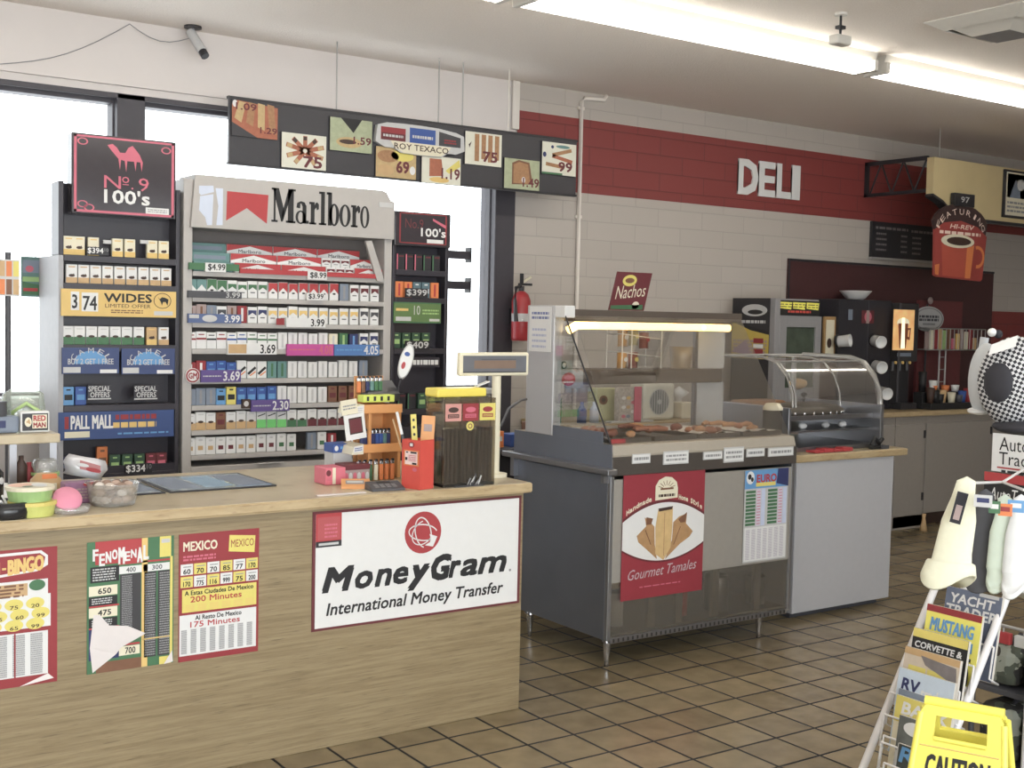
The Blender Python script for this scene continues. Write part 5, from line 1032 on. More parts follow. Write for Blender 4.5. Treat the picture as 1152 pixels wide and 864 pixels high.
# food in the wells
wellm = mat('tray_steel', (120, 112, 104), rough=.35, metal=.7)
fr = [mat('fried_%d' % i, c_, noise=.35, scale=60, rough=.6) for i, c_ in enumerate(((150, 84, 48), (168, 100, 58), (126, 66, 42), (190, 132, 78)))]
random.seed(11)
wl = [(3.36, 3.60, 4.10, 4.48), (3.62, 3.88, 4.10, 4.48), (3.90, 4.16, 4.10, 4.48), (4.18, 4.44, 4.10, 4.48)]
lab = ['food tray nearest the end post', 'second food tray from the end post', 'food tray with white paper before the centre post', 'right-end food tray with white paper']
for k, (a, b_, c_, d_) in enumerate(wl):
    m = MB().box(a, b_, c_, d_, 1.0005, 1.004, wellm)
    for q in ((a, a+.004, c_, d_), (b_-.004, b_, c_, d_), (a+.004, b_-.004, c_, c_+.004), (a+.004, b_-.004, d_-.004, d_)): m.box(*q, 1.004, 1.022, wellm)
    tag(m.build('food_tray'), lab[k]+' behind the deli glass', 'tray')
    if k in (2, 3):
        m = MB(); n_ = 6; m.add([(a+.02+(b_-a-.04)*i/n_, c_+.02+(d_-c_-.06)*j/n_, 1.012+.012*math.sin(i*2.1+j)*math.cos(j*1.7)+.01) for j in range(n_+1) for i in range(n_+1)], [(j*(n_+1)+i, j*(n_+1)+i+1, (j+1)*(n_+1)+i+1, (j+1)*(n_+1)+i) for j in range(n_) for i in range(n_)], white, True)
        tag(m.build('tray_paper'), 'crumpled white paper lining the %s food tray' % ('third' if k == 2 else 'right-end'), 'paper')
    for i in range(7):
        x = random.uniform(a+.04, b_-.04); y = random.uniform(c_+.04, d_-.05); m = MB()
        if k in (1, 3) and i < 5:
            a_ = random.uniform(-.5, .5); m.tube([(x-.05*math.cos(a_), y-.05*math.sin(a_), 1.035), (x, y, 1.04), (x+.05*math.cos(a_), y+.05*math.sin(a_), 1.035)], [.008, .013, .008], fr[3 if k == 3 else i % 4], 8)
        else: m.ball((x, y, 1.03), random.uniform(.018, .028), fr[i % 4], 1.3, .9, .75, 10, .003)
        tag(m.build('fried_snack'), 'browned fried snack lying in a deli warmer tray behind glass', 'food', 'browned snacks in the deli trays')
m = MB().box(3.36, 3.44, DY+.03, DY+.033, 1.0005, 1.02, red); tag(m.build('price_card'), 'small red card at the front left corner inside the deli glass', 'card')
# wire rack with bags on the middle shelf
wx0, wx1 = atY(694, 400, 4.62).x, atY(738, 400, 4.62).x
t = thing('wire_snack_rack', ((wx0+wx1)/2, 4.64, zA), 'white wire rack of snack bags on the middle shelf behind deli glass', 'rack')
m = MB()
for x in (wx0, wx0+.06, wx1): m.tube([(x, 4.58, zA+.003), (x, 4.58, 1.5)], .0035, white, 6)
for zz in (zA+.07, zA+.16):
    m.tube([(wx0, 4.58, zz+.015), (wx1, 4.58, zz-.01), (wx1, 4.70, zz-.01), (wx0, 4.70, zz+.015), (wx0, 4.58, zz+.015)], .003, white, 6)
for x in (wx0, wx1): m.tube([(x, 4.70, zA+.003), (x, 4.70, 1.5)], .003, white, 6)
m.build('wire_frame', t)
bagc = [mat('bag_gold', (206, 150, 60), noise=.3, scale=30), mat('bag_rust', (150, 76, 56), noise=.3, scale=30), mat('bag_olive', (168, 156, 88), noise=.3, scale=30)]
def snackbag(x, y, z, w_, h_, c_, lab, grp):
    m = MB(); m.add([(x-w_, y, z), (x, y-.022, z+.004), (x+w_, y, z), (x, y+.02, z+.004), (x-w_*.95, y, z+h_*.5), (x, y-.03, z+h_*.5), (x+w_*.95, y, z+h_*.5), (x, y+.03, z+h_*.5), (x-w_, y, z+h_), (x, y-.004, z+h_), (x+w_, y, z+h_), (x, y+.004, z+h_)], [(3, 2, 1, 0), (0, 1, 5, 4), (1, 2, 6, 5), (2, 3, 7, 6), (3, 0, 4, 7), (4, 5, 9, 8), (5, 6, 10, 9), (6, 7, 11, 10), (7, 4, 8, 11), (8, 9, 10, 11)], c_, True)
    c = Cv(m, (x-w_*.5, y-.03, z+h_*.75), (w_, 0, 0), (0, 0, -h_*.45)); c.ell(.5, .4, .4, .3, [red, yellow, white, maroon][int(x*100) % 4])
    tag(m.build('snack_bag'), lab, 'bag', grp)
for k, (dx, dz, c_) in enumerate(((.05, .02, 0), (.12, .02, 1), (.05, .11, 0), (.12, .115, 2), (.19, .1, 1))):
    snackbag(wx0+dx, 4.64, zA+.001+(dz if dz > .05 else 0), .032, .082, bagc[c_], ['orange-gold bag low in the white wire rack', 'rust bag low in the white wire rack', 'orange-gold bag high in the white wire rack', 'olive bag high in the white wire rack', 'rust bag at the right of the white wire rack'][k], 'bags in the white wire rack')
wc = V((atY(767, 375, 4.66).x, 4.66, zA))
m = MB().lathe([(.05, 0), (.056, .05), (.062, .11), (.058, .11), (.052, .05), (.046, .004), (.05, 0)], wc+V((0, 0, .0006)), glass('cup_plastic', (222, 206, 180), refl=.15, haze=.3), 20); tag(m.build('clear_tub'), 'tan see-through tub on the middle shelf by the centre post', 'tub')
for k in range(3): m = MB().ball(wc+V((.02*math.cos(k*2.1), .02*math.sin(k*2.1), .028+.02*k)), .022, bagc[2 if k else 0], 1, 1, .8, 10); tag(m.build('bread_roll'), 'pale roll inside the tan see-through tub', 'roll', 'rolls in the see-through tub')
# sign on the canopy
a, b_, z0, z1 = rectY(686, 305, 733, 341, 4.58); z0 = 1.592
t = thing('nachos_sign', ((a+b_)/2, 4.58, z0), 'tilted dark red card reading Nachos standing on the deli canopy', 'sign')
sk = .05
m = MB().prism([(a, z0), (b_-sk, z0), (b_, z1), (a+sk, z1)], 4.58, 4.586, maroon); m.build('sign_card', t)
m = MB(); y_ = 4.5795
def sp(u, v): return (a+sk*(1-v)+(b_-sk-a)*u, y_, z1+(z0-z1)*v)
vs, fs = text_geo('Nachos', .03, .0); m.add([sp(.1+.82*x, .72-.34*y-.1*x) for x, y in vs], fs, cream)
m.add([sp(.4+.2*math.cos(q*.3), .22-.15*math.sin(q*.3)) for q in range(21)], [tuple(range(21))], yellow); m.add([(x, y-.0004, z) for x, y, z in [sp(.4+.13*math.cos(q*.3), .22-.07*math.sin(q*.3)) for q in range(21)]], [tuple(range(21))], brown)
m.add([sp(.03, .97), sp(.95, .97), sp(.93, .84), sp(.03, .88)], [(0, 1, 2, 3)], green); m.add([sp(.72+.1*math.cos(q*.3), .86-.1*math.sin(q*.3)) for q in range(21)], [tuple(range(21))], cream); m.build('lettering', t)
MB().box(a-.02, b_+.03, 4.57, 4.61, z0-.0015, z0-.0005, lgrey).build('foot', t)
# posters on the front
def fposter(x0, x1, z0, z1, name, label, base):
    m = MB().box(x0, x1, DY-.006, DY-.0045, z0, z1, base); return m, Cv.Y(m, x0, x1, z0, z1, DY-.006), (lambda: tag(m.build(name), label, 'poster'))
m, c, done = fposter(3.405, 3.895, .30, .873, 'tamale_poster', 'dark red tamale poster with white oval taped to the warmer front', mat('poster_crimson', (150, 30, 48), noise=.05))
ft = lambda u: .385-.13*(1-((u-.5)/.5)**2); fb = lambda u: .60+.115*(1-((u-.5)/.5)**2)
q_ = [i/20 for i in range(21)]; c.poly([(u, ft(u)-.022) for u in q_]+[(u, fb(u)+.016) for u in q_[::-1]], maroon, 1); c.poly([(u, ft(u)) for u in q_]+[(u, fb(u)) for u in q_[::-1]], white, 2); hk = mat('tamale_husk', (206, 170, 106), noise=.2, scale=30); hk2 = mat('tamale_shade', (176, 132, 80), noise=.25, scale=30)
c.poly([(.42, .31), (.6, .3), (.6, .45), (.585, .62), (.5, .715), (.4, .66), (.39, .45)], hk, 3).poly([(.42, .3), (.6, .29), (.59, .315), (.43, .325)], dbrown, 4).poly([(.38, .44), (.3, .38), (.26, .36), (.28, .43), (.17, .5), (.19, .55), (.3, .62), (.42, .7), (.39, .58)], hk2, 2.6).poly([(.61, .42), (.68, .38), (.78, .36), (.77, .44), (.86, .51), (.82, .55), (.7, .6), (.52, .71), (.6, .56)], hk2, 2.6).poly([(.28, .36), (.36, .375), (.34, .42), (.28, .42)], brown, 3).poly([(.67, .4), (.78, .35), (.76, .43), (.7, .43)], brown, 3)
c.line([(.27, .46), (.34, .58)], .004, brown, 4).line([(.7, .46), (.62, .6)], .004, brown, 4).line([(.5, .34), (.5, .68)], .004, hk2, 4)
c.poly([(.38, .235), (.38, .12), (.42, .075), (.5, .05), (.58, .06), (.64, .1), (.655, .15), (.655, .225)], cream, 3)
for k in range(7): q = math.radians(20+k*23); c.line([(.515+.05*math.cos(q), .15-.03*math.sin(q)), (.515+.11*math.cos(q), .15-.068*math.sin(q))], .003, brown, 4)
c.rect(.44, .14, .6, .155, brown, 4).dash(.42, .185, .62, .215, 1, dbrown, 4, .7)
c.curve('Handmade', lambda u: ft(u)-.03, .04, .34, .04, cream, 3).curve('Home Style', lambda u: ft(u)-.03, .67, .97, .04, cream, 3)
c.text('Gourmet Tamales', .08, .765, .92, .845, mat('poster_silver', (190, 170, 176)), 2, .0, .35, -.03).dash(.22, .9, .72, .915, 1, pink, 2, .6); done()
m, c, done = fposter(4.155, 4.452, .397, .842, 'price_poster', 'blue topped price chart poster on the right of the warmer front', lgrey)
c.rect(0, 0, 1, .2, lblue).poly([(.75, 0), (1, 0), (1, .2), (.72, .16)], navy, 2).text('EURO', .26, .05, .72, .14, red, 3, .04).rect(.25, .14, .7, .18, yellow, 2).ell(.12, .08, .09, .07, white, 2).ell(.1, .07, .04, .03, black, 3).ell(.16, .1, .03, .025, black, 3)
for u in (.03, .53):
    for k in range(10): c.rect(u, .22+.039*k, u+.22, .248+.039*k, green, 2)
    c.rect(u+.24, .21, u+.34, .61, mat('lilac', (206, 196, 214)), 2).rect(u+.35, .21, u+.44, .61, mat('pale_lilac', (190, 200, 226)), 2).dash(u+.25, .22, u+.33, .6, 12, pink, 3, .3)
c.rect(.02, .62, .98, .985, white, 2)
for k in range(7): c.dash(.05+.13*k, .64, .14+.13*k, .97, 22, mat('faint_ink', (176, 168, 184)), 3, .5, k)
done()
# dark stack seen between counter and warmer
p0 = V((3.72, 5.55, 0)); t = thing('storage_cart', (3.72, 5.55, 0), 'dark cart between counter and warmer carrying small boxes', 'cart')
MB().box(3.58, 4.0, 5.4, 5.7, .08, .80, blackp, .01).build('cart_body', t); MB().box(3.56, 4.02, 5.38, 5.72, .80, .83, darkgrey, .004).build('cart_top', t)
for q in ((3.62, 5.44), (3.96, 5.44), (3.62, 5.66), (3.96, 5.66)): MB().cyl((q[0]-.012, q[1], .035), .035, .024, black, 14, ax=(1, 0, 0)).build('wheel', t)
for k, (x, c_, w_, h_, lab) in enumerate(((3.64, orange, .08, .09, 'orange box on the dark cart behind the pole display'), (3.76, blue, .12, .07, 'blue box on the dark cart behind the pole display'), (3.9, brown, .11, .13, 'brown box on the dark cart next to the blue one'))):
    m = MB().box(x, x+w_-.005, 5.45, 5.55, .8305, .83+h_, c_, .003); Cv.Y(m, x, x+w_, .83, .83+h_, 5.45).rect(.2, .3, .8, .6, lgrey); tag(m.build('small_box'), lab, 'box')
# ================================================================ GREY SERVICE CABINET WITH CURVED CASE
GY = 4.261
gcab = mat('cabinet_grey', (178, 178, 182), rough=.55, noise=.03)
t = thing('service_cabinet', (5.13, 4.6, 0), 'plain light grey cabinet with a tan worktop right of the deli warmer', 'cabinet')
m = MB().box(4.74, 5.52, GY, 4.95, .035, .828, gcab, .003).box(4.78, 5.48, GY+.05, 4.9, 0, .035, darkgrey); m.build('body', t)
MB().box(4.58, 5.60, GY-.03, 4.98, .83, .868, ctedge, .006).box(4.585, 5.595, GY-.025, 4.975, .866, .8695, ctop).build('worktop', t)
# curved-glass display case
t = thing('bakery_case', (5.05, 4.6, .87), 'steel display case with curved clear glass cover on the tan worktop', 'display case')
WZ = .8705
cx0, cx1, cyf, cyb = 4.70, 5.46, GY+.03, 4.88
MB().box(cx0+.021, cx1-.031, cyf+.04, cyb, WZ, WZ+.025, steel, .003).build('case_base', t)
MB().box(cx1-.03, cx1, cyf, cyb, WZ, 1.11, steel, .004).build('case_end', t); MB().box(cx0, cx0+.02, cyf, cyb, WZ, 1.11, steel, .004).build('case_end', t)
MB().box(cx0+.021, cx1-.031, cyf+.06, cyb-.02, .972, .98, steel, .002).box(cx0+.021, cx1-.031, cyf+.05, cyb-.02, 1.035, 1.047, steel, .003).box(cx0+.021, cx1-.031, cyf+.05, cyf+.065, 1.047, 1.06, steel).build('wire_shelf', t)
prof = [(cyf+.02, 1.11), (cyf+.03, 1.18), (cyf+.07, 1.27), (cyf+.14, 1.335), (cyf+.24, 1.36), (cyb, 1.362)]
m = MB(); n_ = len(prof); gx0 = atY(868, 405, cyf+.2).x
m.add([(x, y, z) for x in (gx0, cx1-.012) for y, z in prof], [(i, i+1, n_+i+1, n_+i) for i in range(n_-1)], glass('curved_glass', (250, 250, 249), refl=.14, haze=.03), True); m.build('curved_glass', t)
m = MB()
for x in (gx0, cx1-.012, 4.75, 5.12): m.tube([(x, y, z) for y, z in prof], .006 if x != cx1-.012 else .016, glass('acrylic_edge', (200, 196, 190), refl=.3, haze=.35), 8)
m.tube([(gx0, cyb, 1.362), (cx1, cyb, 1.362)], .007, wire, 8).tube([(gx0, cyf+.16, 1.343), (cx1-.012, cyf+.16, 1.343)], .006, MATS['acrylic_edge'], 8); m.build('glass_rib', t)
m = MB().box(5.10, 5.12, cyb-.25, cyb-.23, 1.0475, 1.36, wire); m.build('support_rod', t)
# roasting pan with lid inside
ax1, bx1 = 4.80, 5.38
t = thing('covered_pan', (5.1, 4.55, 1.0475), 'long dark covered pan with a black knob inside the curved glass case', 'pan')
m = MB(); nn = 22
prof2 = [(0, .285, .13), (.012, .30, .14), (.03, .29, .135), (.05, .24, .11), (.066, .12, .06), (.07, .001, .001)]
m.add([(5.1+rx*math.cos(2*math.pi*k/nn), 4.55+ry*math.sin(2*math.pi*k/nn), 1.048+z) for z, rx, ry in prof2 for k in range(nn)], [(i*nn+k, i*nn+(k+1) % nn, (i+1)*nn+(k+1) % nn, (i+1)*nn+k) for i in range(5) for k in range(nn)], mat('pan_dark', (84, 76, 66), rough=.4, noise=.2), True); m.build('pan_lid', t)
m = MB()
for k in range(28):
    a_ = 2*math.pi*k/28; m.ball((5.1+.295*math.cos(a_), 4.55+.135*math.sin(a_), 1.062), .009, chrome, n=6)
m.build('beaded_rim', t)
MB().cyl((5.1, 4.55, 1.117), .006, .03, blackp).ball((5.1, 4.55, 1.155), .018, blackp, sz=.7).build('knob', t)
tag(MB().box(4.77, 5.05, 4.62, 4.80, 1.0475, 1.12, mat('toast_brown', (150, 106, 70), noise=.3, scale=20), .02).build('bread_loaf'), 'brown loaf behind the dark covered pan in the curved case', 'bread')
tag(MB().ball((5.3, 4.78, 1.20), .05, tan, 1.4, .8, .6, 14, .002).cyl((5.3, 4.78, 1.0475), .05, .12, grey).build('cake_stand'), 'small stand with a golden bun at the right in the curved case', 'stand')
for x, y, c_, lab in ((4.95, 4.42, white, 'white napkin ball low in the curved case, left'), (5.13, 4.42, lgrey, 'grey wrapped item low in the curved case, middle'), (5.27, 4.42, white, 'white wrapped item low in the curved case, right')):
    tag(MB().ball((x, y, .9805+.018), .02, c_, 1.4, 1, .85, 10, .002).build('wrapped_item'), lab, 'food')
a, b_, z0, z1 = rectY(913, 494, 956, 505, GY+.02)
for k in range(4):
    m = MB().box(a+(b_-a)*k/4+.002, a+(b_-a)*(k+1)/4-.002, GY-.005, GY+.06, WZ, WZ+.012+.008*(k % 2), red, .004); Cv(m, (a+(b_-a)*k/4+.004, GY+.055, WZ+.0125+.008*(k % 2)), (.05, 0, 0), (0, -.05, 0)).rect(.1, .2, .8, .5, pink); tag(m.build('sauce_packet'), 'red packet, %s in the row at the worktop front' % place(k, 4), 'packet', 'red packets before the curved case')
m = MB().box(5.33, 5.45, GY-.004, GY+.026, WZ, WZ+.02, black, .005).tube([(5.34, GY+.012, WZ+.02), (5.37, GY+.015, WZ+.06), (5.40, GY+.01, WZ+.03), (5.43, GY+.012, WZ+.055)], .012, black, 8).box(5.4, 5.46, GY-.012, GY-.005, WZ, WZ+.02, darkgrey); tag(m.build('tongs_rest'), 'black tongs and rest at the right front of the tan worktop', 'tongs')
# napkin cylinder between the two units
p = atY(875, 462, 4.30); t = thing('straw_dispenser', (4.625, 4.33, .87), 'black canister with a cream domed lid between warmer and curved case', 'dispenser')
zt = atY(875, 461, 4.33).z
MB().lathe([(.001, 0), (.045, 0), (.05, .02), (.05, zt-WZ), (.001, zt-WZ)], (4.622, 4.33, WZ), black, 22).build('canister', t); MB().lathe([(.05, zt-WZ+.0003), (.052, zt-WZ+.012), (.035, zt-WZ+.035), (.001, zt-WZ+.038), (.001, zt-WZ+.0003)], (4.622, 4.33, WZ), cream, 22).build('lid', t)
# ================================================================ BACK COUNTER ALONG THE WALL
KY = 5.786
kcab = mat('back_cabinet', (150, 142, 134), rough=.5, noise=.05)
t = thing('back_counter_top', (7.2, 6.05, .86), 'long tan worktop along the back wall under the coffee machines', 'worktop')
MB().box(4.42, 10.2, KY-.03, YB-.001, .862, .90, ctedge, .005).build('worktop', t)
xs = [4.44, 5.2, 5.97, 6.74, 7.50, 7.868, 8.72, 9.5, 10.18]
names = ['leftmost', 'second', 'third', 'fourth', 'narrow floor-length', 'double-hinged', 'next right', 'rightmost']
for i in range(len(xs)-1):
    x0, x1 = xs[i]+.002, xs[i+1]-.002; full = i == 4
    t = thing('base_cabinet', ((x0+x1)/2, 6.05, 0), 'plain grey-beige base cabinet under the back worktop, %s unit' % names[i], 'cabinet', 'base cabinets along the back wall')
    m = MB().box(x0, x1, KY+.02, YB-.002, .10, .86, kcab).box(x0, x1, KY+.08 if not full else KY, YB-.05, 0, .10, dbrown if not full else kcab); m.build('body', t)
    MB().box(x0+.004, x1-.004, KY, KY+.02, .11 if not full else .012, .80, kcab, .003).build('door', t)
    MB().box(x0, x1, KY+.004, KY+.02, .802, .86, kcab).build('rail', t)
    if i >= 4:
        for z in (.24, .72): MB().box(x1-.03 if full else x1-.03, x1-.012, KY-.012, KY-.0005, z-.03, z+.03, blackp, .003).build('hinge', t)
p = atZ(1030, 585, 0)
m = MB().lathe([(.001, 0), (.03, 0), (.02, .05), (.012, .10), (.016, .13), (.001, .13)], (7.72, KY-.12, 0), tan, 16); tag(m.build('floor_funnel'), 'small tan cone standing on the floor by the narrow cabinet', 'cone')
# maroon backboard
MB_m = mat('maroon_board', (70, 30, 32), rough=.45, noise=.08)
t = thing('backboard', (8.1, YB, .9), 'wide dark maroon board on the wall behind the coffee machines', 'wall panel')
MB().box(6.82, 9.385, YB-.02, YB-.0045, .902, 2.03, MB_m).build('panel', t); MB().box(6.82, 9.385, YB-.026, YB-.0201, 2.012, 2.03, blackp).box(6.82, 6.832, YB-.026, YB-.0201, .902, 2.012, blackp).build('edge_trim', t)
# wall menu
x0, x1, z0, z1 = 7.745, 8.55, 2.085, 2.365
m = MB().box(x0, x1, YB-.03, YB-.005, z0, z1, blackp).box(x0-.005, x1+.005, YB-.034, YB-.005, z0-.018, z0-.001, wire); c = Cv.Y(m, x0, x1, z0, z1, YB-.03)
wr = mat('menu_dim_white', (120, 112, 112)); c.dash(.05, .12, .55, .22, 1, wr, 1, .7).dash(.6, .14, .98, .24, 1, wr, 1, .7)
for k in range(4): c.dash(.06, .3+.15*k, .22, .37+.15*k, 1, wr, 1, .8, k).dash(.44, .32+.15*k, .54, .39+.15*k, 1, wr, 1, .8, k+5).dash(.62, .34+.15*k, .76, .41+.15*k, 1, wr, 1, .8, k+9)
tag(m.build('wall_menu'), 'small black menu board with faint white lines above the maroon board', 'menu board')
# fire extinguisher
ex = atY(588, 360, 6.18).x; t = thing('fire_extinguisher', (ex, 6.2, 1.4), 'red fire extinguisher with black hose hung on the white block wall', 'extinguisher')
zb = 1.40; MB().lathe([(.001, 0), (.055, .0), (.06, .015), (.06, .25), (.045, .29), (.02, .31), (.001, .31)], (ex, 6.2, zb), mat('extinguisher_red', (168, 24, 34), rough=.3, noise=.04), 20).build('cylinder', t)
m = MB().cyl((ex, 6.2, zb+.311), .018, .03, blackp).box(ex-.02, ex+.075, 6.19, 6.21, zb+.345, zb+.36, blackp).tube([(ex, 6.2, zb+.36), (ex+.07, 6.2, zb+.4)], .008, cream, 6).box(ex-.008, ex+.008, 6.19, 6.21, zb+.36, zb+.42, blackp); m.build('valve_handle', t)
MB().tube([(ex-.02, 6.18, zb+.34), (ex-.07, 6.16, zb+.33), (ex-.09, 6.14, zb+.25), (ex-.085, 6.13, zb+.12)], [.011, .011, .011, .015], blackp, 8).build('hose', t)
MB().box(ex-.03, ex+.03, 6.262, YB, zb+.1, zb+.2, blackp).build('wall_bracket', t); m = MB().lathe([(.0605, .12), (.0605, .17)], (ex, 6.2, zb), lgrey, 20); m.build('label', t); MB().ball((ex-.03, 6.135, zb+.13), .008, white).build('gauge', t)
# round and boxed things on the back counter, seen through the warmer glass
CZ = .9005
a, b_, z0, z1 = rectY(724, 435, 764, 472, 5.86)
t = thing('desk_fan', ((a+b_)/2, 5.93, CZ), 'white box fan with round grey grille on the back worktop behind the warmer', 'fan')
MB().box(a, b_-.04, 5.86, 6.0, CZ, z1+.02, mat('fan_white', (214, 212, 196), rough=.4, noise=.03), .02).build('housing', t)
m = MB(); cx_, cz_ = (a+b_-.04)/2, (CZ+z1+.02)/2; c = Cv.Y(m, cx_-.085, cx_+.085, cz_-.085, cz_+.085, 5.86); c.ell(.5, .5, .5, .5, mat('fan_dark', (110, 116, 118)), .5)
for k in range(7): c.line([(.14+.12*k, .5-.5*math.sqrt(max(0, 1-(2*(.14+.12*k)-1)**2))), (.14+.12*k, .5+.5*math.sqrt(max(0, 1-(2*(.14+.12*k)-1)**2)))], .005, lgrey, 3)
c.ring(.5, .5, .5, .5, .07, lgrey, 3).ell(.5, .5, .1, .1, lgrey, 4); m.build('grille', t)
def bk(px0, py0, px1, py1, y, base, fn, name, lab, cat, d=.1):
    a, b_, z0, z1 = rectY(px0, py0, px1, py1, y); m = MB().box(a, b_, y, y+d, CZ, max(z1, CZ+.04), base, .006); c = Cv.Y(m, a, b_, CZ, max(z1, CZ+.04), y)
    if fn: fn(c)
    return tag(m.build(name), lab, cat)
bk(672, 437, 695, 470, 5.9, mat('pale_olive_bag', (186, 184, 140), noise=.15), lambda c: c.ell(.3, .35, .2, .14, brown).ell(.3, .35, .1, .07, dbrown, 2), 'paper_bag', 'pale olive bag with a brown spot behind the warmer glass', 'bag')
bk(697, 436, 722, 472, 5.80, mat('mixed_snack_bag', (180, 170, 160), noise=.5, scale=70), lambda c: [c.ell(.2+.2*(k % 4), .3+.13*(k//2), .09, .05, [white, gold, pink, bluegrey, white, tan][k % 6]) for k in range(10)], 'snack_carton', 'white flecked snack bag beside the box fan', 'bag', .05)
bk(714, 435, 722, 443, 5.79, pink, None, 'carton_tag', 'pink tag on top corner of the flecked snack bag', 'tag', .004)
bk(618, 448, 632, 470, 5.9, green, lambda c: c.rect(.1, .4, .9, .7, red), 'green_tin', 'green and red tin at the left behind the warmer glass', 'tin')
bk(767, 453, 782, 474, 5.9, cream, None, 'cream_box', 'cream box between the box fan and the centre post', 'box')
m = MB(); xx = atY(775, 455, 6.0).x; m.lathe([(.001, 0), (.06, 0), (.05, .03), (.02, .05), (.001, .05)], (xx, 6.1, CZ), white, 18).lathe([(.02, .05), (.02, .12), (.07, .16), (.001, .2)], (xx, 6.1, CZ), white, 18); tag(m.build('table_lamp'), 'small white domed object behind the cream box', 'lamp')
for k, px in enumerate((658, 672)):
    xx = atY(px, 460, 5.85).x; m = MB().lathe([(.001, 0), (.03, 0), (.03, .08), (.012, .11), (.012, .13), (.001, .13)], (xx, 5.88, CZ), [blue, mat('pale_blue_bottle', (190, 206, 232))][k], 14); tag(m.build('spray_bottle'), ['blue bottle behind the warmer glass left of the olive bag', 'pale blue bottle behind the warmer glass beside the blue one'][k], 'bottle')
# sheet of plastic wrap / tray under
m = MB().box(4.75, 5.1, 5.79, 5.85, CZ, CZ+.012, lgrey, .003); tag(m.build('white_tray'), 'white flat tray on the back worktop behind the warmer', 'tray')
# beverage merchandiser
FY0, FY1, FX0, FX1 = 5.76, 6.165, 6.14, 6.61
t = thing('nacho_merchandiser', (FX0+.23, FY0+.2, .9), 'grey boxed merchandiser with black and yellow panels and a glass door', 'merchandiser')
gm = mat('merch_grey', (138, 136, 138), rough=.4, noise=.04); zt = 1.715
MB().box(FX0+.004, FX1, FY0+.03, FY1, CZ, zt, gm, .004).build('cabinet_body', t)
m = MB().box(FX0-.001, FX0+.003, FY0+.05, FY1, CZ, zt, blackp); c = Cv(m, (FX0-.001, FY1, zt), (0, FY0+.05-FY1, 0), (0, 0, -.42)); c.poly([(.1, .42), (.5, .52), (1, .58), (1, 1), (0, 1), (0, .42)], mat('panel_gold', (196, 170, 44)), 1).poly([(.1, .33), (.5, .47), (1, .55), (1, .6), (.5, .53), (.12, .42)], black, 2).ell(.6, .2, .34, .1, lgrey, 2).ell(.62, .23, .2, .04, black, 3).dash(.25, .36, .9, .42, 1, lgrey, 3, .8, 6)
c.dash(.05, .68, .95, .98, 5, mauve, 3, .7).rect(.6, .66, .86, .74, dred, 4).rect(.6, .76, .86, .82, white, 4).rect(.6, .84, .86, .94, dred, 4).poly([(.0, .9), (.4, .68), (.55, .95)], mat('photo_lilac', (150, 120, 150)), 3.5)
m.build('side_graphic', t)
hz = 1.60; m = MB().box(FX0+.03, FX1-.01, FY0+.012, FY0+.03, hz, zt-.012, black); c = Cv.Y(m, FX0+.03, FX1-.01, hz, zt-.012, FY0+.012)
ylit = mat('lit_yellow', (214, 206, 40), noise=.3, scale=60, emit=.25); rlit = mat('lit_red', (190, 50, 30), emit=.25)
for k in range(3): c.poly([(.04+.32*k, .1), (.04+.32*k, .52), (.32+.32*k, .6), (.34+.32*k, .12)], ylit)
c.dash(.07, .18, .95, .5, 2, dbrown, 2, .35, 4).dash(.25, .66, .78, .82, 1, rlit, 2, .9); m.build('header_panel', t)
m = MB(); m.box(FX0, FX0+.05, FY0, FY0+.03, CZ, zt, gm, .003).box(FX0+.05, FX0+.12, FY0, FY0+.03, CZ, hz-.002, gm, .003).box(FX1-.06, FX1, FY0, FY0+.03, CZ, hz-.002, gm, .003).box(FX0+.12, FX1-.06, FY0, FY0+.03, 1.52, hz-.002, gm, .003).box(FX0+.12, FX1-.06, FY0, FY0+.03, CZ, 1.1, gm, .003); m.build('door_frame', t)
m = MB().box(FX0+.12, FX1-.06, FY0+.012, FY0+.026, 1.1, 1.52, mat('door_dark_green', (62, 74, 60), rough=.1, noise=.5, scale=12)); m.build('door_glass', t)
TXL = atY(943, 380, 6.0).x
pg = mat('picture_gold', (170, 130, 70)); x0, x1, z0, z1 = rectY(928, 356, 940, 379, 6.02); z0 = 1.3005
m = MB().box(x0, x1, 6.02, 6.04, z0, z1, pg, .004); c = Cv.Y(m, x0, x1, z0, z1, 6.02); c.rect(.14, .08, .86, .92, cream).ell(.45, .65, .2, .12, dbrown, 2)
m.box((x0+x1)/2-.01, (x0+x1)/2+.01, 6.04, 6.1, z0, z0+.02, pg); tag(m.build('framed_picture'), 'small gold framed picture beside the merchandiser', 'picture')
m = MB().box(6.72, TXL-.005, 6.0, 6.2, CZ, 1.30, dbrown, .004); c = Cv.Y(m, 6.72, TXL-.005, CZ, 1.3, 6.0); c.rect(.05, .02, .95, .06, cream); tag(m.build('brown_cabinet'), 'low dark brown box below the framed picture', 'box')
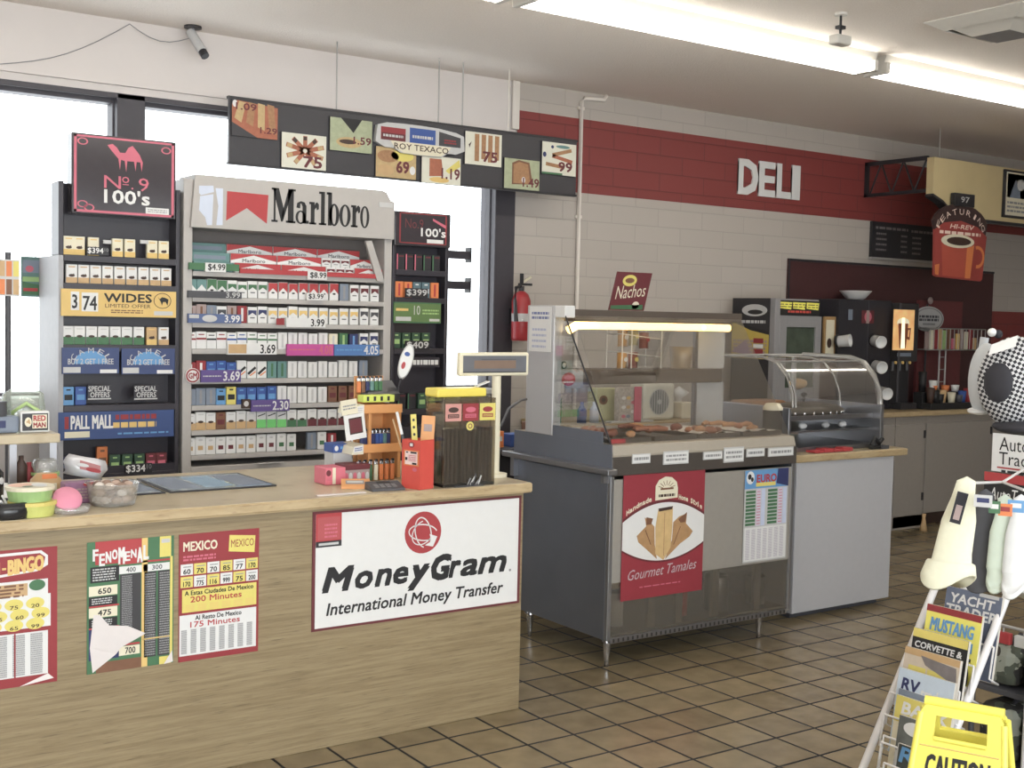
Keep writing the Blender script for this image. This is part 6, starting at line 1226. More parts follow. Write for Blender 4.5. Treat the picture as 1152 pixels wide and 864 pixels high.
# cup tower
ub = mat('tower_black', (38, 36, 44), rough=.35, noise=.1)
TY = 6.0; TX0, TX1 = atY(943, 380, TY).x, atY(1001, 400, TY).x
t = thing('cup_dispenser_tower', ((TX0+TX1)/2, 6.12, .9), 'tall black cup dispenser tower on the back worktop', 'dispenser')
MB().box(TX0, TX1, TY, YB-.03, CZ, 1.735, ub, .005).build('tower_body', t); MB().box(TX0+.33, TX0+.336, TY-.002, TY-.0001, CZ, 1.73, darkgrey).build('door_gap', t)
x0, x1, z0, z1 = rectY(970, 349, 983, 364, TY-.004); m = MB().box(x0, x1, TY-.004, TY-.0003, z0, z1, maroon); c = Cv.Y(m, x0, x1, z0, z1, TY-.004); c.ell(.5, .5, .3, .4, pink).rect(.35, 0, .6, 1, mauve, 2); m.build('sticker', t)
x0, x1, z0, z1 = rectY(955, 348, 959, 360, TY-.004); MB().box(x0, x1, TY-.004, TY-.0003, z0, z1, bluegrey).build('sticker', t)
x = atY(974, 342, 6.02).x; z = atY(974, 348, 6.02).z
t2 = thing('filter_stack', (x, 6.06, 1.736), 'white stack of coffee filters on top of the black cup tower', 'filters')
MB().lathe([(.05, 0), (.075, .012), (.12, .065), (.122, .068), (.11, .062), (.04, .006), (.05, 0)], (x, 6.12, 1.7356), white, 24).build('filters', t2)
for k, (px, py) in enumerate(((948, 384), (988, 383.5), (989, 412), (995, 441.5))):
    p = atY(px, py, TY-.06); t2 = thing('cup_stack', (p.x, TY-.05, p.z), 'white paper cups stacked sideways in the black tower, %s' % ['leftmost stack', 'upper right stack', 'middle right stack', 'lowest stack'][k], 'cups', 'cup stacks in the black tower')
    dr = V((-.35, -.9, -.12)) if k else V((.35, -.85, .1)); dr.normalize()
    q = V((p.x, TY-.004, p.z)) - V((dr.x, 0, dr.z))*.04
    MB().lathe([(.001, 0), (.042, 0), (.042, .03), (.046, .10), (.048, .104), (.04, .102), (.036, .06), (.001, .058)], q+dr*.01, white, 20, ax=dr).build('cups', t2)
    MB().lathe([(.047, .0), (.05, .0), (.05, .02), (.047, .02), (.047, 0)], q+dr*.008, blackp, 20, ax=dr).build('ring', t2)
# coffee machine
cm = mat('machine_black', (40, 38, 42), rough=.3, noise=.1)
MX0, MX1 = TX1+.004, atY(1032, 400, 5.93).x
t = thing('coffee_machine', ((MX0+MX1)/2, 6.05, .9), 'tall dark coffee machine with a glowing amber cup panel', 'coffee machine')
MB().box(MX0, MX1, 6.0, YB-.03, CZ, 1.72, cm, .006).box(MX0+.03, MX1-.02, 5.9, 6.0, CZ, .95, cm, .004).box(MX0, MX1, 5.93, 6.0, 1.27, 1.72, cm, .006).build('machine_body', t)
MB().box(MX0-.001, MX0+.02, 5.925, 5.93, .96, 1.72, darkgrey).build('side_trim', t)
def amber(nt, b):
    tc = N(nt, 'ShaderNodeTexCoord'); n = N(nt, 'ShaderNodeTexNoise', Scale=9.0); nt.links.new(tc.outputs['Object'], n.inputs['Vector'])
    o = mixc(nt, n.outputs['Fac'], col((200, 120, 50)), col((250, 206, 120))); nt.links.new(o, b.inputs['Base Color']); nt.links.new(o, b.inputs['Emission Color']); b.inputs['Emission Strength'].default_value = .55
amb = nodemat('lit_amber_panel', amber); lc = mat('lit_cream', (255, 240, 190), emit=1.1); lb = mat('lit_brown', (130, 62, 24), emit=.25)
x0, x1, z0, z1 = rectY(1006, 348, 1027, 394, 5.925); m = MB().box(x0, x1, 5.922, 5.9295, z0, z1, amb); c = Cv.Y(m, x0, x1, z0, z1, 5.922)
c.ell(.45, .32, .3, .12, mat('lit_foam', (240, 226, 190), emit=.4)).poly([(.2, .34), (.7, .34), (.62, .95), (.3, .95)], lb, 2).poly([(.38, .2), (.52, .2), (.56, .96), (.36, .96)], lc, 3).poly([(.66, .45), (.84, .45), (.8, .75), (.62, .72)], lb, 2).poly([(.7, .5), (.78, .5), (.75, .68), (.68, .66)], amb, 3); m.build('light_panel', t)
for k in range(3):
    x = atY(1008+8*k, 408, 5.92).x; MB().cyl((x, 5.9295, atY(1008+8*k, 408, 5.92).z), .011, .012, gold, 12, ax=(0, -1, 0)).build('knob', t); MB().cyl((x, 5.95, 1.20), .012, .07, darkgrey, 10).build('spout', t)
x0, x1, z0, z1 = rectY(1010, 397, 1025, 401, 5.925); MB().box(x0, x1, 5.926, 5.9295, z0, z1, bluegrey).build('button_strip', t)
# red panel and oval sign, wire basket
x0, x1, z0, z1 = rectY(1026, 335, 1082, 400, 6.24); z0 = 1.35
m = MB().box(atY(1033, 360, 6.255).x, atY(1082, 360, 6.255).x, 6.25, 6.279, .9005, 1.76, mat('faded_red_board', (110, 42, 44), noise=.1), .003); tag(m.build('red_board'), 'small faded red board behind the oval sign', 'board')
oc = atY(1050, 359, 6.15)
t = thing('oval_brand_sign', (oc.x, 6.2, oc.z-.09), 'grey oval sign with dark script over the coffee clutter', 'sign')
m = MB(); m.lathe([(.001, -.008), (.195, -.008), (.2, 0), (.001, .004)], (oc.x, 6.2, oc.z), lgrey, 32, ax=(0, 1, 0), sx=1, sy=.52, smooth=False); m.build('sign_plate', t)
m = MB(); c = Cv.Y(m, oc.x-.2, oc.x+.2, oc.z-.104, oc.z+.104, 6.1915); c.ring(.5, .5, .46, .44, .08, grey).dash(.18, .34, .82, .6, 2, darkgrey, 2, .75).rect(.3, .66, .7, .74, grey, 2); m.build('lettering', t); MB().ball((oc.x+.02, 6.2, oc.z+.15), .03, mauve, sy=.5).build('finial', t); MB().tube([(oc.x, 6.212, oc.z+.12), (oc.x, 6.212, CZ)], .008, blackp).cyl((oc.x, 6.2, CZ), .05, .01, blackp).build('stand', t)
bx0_, bx1_ = atY(1046, 385, 5.98).x, atY(1108, 385, 5.98).x
t = thing('wire_basket_rack', ((bx0_+bx1_)/2, 6.05, .9), 'wire rack with a basket of packets on the coffee worktop', 'rack')
m = MB(); z0, z1 = 1.36, 1.53
for z in (z0, z1): m.tube([(bx0_, 5.98, z), (bx1_, 5.98, z), (bx1_, 6.14, z), (bx0_, 6.14, z), (bx0_, 5.98, z)], .005, wire, 6)
for k in range(15): x = bx0_+(bx1_-bx0_)*k/14; m.tube([(x, 5.98, z0), (x, 5.98, z1)], .003, wire, 5)
m.build('basket', t)
m = MB()
for x in (bx0_+.24, bx0_+.32): m.tube([(x, 6.06, CZ), (x, 6.06, z0)], .008, wire, 8)
for k in range(4): m.tube([(bx0_+.24, 6.06, 1.0+.1*k), (bx0_+.32, 6.06, 1.0+.1*k)], .004, wire, 6)
m.box(bx0_+.12, bx0_+.44, 5.98, 6.14, CZ, CZ+.01, darkgrey).box(bx0_, bx1_, 5.98, 6.14, z0-.004, z0+.002, wire); m.build('post', t)
random.seed(5)
for k in range(12):
    x = bx0_+.04+.057*k; c_ = [mauve, cream, dred, tan, lgreen, brown, pink, gold][k % 8]; m = MB().box(x-.02, x+.02, 6.03, 6.05, z0+.003, z0+.09+.09*random.random(), c_, .006); tag(m.build('stir_packet'), 'small packet standing in the wire basket, %s' % place(k, 12), 'packet', 'packets in the wire basket')
cl = [(1039, 450, 'cup', dbrown, .036, .12), (1052, 452, 'cup', black, .036, .10), (1050, 432, 'bowl', orange, .07, .05), (1049, 447, 'cup', white, .04, .09), (1060, 449, 'cup', tan, .04, .10), (1063, 440, 'bowl', orange, .06, .05), (1070, 452, 'cup', cream, .035, .08), (1074, 445, 'bowl', white, .06, .05), (1082, 452, 'cup', blue, .04, .09), (1088, 450, 'cup', dred, .04, .11), (1030, 440, 'cup', black, .05, .16), (1057, 455, 'cup', black, .05, .07), (1078, 457, 'cup', darkgrey, .05, .06)]
wd = {id(dbrown): 'dark brown', id(black): 'black', id(orange): 'orange', id(white): 'white', id(tan): 'tan', id(cream): 'cream', id(blue): 'blue', id(dred): 'dark red', id(darkgrey): 'dark grey'}
OX0 = MX1+.02
tr_ = thing('condiment_organiser', (8.6, 5.92, .9), 'black stepped condiment organiser on the coffee worktop', 'organiser')
m = MB().box(OX0, 9.0, 5.80, 5.88, CZ, CZ+.05, black, .004).box(OX0, 9.0, 5.88, 5.97, CZ, CZ+.13, black, .004); m.build('organiser_body', tr_)
for k, (px, py, kind, c_, r_, h_) in enumerate(cl):
    up = py < 448; y = 5.925 if up else 5.838; x = atY(px, py, y).x; z = CZ+(.1305 if up else .0505)
    x = min(max(x, OX0+r_), 9.0-r_); r_ = min(r_, .034)
    m = MB().lathe([(.001, 0), (r_*.75, 0), (r_, h_), (r_*.9, h_), (r_*.66, .006), (.001, .006)], (x, y, z), c_, 16)
    tag(m.build('condiment_'+kind), '%s %s on the %s step of the condiment organiser, %s' % (wd[id(c_)], kind, 'upper' if up else 'lower', ['left end', 'left', 'centre left', 'centre', 'centre right', 'near the middle', 'right of middle', 'right', 'far right', 'right end', 'back left', 'front middle', 'front right'][k]), kind)
# ================================================================ CANOPY, TRUSS, CUP SIGN
PY = 5.66
beige = mat('beige_fascia', (206, 184, 130), rough=.55, noise=.06, scale=8)
t = thing('coffee_canopy', (8.8, PY+.1, 2.3), 'beige hanging fascia with a dark lower edge and black truss to the wall', 'canopy')
x0 = atY(1050, 200, PY).x
bl_ = [(x0, 2.80), (x0, 2.53), (x0+.12, 2.49), (x0+.25, 2.41), (x0+.5, 2.38), (10.3, 2.375), (10.3, 2.80)]
MB().prism(bl_, PY, PY+.06, beige).build('fascia', t)
bt = [(x0, 2.53), (x0+.12, 2.49), (x0+.25, 2.41), (x0+.5, 2.38), (10.3, 2.375)]
MB().prism(bt+[(x, z-.022) for x, z in bt[::-1]], PY-.006, PY+.066, blackp).build('lower_edge', t)
m = MB()
tz0, tz1 = 2.545, 2.815
m.box(x0, x0+.025, PY+.06, YB-.005, tz1-.03, tz1, blackp).box(x0, x0+.025, PY+.06, YB-.005, tz0, tz0+.025, blackp).box(x0, x0+.025, YB-.035, YB-.005, tz0, tz1, blackp)
n_ = 5
for k in range(n_):
    y0_ = PY+.07+(YB-.12-PY)*k/n_; y1_ = y0_+(YB-.12-PY)/n_
    m.tube([(x0+.012, y0_, tz1-.015 if k % 2 == 0 else tz0+.012), (x0+.012, y1_, tz0+.012 if k % 2 == 0 else tz1-.015)], .007, blackp, 6)
m.build('truss', t)
for x in (x0+.1, 9.6): MB().tube([(x, PY+.03, 2.80), (x, PY+.03, CEIL)], .003, wire, 6).build('hanger', t)
x0_, x1_, z0, z1 = rectY(1131, 190, 1156, 247, PY-.02)
m = MB().box(x0_, x0_+.36, PY-.02, PY-.0005, z0, z1, blackp, .004); c = Cv.Y(m, x0_, x0_+.36, z0, z1, PY-.02); c.rect(.06, .05, .94, .95, cream).rect(.1, .08, .9, .58, mat('poster_dusk', (74, 88, 104), noise=.3)).poly([(.2, .58), (.4, .2), (.55, .3), (.6, .58)], bluegrey, 2).ell(.6, .3, .14, .12, lgrey, 3).dash(.12, .64, .88, .9, 3, grey, 2, .5)
tag(m.build('framed_poster'), 'black framed poster on the beige fascia at the right edge', 'poster')
CYs = PY-.045
t = thing('coffee_cup_sign', (atY(1079, 270, CYs).x, CYs, atY(1079, 315, CYs).z), 'hanging sign with dark arch, the word FEATURING and a red coffee cup', 'sign')
a, b_, z0, z1 = rectY(1050, 226, 1108.5, 317, CYs)
def U(u, v): return (a+(b_-a)*u, z1-(z1-z0)*v)
arch = [(.06, .42)]+[(.5-.5*math.cos(math.radians(q)), .3-.3*math.sin(math.radians(q))) for q in range(10, 171, 16)]+[(.96, .42)]
m = MB().prism([U(*q) for q in arch], CYs, CYs+.018, mat('arch_brown', (58, 34, 34), rough=.4))
m.prism([U(*q) for q in [(.04, .36), (.2, .26), (.5, .22), (.8, .28), (.98, .4), (.93, .97), (.9, 1.0), (.1, .97), (.06, .95)]], CYs-.004, CYs+.014, mat('cup_red', (160, 50, 42), noise=.06)); m.build('sign_panel', t)
c2 = MB(); c = Cv.Y(c2, a, b_, z0, z1, CYs-.0045); cw = mat('sign_cream', (232, 206, 190))
c.arc('FEATURING', .5, .40, .40, .26, .075, 158, 22, cw, 2, .03, .08)
c.text('HI-REV', .3, .27, .74, .33, cw, 2, .03, .2).dash(.12, .36, .86, .41, 1, cw, 2, .8, 3).ell(.45, .49, .3, .09, cream, 3).ell(.47, .49, .22, .055, dbrown, 4).poly([(.16, .51), (.2, .95), (.7, .97), (.75, .52), (.6, .57), (.4, .57), (.25, .55)], mat('cup_orange_red', (186, 70, 46), noise=.15, scale=6), 2.5).poly([(.62, .57), (.75, .53), (.7, .97), (.6, .97)], orange, 2.8).ring(.82, .68, .13, .15, .3, orange, 2.2, a0=-100, a1=110).poly([(.06, .82), (.14, .8), (.13, .95), (.07, .94)], orange, 2); c2.build('print', t)
p0 = U(.36, -.14); p1 = U(.72, .03)
m = MB().box(p0[0], p1[0], CYs-.01, CYs+.03, p1[1], p0[1], blackp, .004); c = Cv.Y(m, p0[0], p1[0], p1[1], p0[1], CYs-.01); c.text('97', .3, .25, .72, .7, lgrey, 1, .02); m.box(p0[0]+.06, p1[0]-.06, CYs+.03, PY-.0005, p1[1]+.03, p0[1]-.03, blackp); m.build('bracket', t)
# ================================================================ FOREGROUND RIGHT: MAGAZINE RACK, CAPS, FLOOR SIGN
wpaint = mat('white_enamel_tube', (226, 224, 224), rough=.3, noise=.02)
RY0, RY1 = 2.25, 2.51
def plane(z, off=0): return 3.1+.6*z+off
t = thing('magazine_rack', (3.3, 2.31, 0), 'white wire magazine rack leaning back, full of magazines', 'magazine rack')
m = MB()
for y in (RY0, RY1): m.tube([(plane(.0), y, .012), (plane(.8), y, .8), (plane(.9, .0), y, .9)], .013, wpaint, 10)
m.tube([(plane(.0)+.55, RY0, .012), (plane(.9, .02), RY0, .9)], .011, wpaint, 8).tube([(plane(.0)+.55, RY1, .012), (plane(.9, .02), RY1, .9)], .011, wpaint, 8)
m.tube([(plane(0), RY0, .012), (plane(0)+.55, RY0, .012), (plane(0)+.55, RY1, .012), (plane(0), RY1, .012), (plane(0), RY0, .012)], .011, wpaint, 8)
for z in (.4, .9): m.tube([(plane(z), RY0, z), (plane(z), RY1, z)], .009, wpaint, 8)
m.tube([(plane(.9), 2.27, .9), (plane(.9), 2.27, 1.44), (plane(.9)-.03, 2.25, 1.455)], .010, wpaint, 8)
m.tube([(plane(.9), 2.27, 1.10), (3.12, 2.03, 1.105), (2.87, 2.0, 1.12)], .004, wpaint, 8).tube([(3.12, 2.03, 1.105), (2.99, 1.88, 1.11)], .004, wpaint, 8).tube([(plane(.9)-.03, 2.25, 1.455), (3.08, 2.07, 1.455), (2.95, 1.90, 1.455)], .006, wpaint, 8)
m.build('rack_frame', t)
# pockets (wire) and magazines; TL pixel gives height at X
MG = [(3.09, (1001, 838), 'reddish photo magazine with blue lettering in the lowest pocket', 'RE', [('rect', (.02, .0, .98, .3), mat('mag_photo_dark', (60, 66, 62), noise=.4)), ('text', 'RE', (.05, .02, .6, .2), lblue)], lgrey, 1),
      (3.12, (1003, 806), 'magazine with a black and white photo strip in the second lowest pocket', None, [('rect', (.0, .0, 1, .4), mat('mag_photo_mono', (96, 100, 96), noise=.6, scale=25)), ('ell', (.3, .12, .2, .08), white), ('ell', (.65, .2, .15, .08), lgrey)], lgrey, 1),
      (3.15, (1000, 783), 'yellow-topped magazine headed BACK in the rack', 'BACK', [('rect', (0, 0, 1, .3), yellow), ('text', 'BACK', (.12, .05, .95, .2), white)], cream, 1),
      (3.172, (1002.5, 776), 'thin blue-grey magazine edge behind the yellow BACK magazine', None, [('rect', (0, 0, 1, .1), bluegrey)], bluegrey, 1),
      (3.19, (1003, 752), 'pale blue magazine headed RV in the rack', 'RV', [('rect', (0, 0, 1, .5), mat('mag_paleblue', (190, 206, 224), noise=.08)), ('text', 'RV', (.08, .1, .42, .25), navy), ('text', 'trader', (.44, .16, .92, .27), white)], mat('mag_paleblue2', (176, 196, 216)), 1),
      (3.235, (1010, 728), 'tan and yellow truck magazine between the RV and black-topped ones', None, [('rect', (0, 0, 1, .08), tan), ('poly', [(.3, .06), (.95, .1), (.98, .3), (.4, .16)], mat('mag_vehicle', (120, 112, 112), noise=.3)), ('rect', (.1, .2, .42, .27), yellow), ('rect', (.45, .2, .9, .27), yellow), ('rect', (.2, .3, .85, .38), yellow)], mat('mag_tan', (200, 184, 164), noise=.15), 1),
      (3.285, (1019.5, 707), 'black magazine with white lettering under a yellow band', None, [('rect', (0, 0, 1, .1), mat('mag_yellow', (226, 206, 84))), ('text', 'CORVETTE &', (.06, .14, .92, .22), white), ('text', 'CHEVY TRADER', (.06, .24, .94, .32), white)], black, 1),
      (3.35, (1035, 680), 'bright yellow magazine with big blue letters high in the rack', None, [('rect', (0, 0, 1, .08), dred), ('text', 'MUSTANG', (.1, .14, .9, .3), lblue), ('rect', (.1, .34, .4, .46), lblue), ('rect', (.44, .34, .9, .46), lblue), ('rect', (.1, .52, .9, .56), black), ('ell', (.75, .75, .15, .2), black)], mat('mag_brightyellow', (236, 226, 70), noise=.04), 1),
      (3.43, (1057, 660), 'blue-grey magazine with big white letters YACHT TRADER at the rack top', None, [('text', 'YACHT', (.1, .06, .9, .18), white), ('text', 'TRADER', (.04, .2, .96, .33), white), ('rect', (.6, .0, .95, .04), lgrey)], mat('mag_slate', (96, 106, 130), noise=.2), 1)]
for X, (px, py), lab, _, items, base, n_ in MG:
    q = atX(px, py, X); z1 = q.z; z0 = z1-.27; yl = q.y; yr = yl-.205
    m = MB(); m.M = Matrix.Translation((X, 0, z0)) @ Matrix.Rotation(math.radians(9), 4, 'Y') @ Matrix.Translation((0, 0, 0))
    m.box(0, .011, yr, yl, 0, .272, mat('page_edge', (206, 200, 190), noise=.1, scale=200)); m.box(-.0015, 0, yr, yl, 0, .272, base)
    c = Cv(m, (-.0016, yl, .272), (0, yr-yl, 0), (0, 0, -.272))
    for it in items:
        if it[0] == 'rect': c.rect(*it[1], it[2], 1)
        elif it[0] == 'ell': c.ell(*it[1], it[2], 2)
        elif it[0] == 'poly': c.poly(it[1], it[2], 1.5)
        else: c.text(it[1], *it[2], it[3], 3, .04, .1)
    if base in (lgrey, cream): c.dash(.1, .45, .9, .9, 5, bluegrey, 1, .5)
    m.M = None; tag(m.build('magazine'), lab, 'magazine', 'magazines in the white rack')
    mw = MB(); mw.tube([(X-.012, yl+.012, z0+.12), (X-.03, yl+.012, z0+.02), (X+.02, yl+.012, z0-.006), (X+.02, yr-.012, z0-.006), (X-.03, yr-.012, z0+.02), (X-.012, yr-.012, z0+.12)], .0035, wpaint, 6)
    mw.tube([(X-.013, yl+.012, z0+.12), (X-.013, yr-.012, z0+.12)], .0035, wpaint, 6); mw.build('pocket', t)
# header sign of the rack
sx = 3.50; q0 = atX(1117, 487, sx); zb = atX(1117, 577, sx).z
yl, yr = q0.y, q0.y-.26; zm = atX(1117, 531, sx).z
m = MB().box(sx, sx+.008, yr, yl, zm+.004, q0.z, white); c = Cv(m, (sx, yl, q0.z), (0, yr-yl, 0), (0, 0, zm-q0.z)); c.text('Auto', .1, .08, .5, .42, black, 1, .01).text('Trader', .1, .46, .68, .78, black, 1, .01).rect(.08, .84, 1, .88, red).dash(.14, .9, .9, .99, 1, black, 1, .7)
o = m.build('header_sign', t); o['label'] = 'white card with black serif lettering'
m = MB().box(sx-.006, sx+.006, yr, yl+.02, zb, zm, black); c = Cv(m, (sx-.006, yl+.02, zm), (0, yr-yl-.02, 0), (0, 0, zb-zm)); c.rect(0, 0, 1, .22, red).text('AutoTrader', .08, .36, .72, .66, white, 2, .01, .2).rect(.0, .8, 1, .9, red).rect(.05, .92, 1, 1, blue); m.build('header_strip', t)
MB().box(sx+.008, sx+.02, (yl+yr)/2-.02, (yl+yr)/2+.02, zb, zm+.1, wpaint).build('sign_post', t)
# caps
def checks(nt, b):
    tc = N(nt, 'ShaderNodeTexCoord'); mp = N(nt, 'ShaderNodeMapping'); mp.inputs['Rotation'].default_value = (0, 0, 1.0); mp2 = N(nt, 'ShaderNodeMapping'); mp2.inputs['Scale'].default_value = (1, 0, 1); mp2.inputs['Rotation'].default_value = (0, .45, 0); nt.links.new(mp.outputs[0], mp2.inputs[0]); ch = N(nt, 'ShaderNodeTexChecker', Scale=125.0)
    ch.inputs['Color1'].default_value = col((190, 190, 192)); ch.inputs['Color2'].default_value = col((24, 24, 34))
    nt.links.new(tc.outputs['Object'], mp.inputs[0]); nt.links.new(mp2.outputs[0], ch.inputs['Vector']); nt.links.new(ch.outputs['Color'], b.inputs['Base Color'])
chk = nodemat('houndstooth_cloth', checks, rough=.85); capdark = mat('cap_dark', (34, 33, 42), rough=.8); capgrey = mat('cap_grey', (186, 190, 194), rough=.8, noise=.05)
R3 = lambda px, py, d: CAM+ray(px, py)*d      # point at a given depth along the view
def ellipsoid(m, c, rad, ax_u, ax_v, ax_w, mt, n=24, k=12, lo=-90, hi=90):
    vs = [V(c)+ax_u*(rad[0]*math.cos(p_)*math.cos(a_))+ax_v*(rad[1]*math.cos(p_)*math.sin(a_))+ax_w*(rad[2]*math.sin(p_)) for p_ in [math.radians(lo+(hi-lo)*i/k) for i in range(k+1)] for a_ in [2*math.pi*j/n for j in range(n)]]
    m.add(vs, [(i*n+j, i*n+(j+1) % n, (i+1)*n+(j+1) % n, (i+1)*n+j) for i in range(k) for j in range(n)], mt, True)
X_W, Y_W, Z_W = V((1, 0, 0)), V((0, 1, 0)), V((0, 0, 1))
cc_ = V((3.44, 2.14, 1.405))
cc_ = R3(1143, 430, 3.198)
out = (CAM-cc_); out.z = 0; out.normalize(); side = Z_W.cross(out).normalized()     # out: towards the aisle, side: image right when facing
t = thing('baseball_cap', cc_, 'black and white checked cap hanging at the right edge', 'cap', 'caps on the right-hand rack')
m = MB(); ellipsoid(m, cc_, (.096, .085, .122), side, out, Z_W, chk); m.build('crown', t)
hd_ = (out*.80-side*.60).normalized(); hs_ = Z_W.cross(hd_).normalized()
m = MB(); ellipsoid(m, cc_+hd_*.067, (.046, .058, .028), hs_, Z_W, hd_, capdark); m.build('back_opening', t)
m = MB(); ellipsoid(m, cc_+Z_W*-.118+side*.03, (.085, .09, .022), side, out, Z_W, capdark); m.build('brim', t)
m = MB(); q = cc_+out*.085+Z_W*.095-side*.035; m.add([q-side*.035-Z_W*.024, q+side*.03-Z_W*.0, q+side*.035+Z_W*.03-out*.02, q-side*.028+Z_W*.004-out*.02], [(0, 1, 2, 3)], white); q2 = q-out*.003; m.add([q2-side*.035-Z_W*.024, q2+side*.03, q2+side*.035+Z_W*.03-out*.02, q2-side*.028+Z_W*.004-out*.02], [(3, 2, 1, 0)], white); m.build('tag', t)
g = R3(1104, 428, 3.36)
t = thing('baseball_cap', g, 'light grey cap hanging behind the checked cap', 'cap', 'caps on the right-hand rack')
m = MB(); ellipsoid(m, g+side*.01, (.045, .1, .105), side, out, Z_W, capgrey, lo=-60); m.build('crown', t)
m = MB(); q = g-Z_W*.085-side*.002; ellipsoid(m, q, (.032, .08, .010), side, out, Z_W, white); m.build('brim', t)
m = MB(); m.tube([g+Z_W*.09, g+Z_W*.12+side*.004], .012, capgrey); m.build('strap', t)
for k, (px, py, c_) in enumerate(((1116, 374, white), (1123, 376, capdark))): MB().ball(R3(px, py, 3.28), .012, c_).build('button', t)
# straw hats hanging on the rack
hatm = mat('cream_hat', (226, 224, 196), rough=.85, noise=.06, scale=80); hatg = mat('grey_hat', (78, 78, 84), rough=.85, noise=.08)
def hat(cx_, cz_top, h_, r_top, r_mid, r_brim, mt, name, lab, d, tilt=0, sx=1, sy=.5):
    b = R3(cx_, cz_top, d); t = thing(name, b-Z_W*h_, lab, 'hat', 'hats hung on the rack')
    def loft(prof, mt_):
        m = MB(); n_ = 28; vs = []
        for r_, z in prof:
            for k in range(n_):
                a_ = 2*math.pi*k/n_; wv = 1+.05*math.sin(3*a_+1)*(1 if z < -h_*.8 else .4)
                vs.append(b+side*(r_*sx*math.cos(a_)*wv+tilt*z)+out*(r_*sy*math.sin(a_)*wv)+Z_W*(z+(.022*math.sin(2*a_+.6) if z < -h_*.85 else 0)))
        m.add(vs, [(i*n_+k, i*n_+(k+1) % n_, (i+1)*n_+(k+1) % n_, (i+1)*n_+k) for i in range(len(prof)-1) for k in range(n_)], mt_, True); return m
    loft([(.001, 0), (r_top, -.012), (r_top*1.25, -h_*.2), (r_mid, -h_*.42), (r_mid*1.12, -h_*.74), (r_mid*1.18, -h_*.82)], mt).build('crown', t)
    loft([(r_mid*1.18, -h_*.821), (r_brim*.9, -h_*.9), (r_brim, -h_), (r_brim*.96, -h_-.004), (r_mid*1.1, -h_*.86)], mt).build('brim', t)
    return t, b
t, b = hat(1088, 536, .285, .024, .044, .072, hatm, 'cream_hat', 'cream cloth hat with dark tag hanging above the magazines', 3.25, tilt=.14)
m = MB(); q = b-Z_W*.065+out*.07-side*.012; m.M = Matrix.Translation(q); a_ = Matrix((side, out*-1, Z_W)).transposed().to_4x4(); m.M = m.M @ a_ @ Matrix.Rotation(math.radians(12), 4, 'Y'); m.box(-.014, .014, 0, .003, -.055, .03, capdark); m.box(-.008, .008, -.001, 0, -.045, -.005, mauve); m.M = None; m.build('tag', t)
hat(1109, 550, .265, .02, .042, .066, hatg, 'grey_hat', 'dark grey hat hanging right behind the cream hat', 3.36, tilt=-.06)
hatw = mat('pale_green_hat', (206, 220, 204), rough=.85, noise=.05); 
hat(1131, 556, .25, .018, .036, .042, hatw, 'white_hat', 'narrow pale greenish hat hanging beneath the header sign', 3.3, tilt=.0)
hat(1149, 556, .262, .018, .036, .042, mat('white_hat_cloth', (226, 228, 230), rough=.85), 'white_hat', 'white hat hanging at the right edge beneath the header sign', 3.26)
for k, (px, py, c_, w_) in enumerate(((1106, 562, lgrey, .045), (1119, 569, green, .028), (1131, 572, orange, .034), (1143, 568, lblue, .04))):
    q = R3(px, py, 3.14); m = MB(); m.M = Matrix.Translation(q) @ a_; m.box(-w_/2, w_/2, 0, .002, -.02, .012, c_); m.box(-w_/3, w_/3, -.0008, 0, -.008, .004, [navy, white, dred, white][k]); m.M = None
    tag(m.build('hang_tag'), '%s paper tag hanging under the header strip' % ['pale grey', 'green', 'orange', 'light blue'][k], 'tag')
# camouflage goods on the lower right
def camo(nt, b):
    tc = N(nt, 'ShaderNodeTexCoord'); n = N(nt, 'ShaderNodeTexVoronoi', Scale=22.0); n2 = N(nt, 'ShaderNodeTexNoise', Scale=14.0)
    mx = nt.nodes.new('ShaderNodeMix'); mx.data_type = 'RGBA'; mx.inputs[0].default_value = .12; nt.links.new(tc.outputs['Object'], mx.inputs[6]); nt.links.new(tc.outputs['Object'], n2.inputs['Vector']); nt.links.new(n2.outputs['Color'], mx.inputs[7]); nt.links.new(mx.outputs[2], n.inputs['Vector'])
    cr = nt.nodes.new('ShaderNodeValToRGB'); cr.color_ramp.interpolation = 'CONSTANT'; e = cr.color_ramp.elements
    e[0].color = col((46, 44, 42)); e[1].position = .4; e[1].color = col((78, 84, 70)); x = e.new(.62); x.color = col((60, 52, 44)); x = e.new(.8); x.color = col((150, 154, 140))
    sp = nt.nodes.new('ShaderNodeSeparateColor'); nt.links.new(n.outputs['Color'], sp.inputs[0]); nt.links.new(sp.outputs[0], cr.inputs[0]); nt.links.new(cr.outputs[0], b.inputs['Base Color'])
camom = nodemat('camouflage_cloth', camo, rough=.85)
t = thing('goods_stand', (3.90, 2.35, 0), 'dark low stand right of the magazine rack carrying camouflage goods', 'stand')
bs = R3(1140, 760, 3.05)
gx, gy = 3.90, 2.35
m = MB()
for z in (.06, .32): m.box(gx-.22, gx+.22, gy-.2, gy+.14, z-.02, z, darkgrey, .003)
for x in (gx-.21, gx+.21):
    for y in (gy-.19, gy+.13): m.tube([(x, y, 0), (x, y, .56)], .01, darkgrey, 8)
m.build('stand_frame', t)
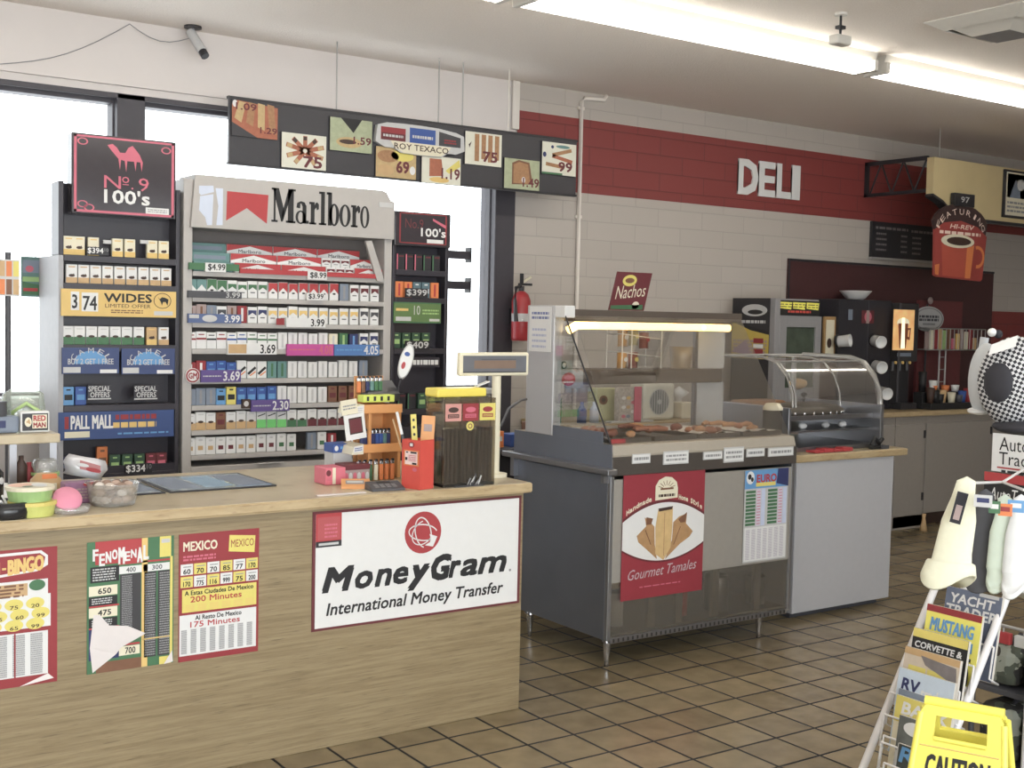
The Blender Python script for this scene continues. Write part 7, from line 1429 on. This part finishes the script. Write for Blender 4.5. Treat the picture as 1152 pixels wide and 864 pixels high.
for k, (x, y, z, w_, h_, lab) in enumerate(((gx-.12, gy+.045, .321, .17, .15, 'camouflage bag on the upper shelf nearest the rack'), (gx+.08, gy+.03, .321, .18, .15, 'camouflage bag on the upper shelf behind the nearest one'), (gx-.12, gy-.115, .321, .17, .14, 'camouflage bag at the right end of the upper shelf'), (gx-.1, gy+.04, .061, .22, .2, 'camouflage bag on the bottom shelf of the dark stand'), (gx-.1, gy-.115, .061, .2, .19, 'camouflage bag at the right end of the bottom shelf'))):
    m = MB().box(x-w_/2, x+w_/2, y-.072, y+.075, z, z+h_, camom, .04).tube([(x-w_*.3, y-.03, z+h_-.01), (x, y-.03, z+h_+.025), (x+w_*.3, y-.03, z+h_-.01)], .008, capdark, 8); tag(m.build('camouflage_bag'), lab, 'bag', 'camouflage bags on the dark stand')
random.seed(3)
for k in range(7):
    x = gx-.17+.045*k; c_ = [lgrey, red, white, orange, bluegrey, pink, lgreen][k]; z = .521+.172+.012 if False else .7205
for k, (px, py, c_, lab) in enumerate(((1118, 709, lgrey, 'pale grey'), (1128, 713, red, 'red'), (1137, 706, white, 'white'), (1146, 712, orange, 'orange'))):
    q = V((gx-.2+.0, gy+.1-.075*k, .7)); m = MB().box(gx-.215, gx-.195, gy+.10-.075*k-.03, gy+.10-.075*k+.03, .475, .515, c_, .004).tube([(gx-.205, gy+.10-.075*k, .515), (gx-.205, gy+.10-.075*k, .535)], .003, wire, 6); tag(m.build('key_chain'), '%s small packet clipped along the top rail of the dark stand' % lab, 'packet', 'packets on the rail of the dark stand')
MB().tube([(gx-.205, gy-.2, .535), (gx-.205, gy+.14, .535)], .006, wire, 8).build('rail', t)

# yellow floor sign
ysg = mat('floor_sign_yellow', (240, 228, 40), rough=.4, noise=.04)
e0 = atZ(1040, 790, .62); e1 = atZ(1131, 806, .62); mid = (e0+e1)/2; ru = (e1-e0); ru.z = 0; wtop = ru.length; ru.normalize(); rn = V((ru.y, -ru.x, 0))
if rn.dot(CAM-mid) < 0: rn = -rn
t = thing('wet_floor_sign', (mid.x, mid.y, 0), 'yellow folding CAUTION floor sign in the bottom right corner', 'floor sign')
def panel(sgn):
    dn = (rn*sgn*.26+Z_W*-.95).normalized(); pn = ru.cross(dn).normalized()
    if pn.dot(rn*sgn) < 0: pn = -pn
    o_ = V((mid.x, mid.y, .62)) + rn*sgn*.012; H_ = .642
    def q(u, v, l=0): w_ = wtop/2+(.05)*v; return o_+ru*(u*w_)+dn*(H_*v)+pn*l
    m = MB()
    def quad(pts, l0=0, l1=.012):
        a_ = [q(u, v, l0) for u, v in pts]; b_ = [q(u, v, l1) for u, v in pts]; n_ = len(pts)
        m.add(a_+b_, [tuple(range(n_)), tuple(range(2*n_-1, n_-1, -1))]+[(i, i+n_, (i+1) % n_+n_, (i+1) % n_) for i in range(n_)], ysg)
    quad([(-.92, 0), (.92, 0), (1, .025), (1, .035), (-1, .035), (-1, .025)]); quad([(-1, .035), (-.62, .035), (-.62, .115), (-1, .115)]); quad([(.62, .035), (1, .035), (1, .115), (.62, .115)]); quad([(-1, .115), (1, .115), (1, .9), (-1, .9)]); quad([(-1, .9), (-.7, .9), (-.7, 1), (-1, 1)]); quad([(.7, .9), (1, .9), (1, 1), (.7, 1)])
    for a2, b2 in (((-1, .03), (-1, 1)), ((1, .03), (1, 1))): m.tube([q(*a2, .006), q(*b2, .006)], .009, ysg, 8)
    m.tube([q(-.6, .12, .012), q(.6, .12, .012)], .006, ysg, 8); m.tube([q(-.9, .15, .012), q(.9, .15, .012)], .002, gold, 6)
    o2 = m.build('panel', t)
    if sgn > 0:
        mm = MB(); uu = ru if ru.dot(RIGHT) > 0 else -ru; w_ = wtop*.86; c = Cv(mm, q(0, .165, .0125)-uu*(w_/2), uu*w_, dn*.4, lift=.0008)
        if c.n.dot(pn) < 0: c.n = -c.n
        c.text('CAUTION', .04, .02, .96, .17, black, 1, .03).ring(.5, .55, .3, .24, .1, black).ell(.5, .46, .05, .04, black).line([(.48, .5), (.44, .62), (.54, .7)], .012, black).line([(.47, .54), (.6, .5)], .01, black); mm.build('lettering', o2)
panel(1); panel(-1)
m = MB(); m.tube([mid+ru*(wtop/2)*s_+V((0, 0, .004)) for s_ in (-.98, .98)], .014, ysg, 10); m.build('hinge', t)
# ================================================================ CAMERA, LIGHT
cam = bpy.data.cameras.new('camera'); co = bpy.data.objects.new('camera', cam); C.objects.link(co); bpy.context.scene.camera = co
cam.sensor_width = 36; cam.sensor_fit = 'HORIZONTAL'; cam.lens = 36*F_PX/1152; cam.clip_start = .05; cam.clip_end = 100
Mx = Matrix((RIGHT, UP, -FWD)).transposed().to_4x4(); Mx.translation = CAM; co.matrix_world = Mx
sc = bpy.context.scene
w = bpy.data.worlds.new('sky'); sc.world = w; w.use_nodes = True
bg = w.node_tree.nodes['Background']; bg.inputs[0].default_value = (.93, .97, 1, 1); bg.inputs[1].default_value = 4.0
def area(name, loc, rot, sx, sy, power, colr=(1, 1, 1)):
    l = bpy.data.lights.new(name, 'AREA'); l.shape = 'RECTANGLE'; l.size = sx; l.size_y = sy; l.energy = power; l.color = colr
    o = bpy.data.objects.new(name, l); C.objects.link(o); o.location = loc; o.rotation_euler = rot; return o
for i, (a, b_) in enumerate(FW): area('window_daylight', ((a+b_)/2, YF-.3, 1.55), (math.radians(90), 0, 0), b_-a, 2.2, (115, 74, 28, 8)[i], (.95, .98, 1))
sc.view_settings.view_transform = 'Standard'; sc.view_settings.look = 'None'; sc.view_settings.gamma = 1; sc.view_settings.use_curve_mapping = False; sc.view_settings.exposure = 0
sc.cycles.use_denoising = True; sc.cycles.max_bounces = 8; sc.cycles.transparent_max_bounces = 24; sc.cycles.sample_clamp_indirect = 6
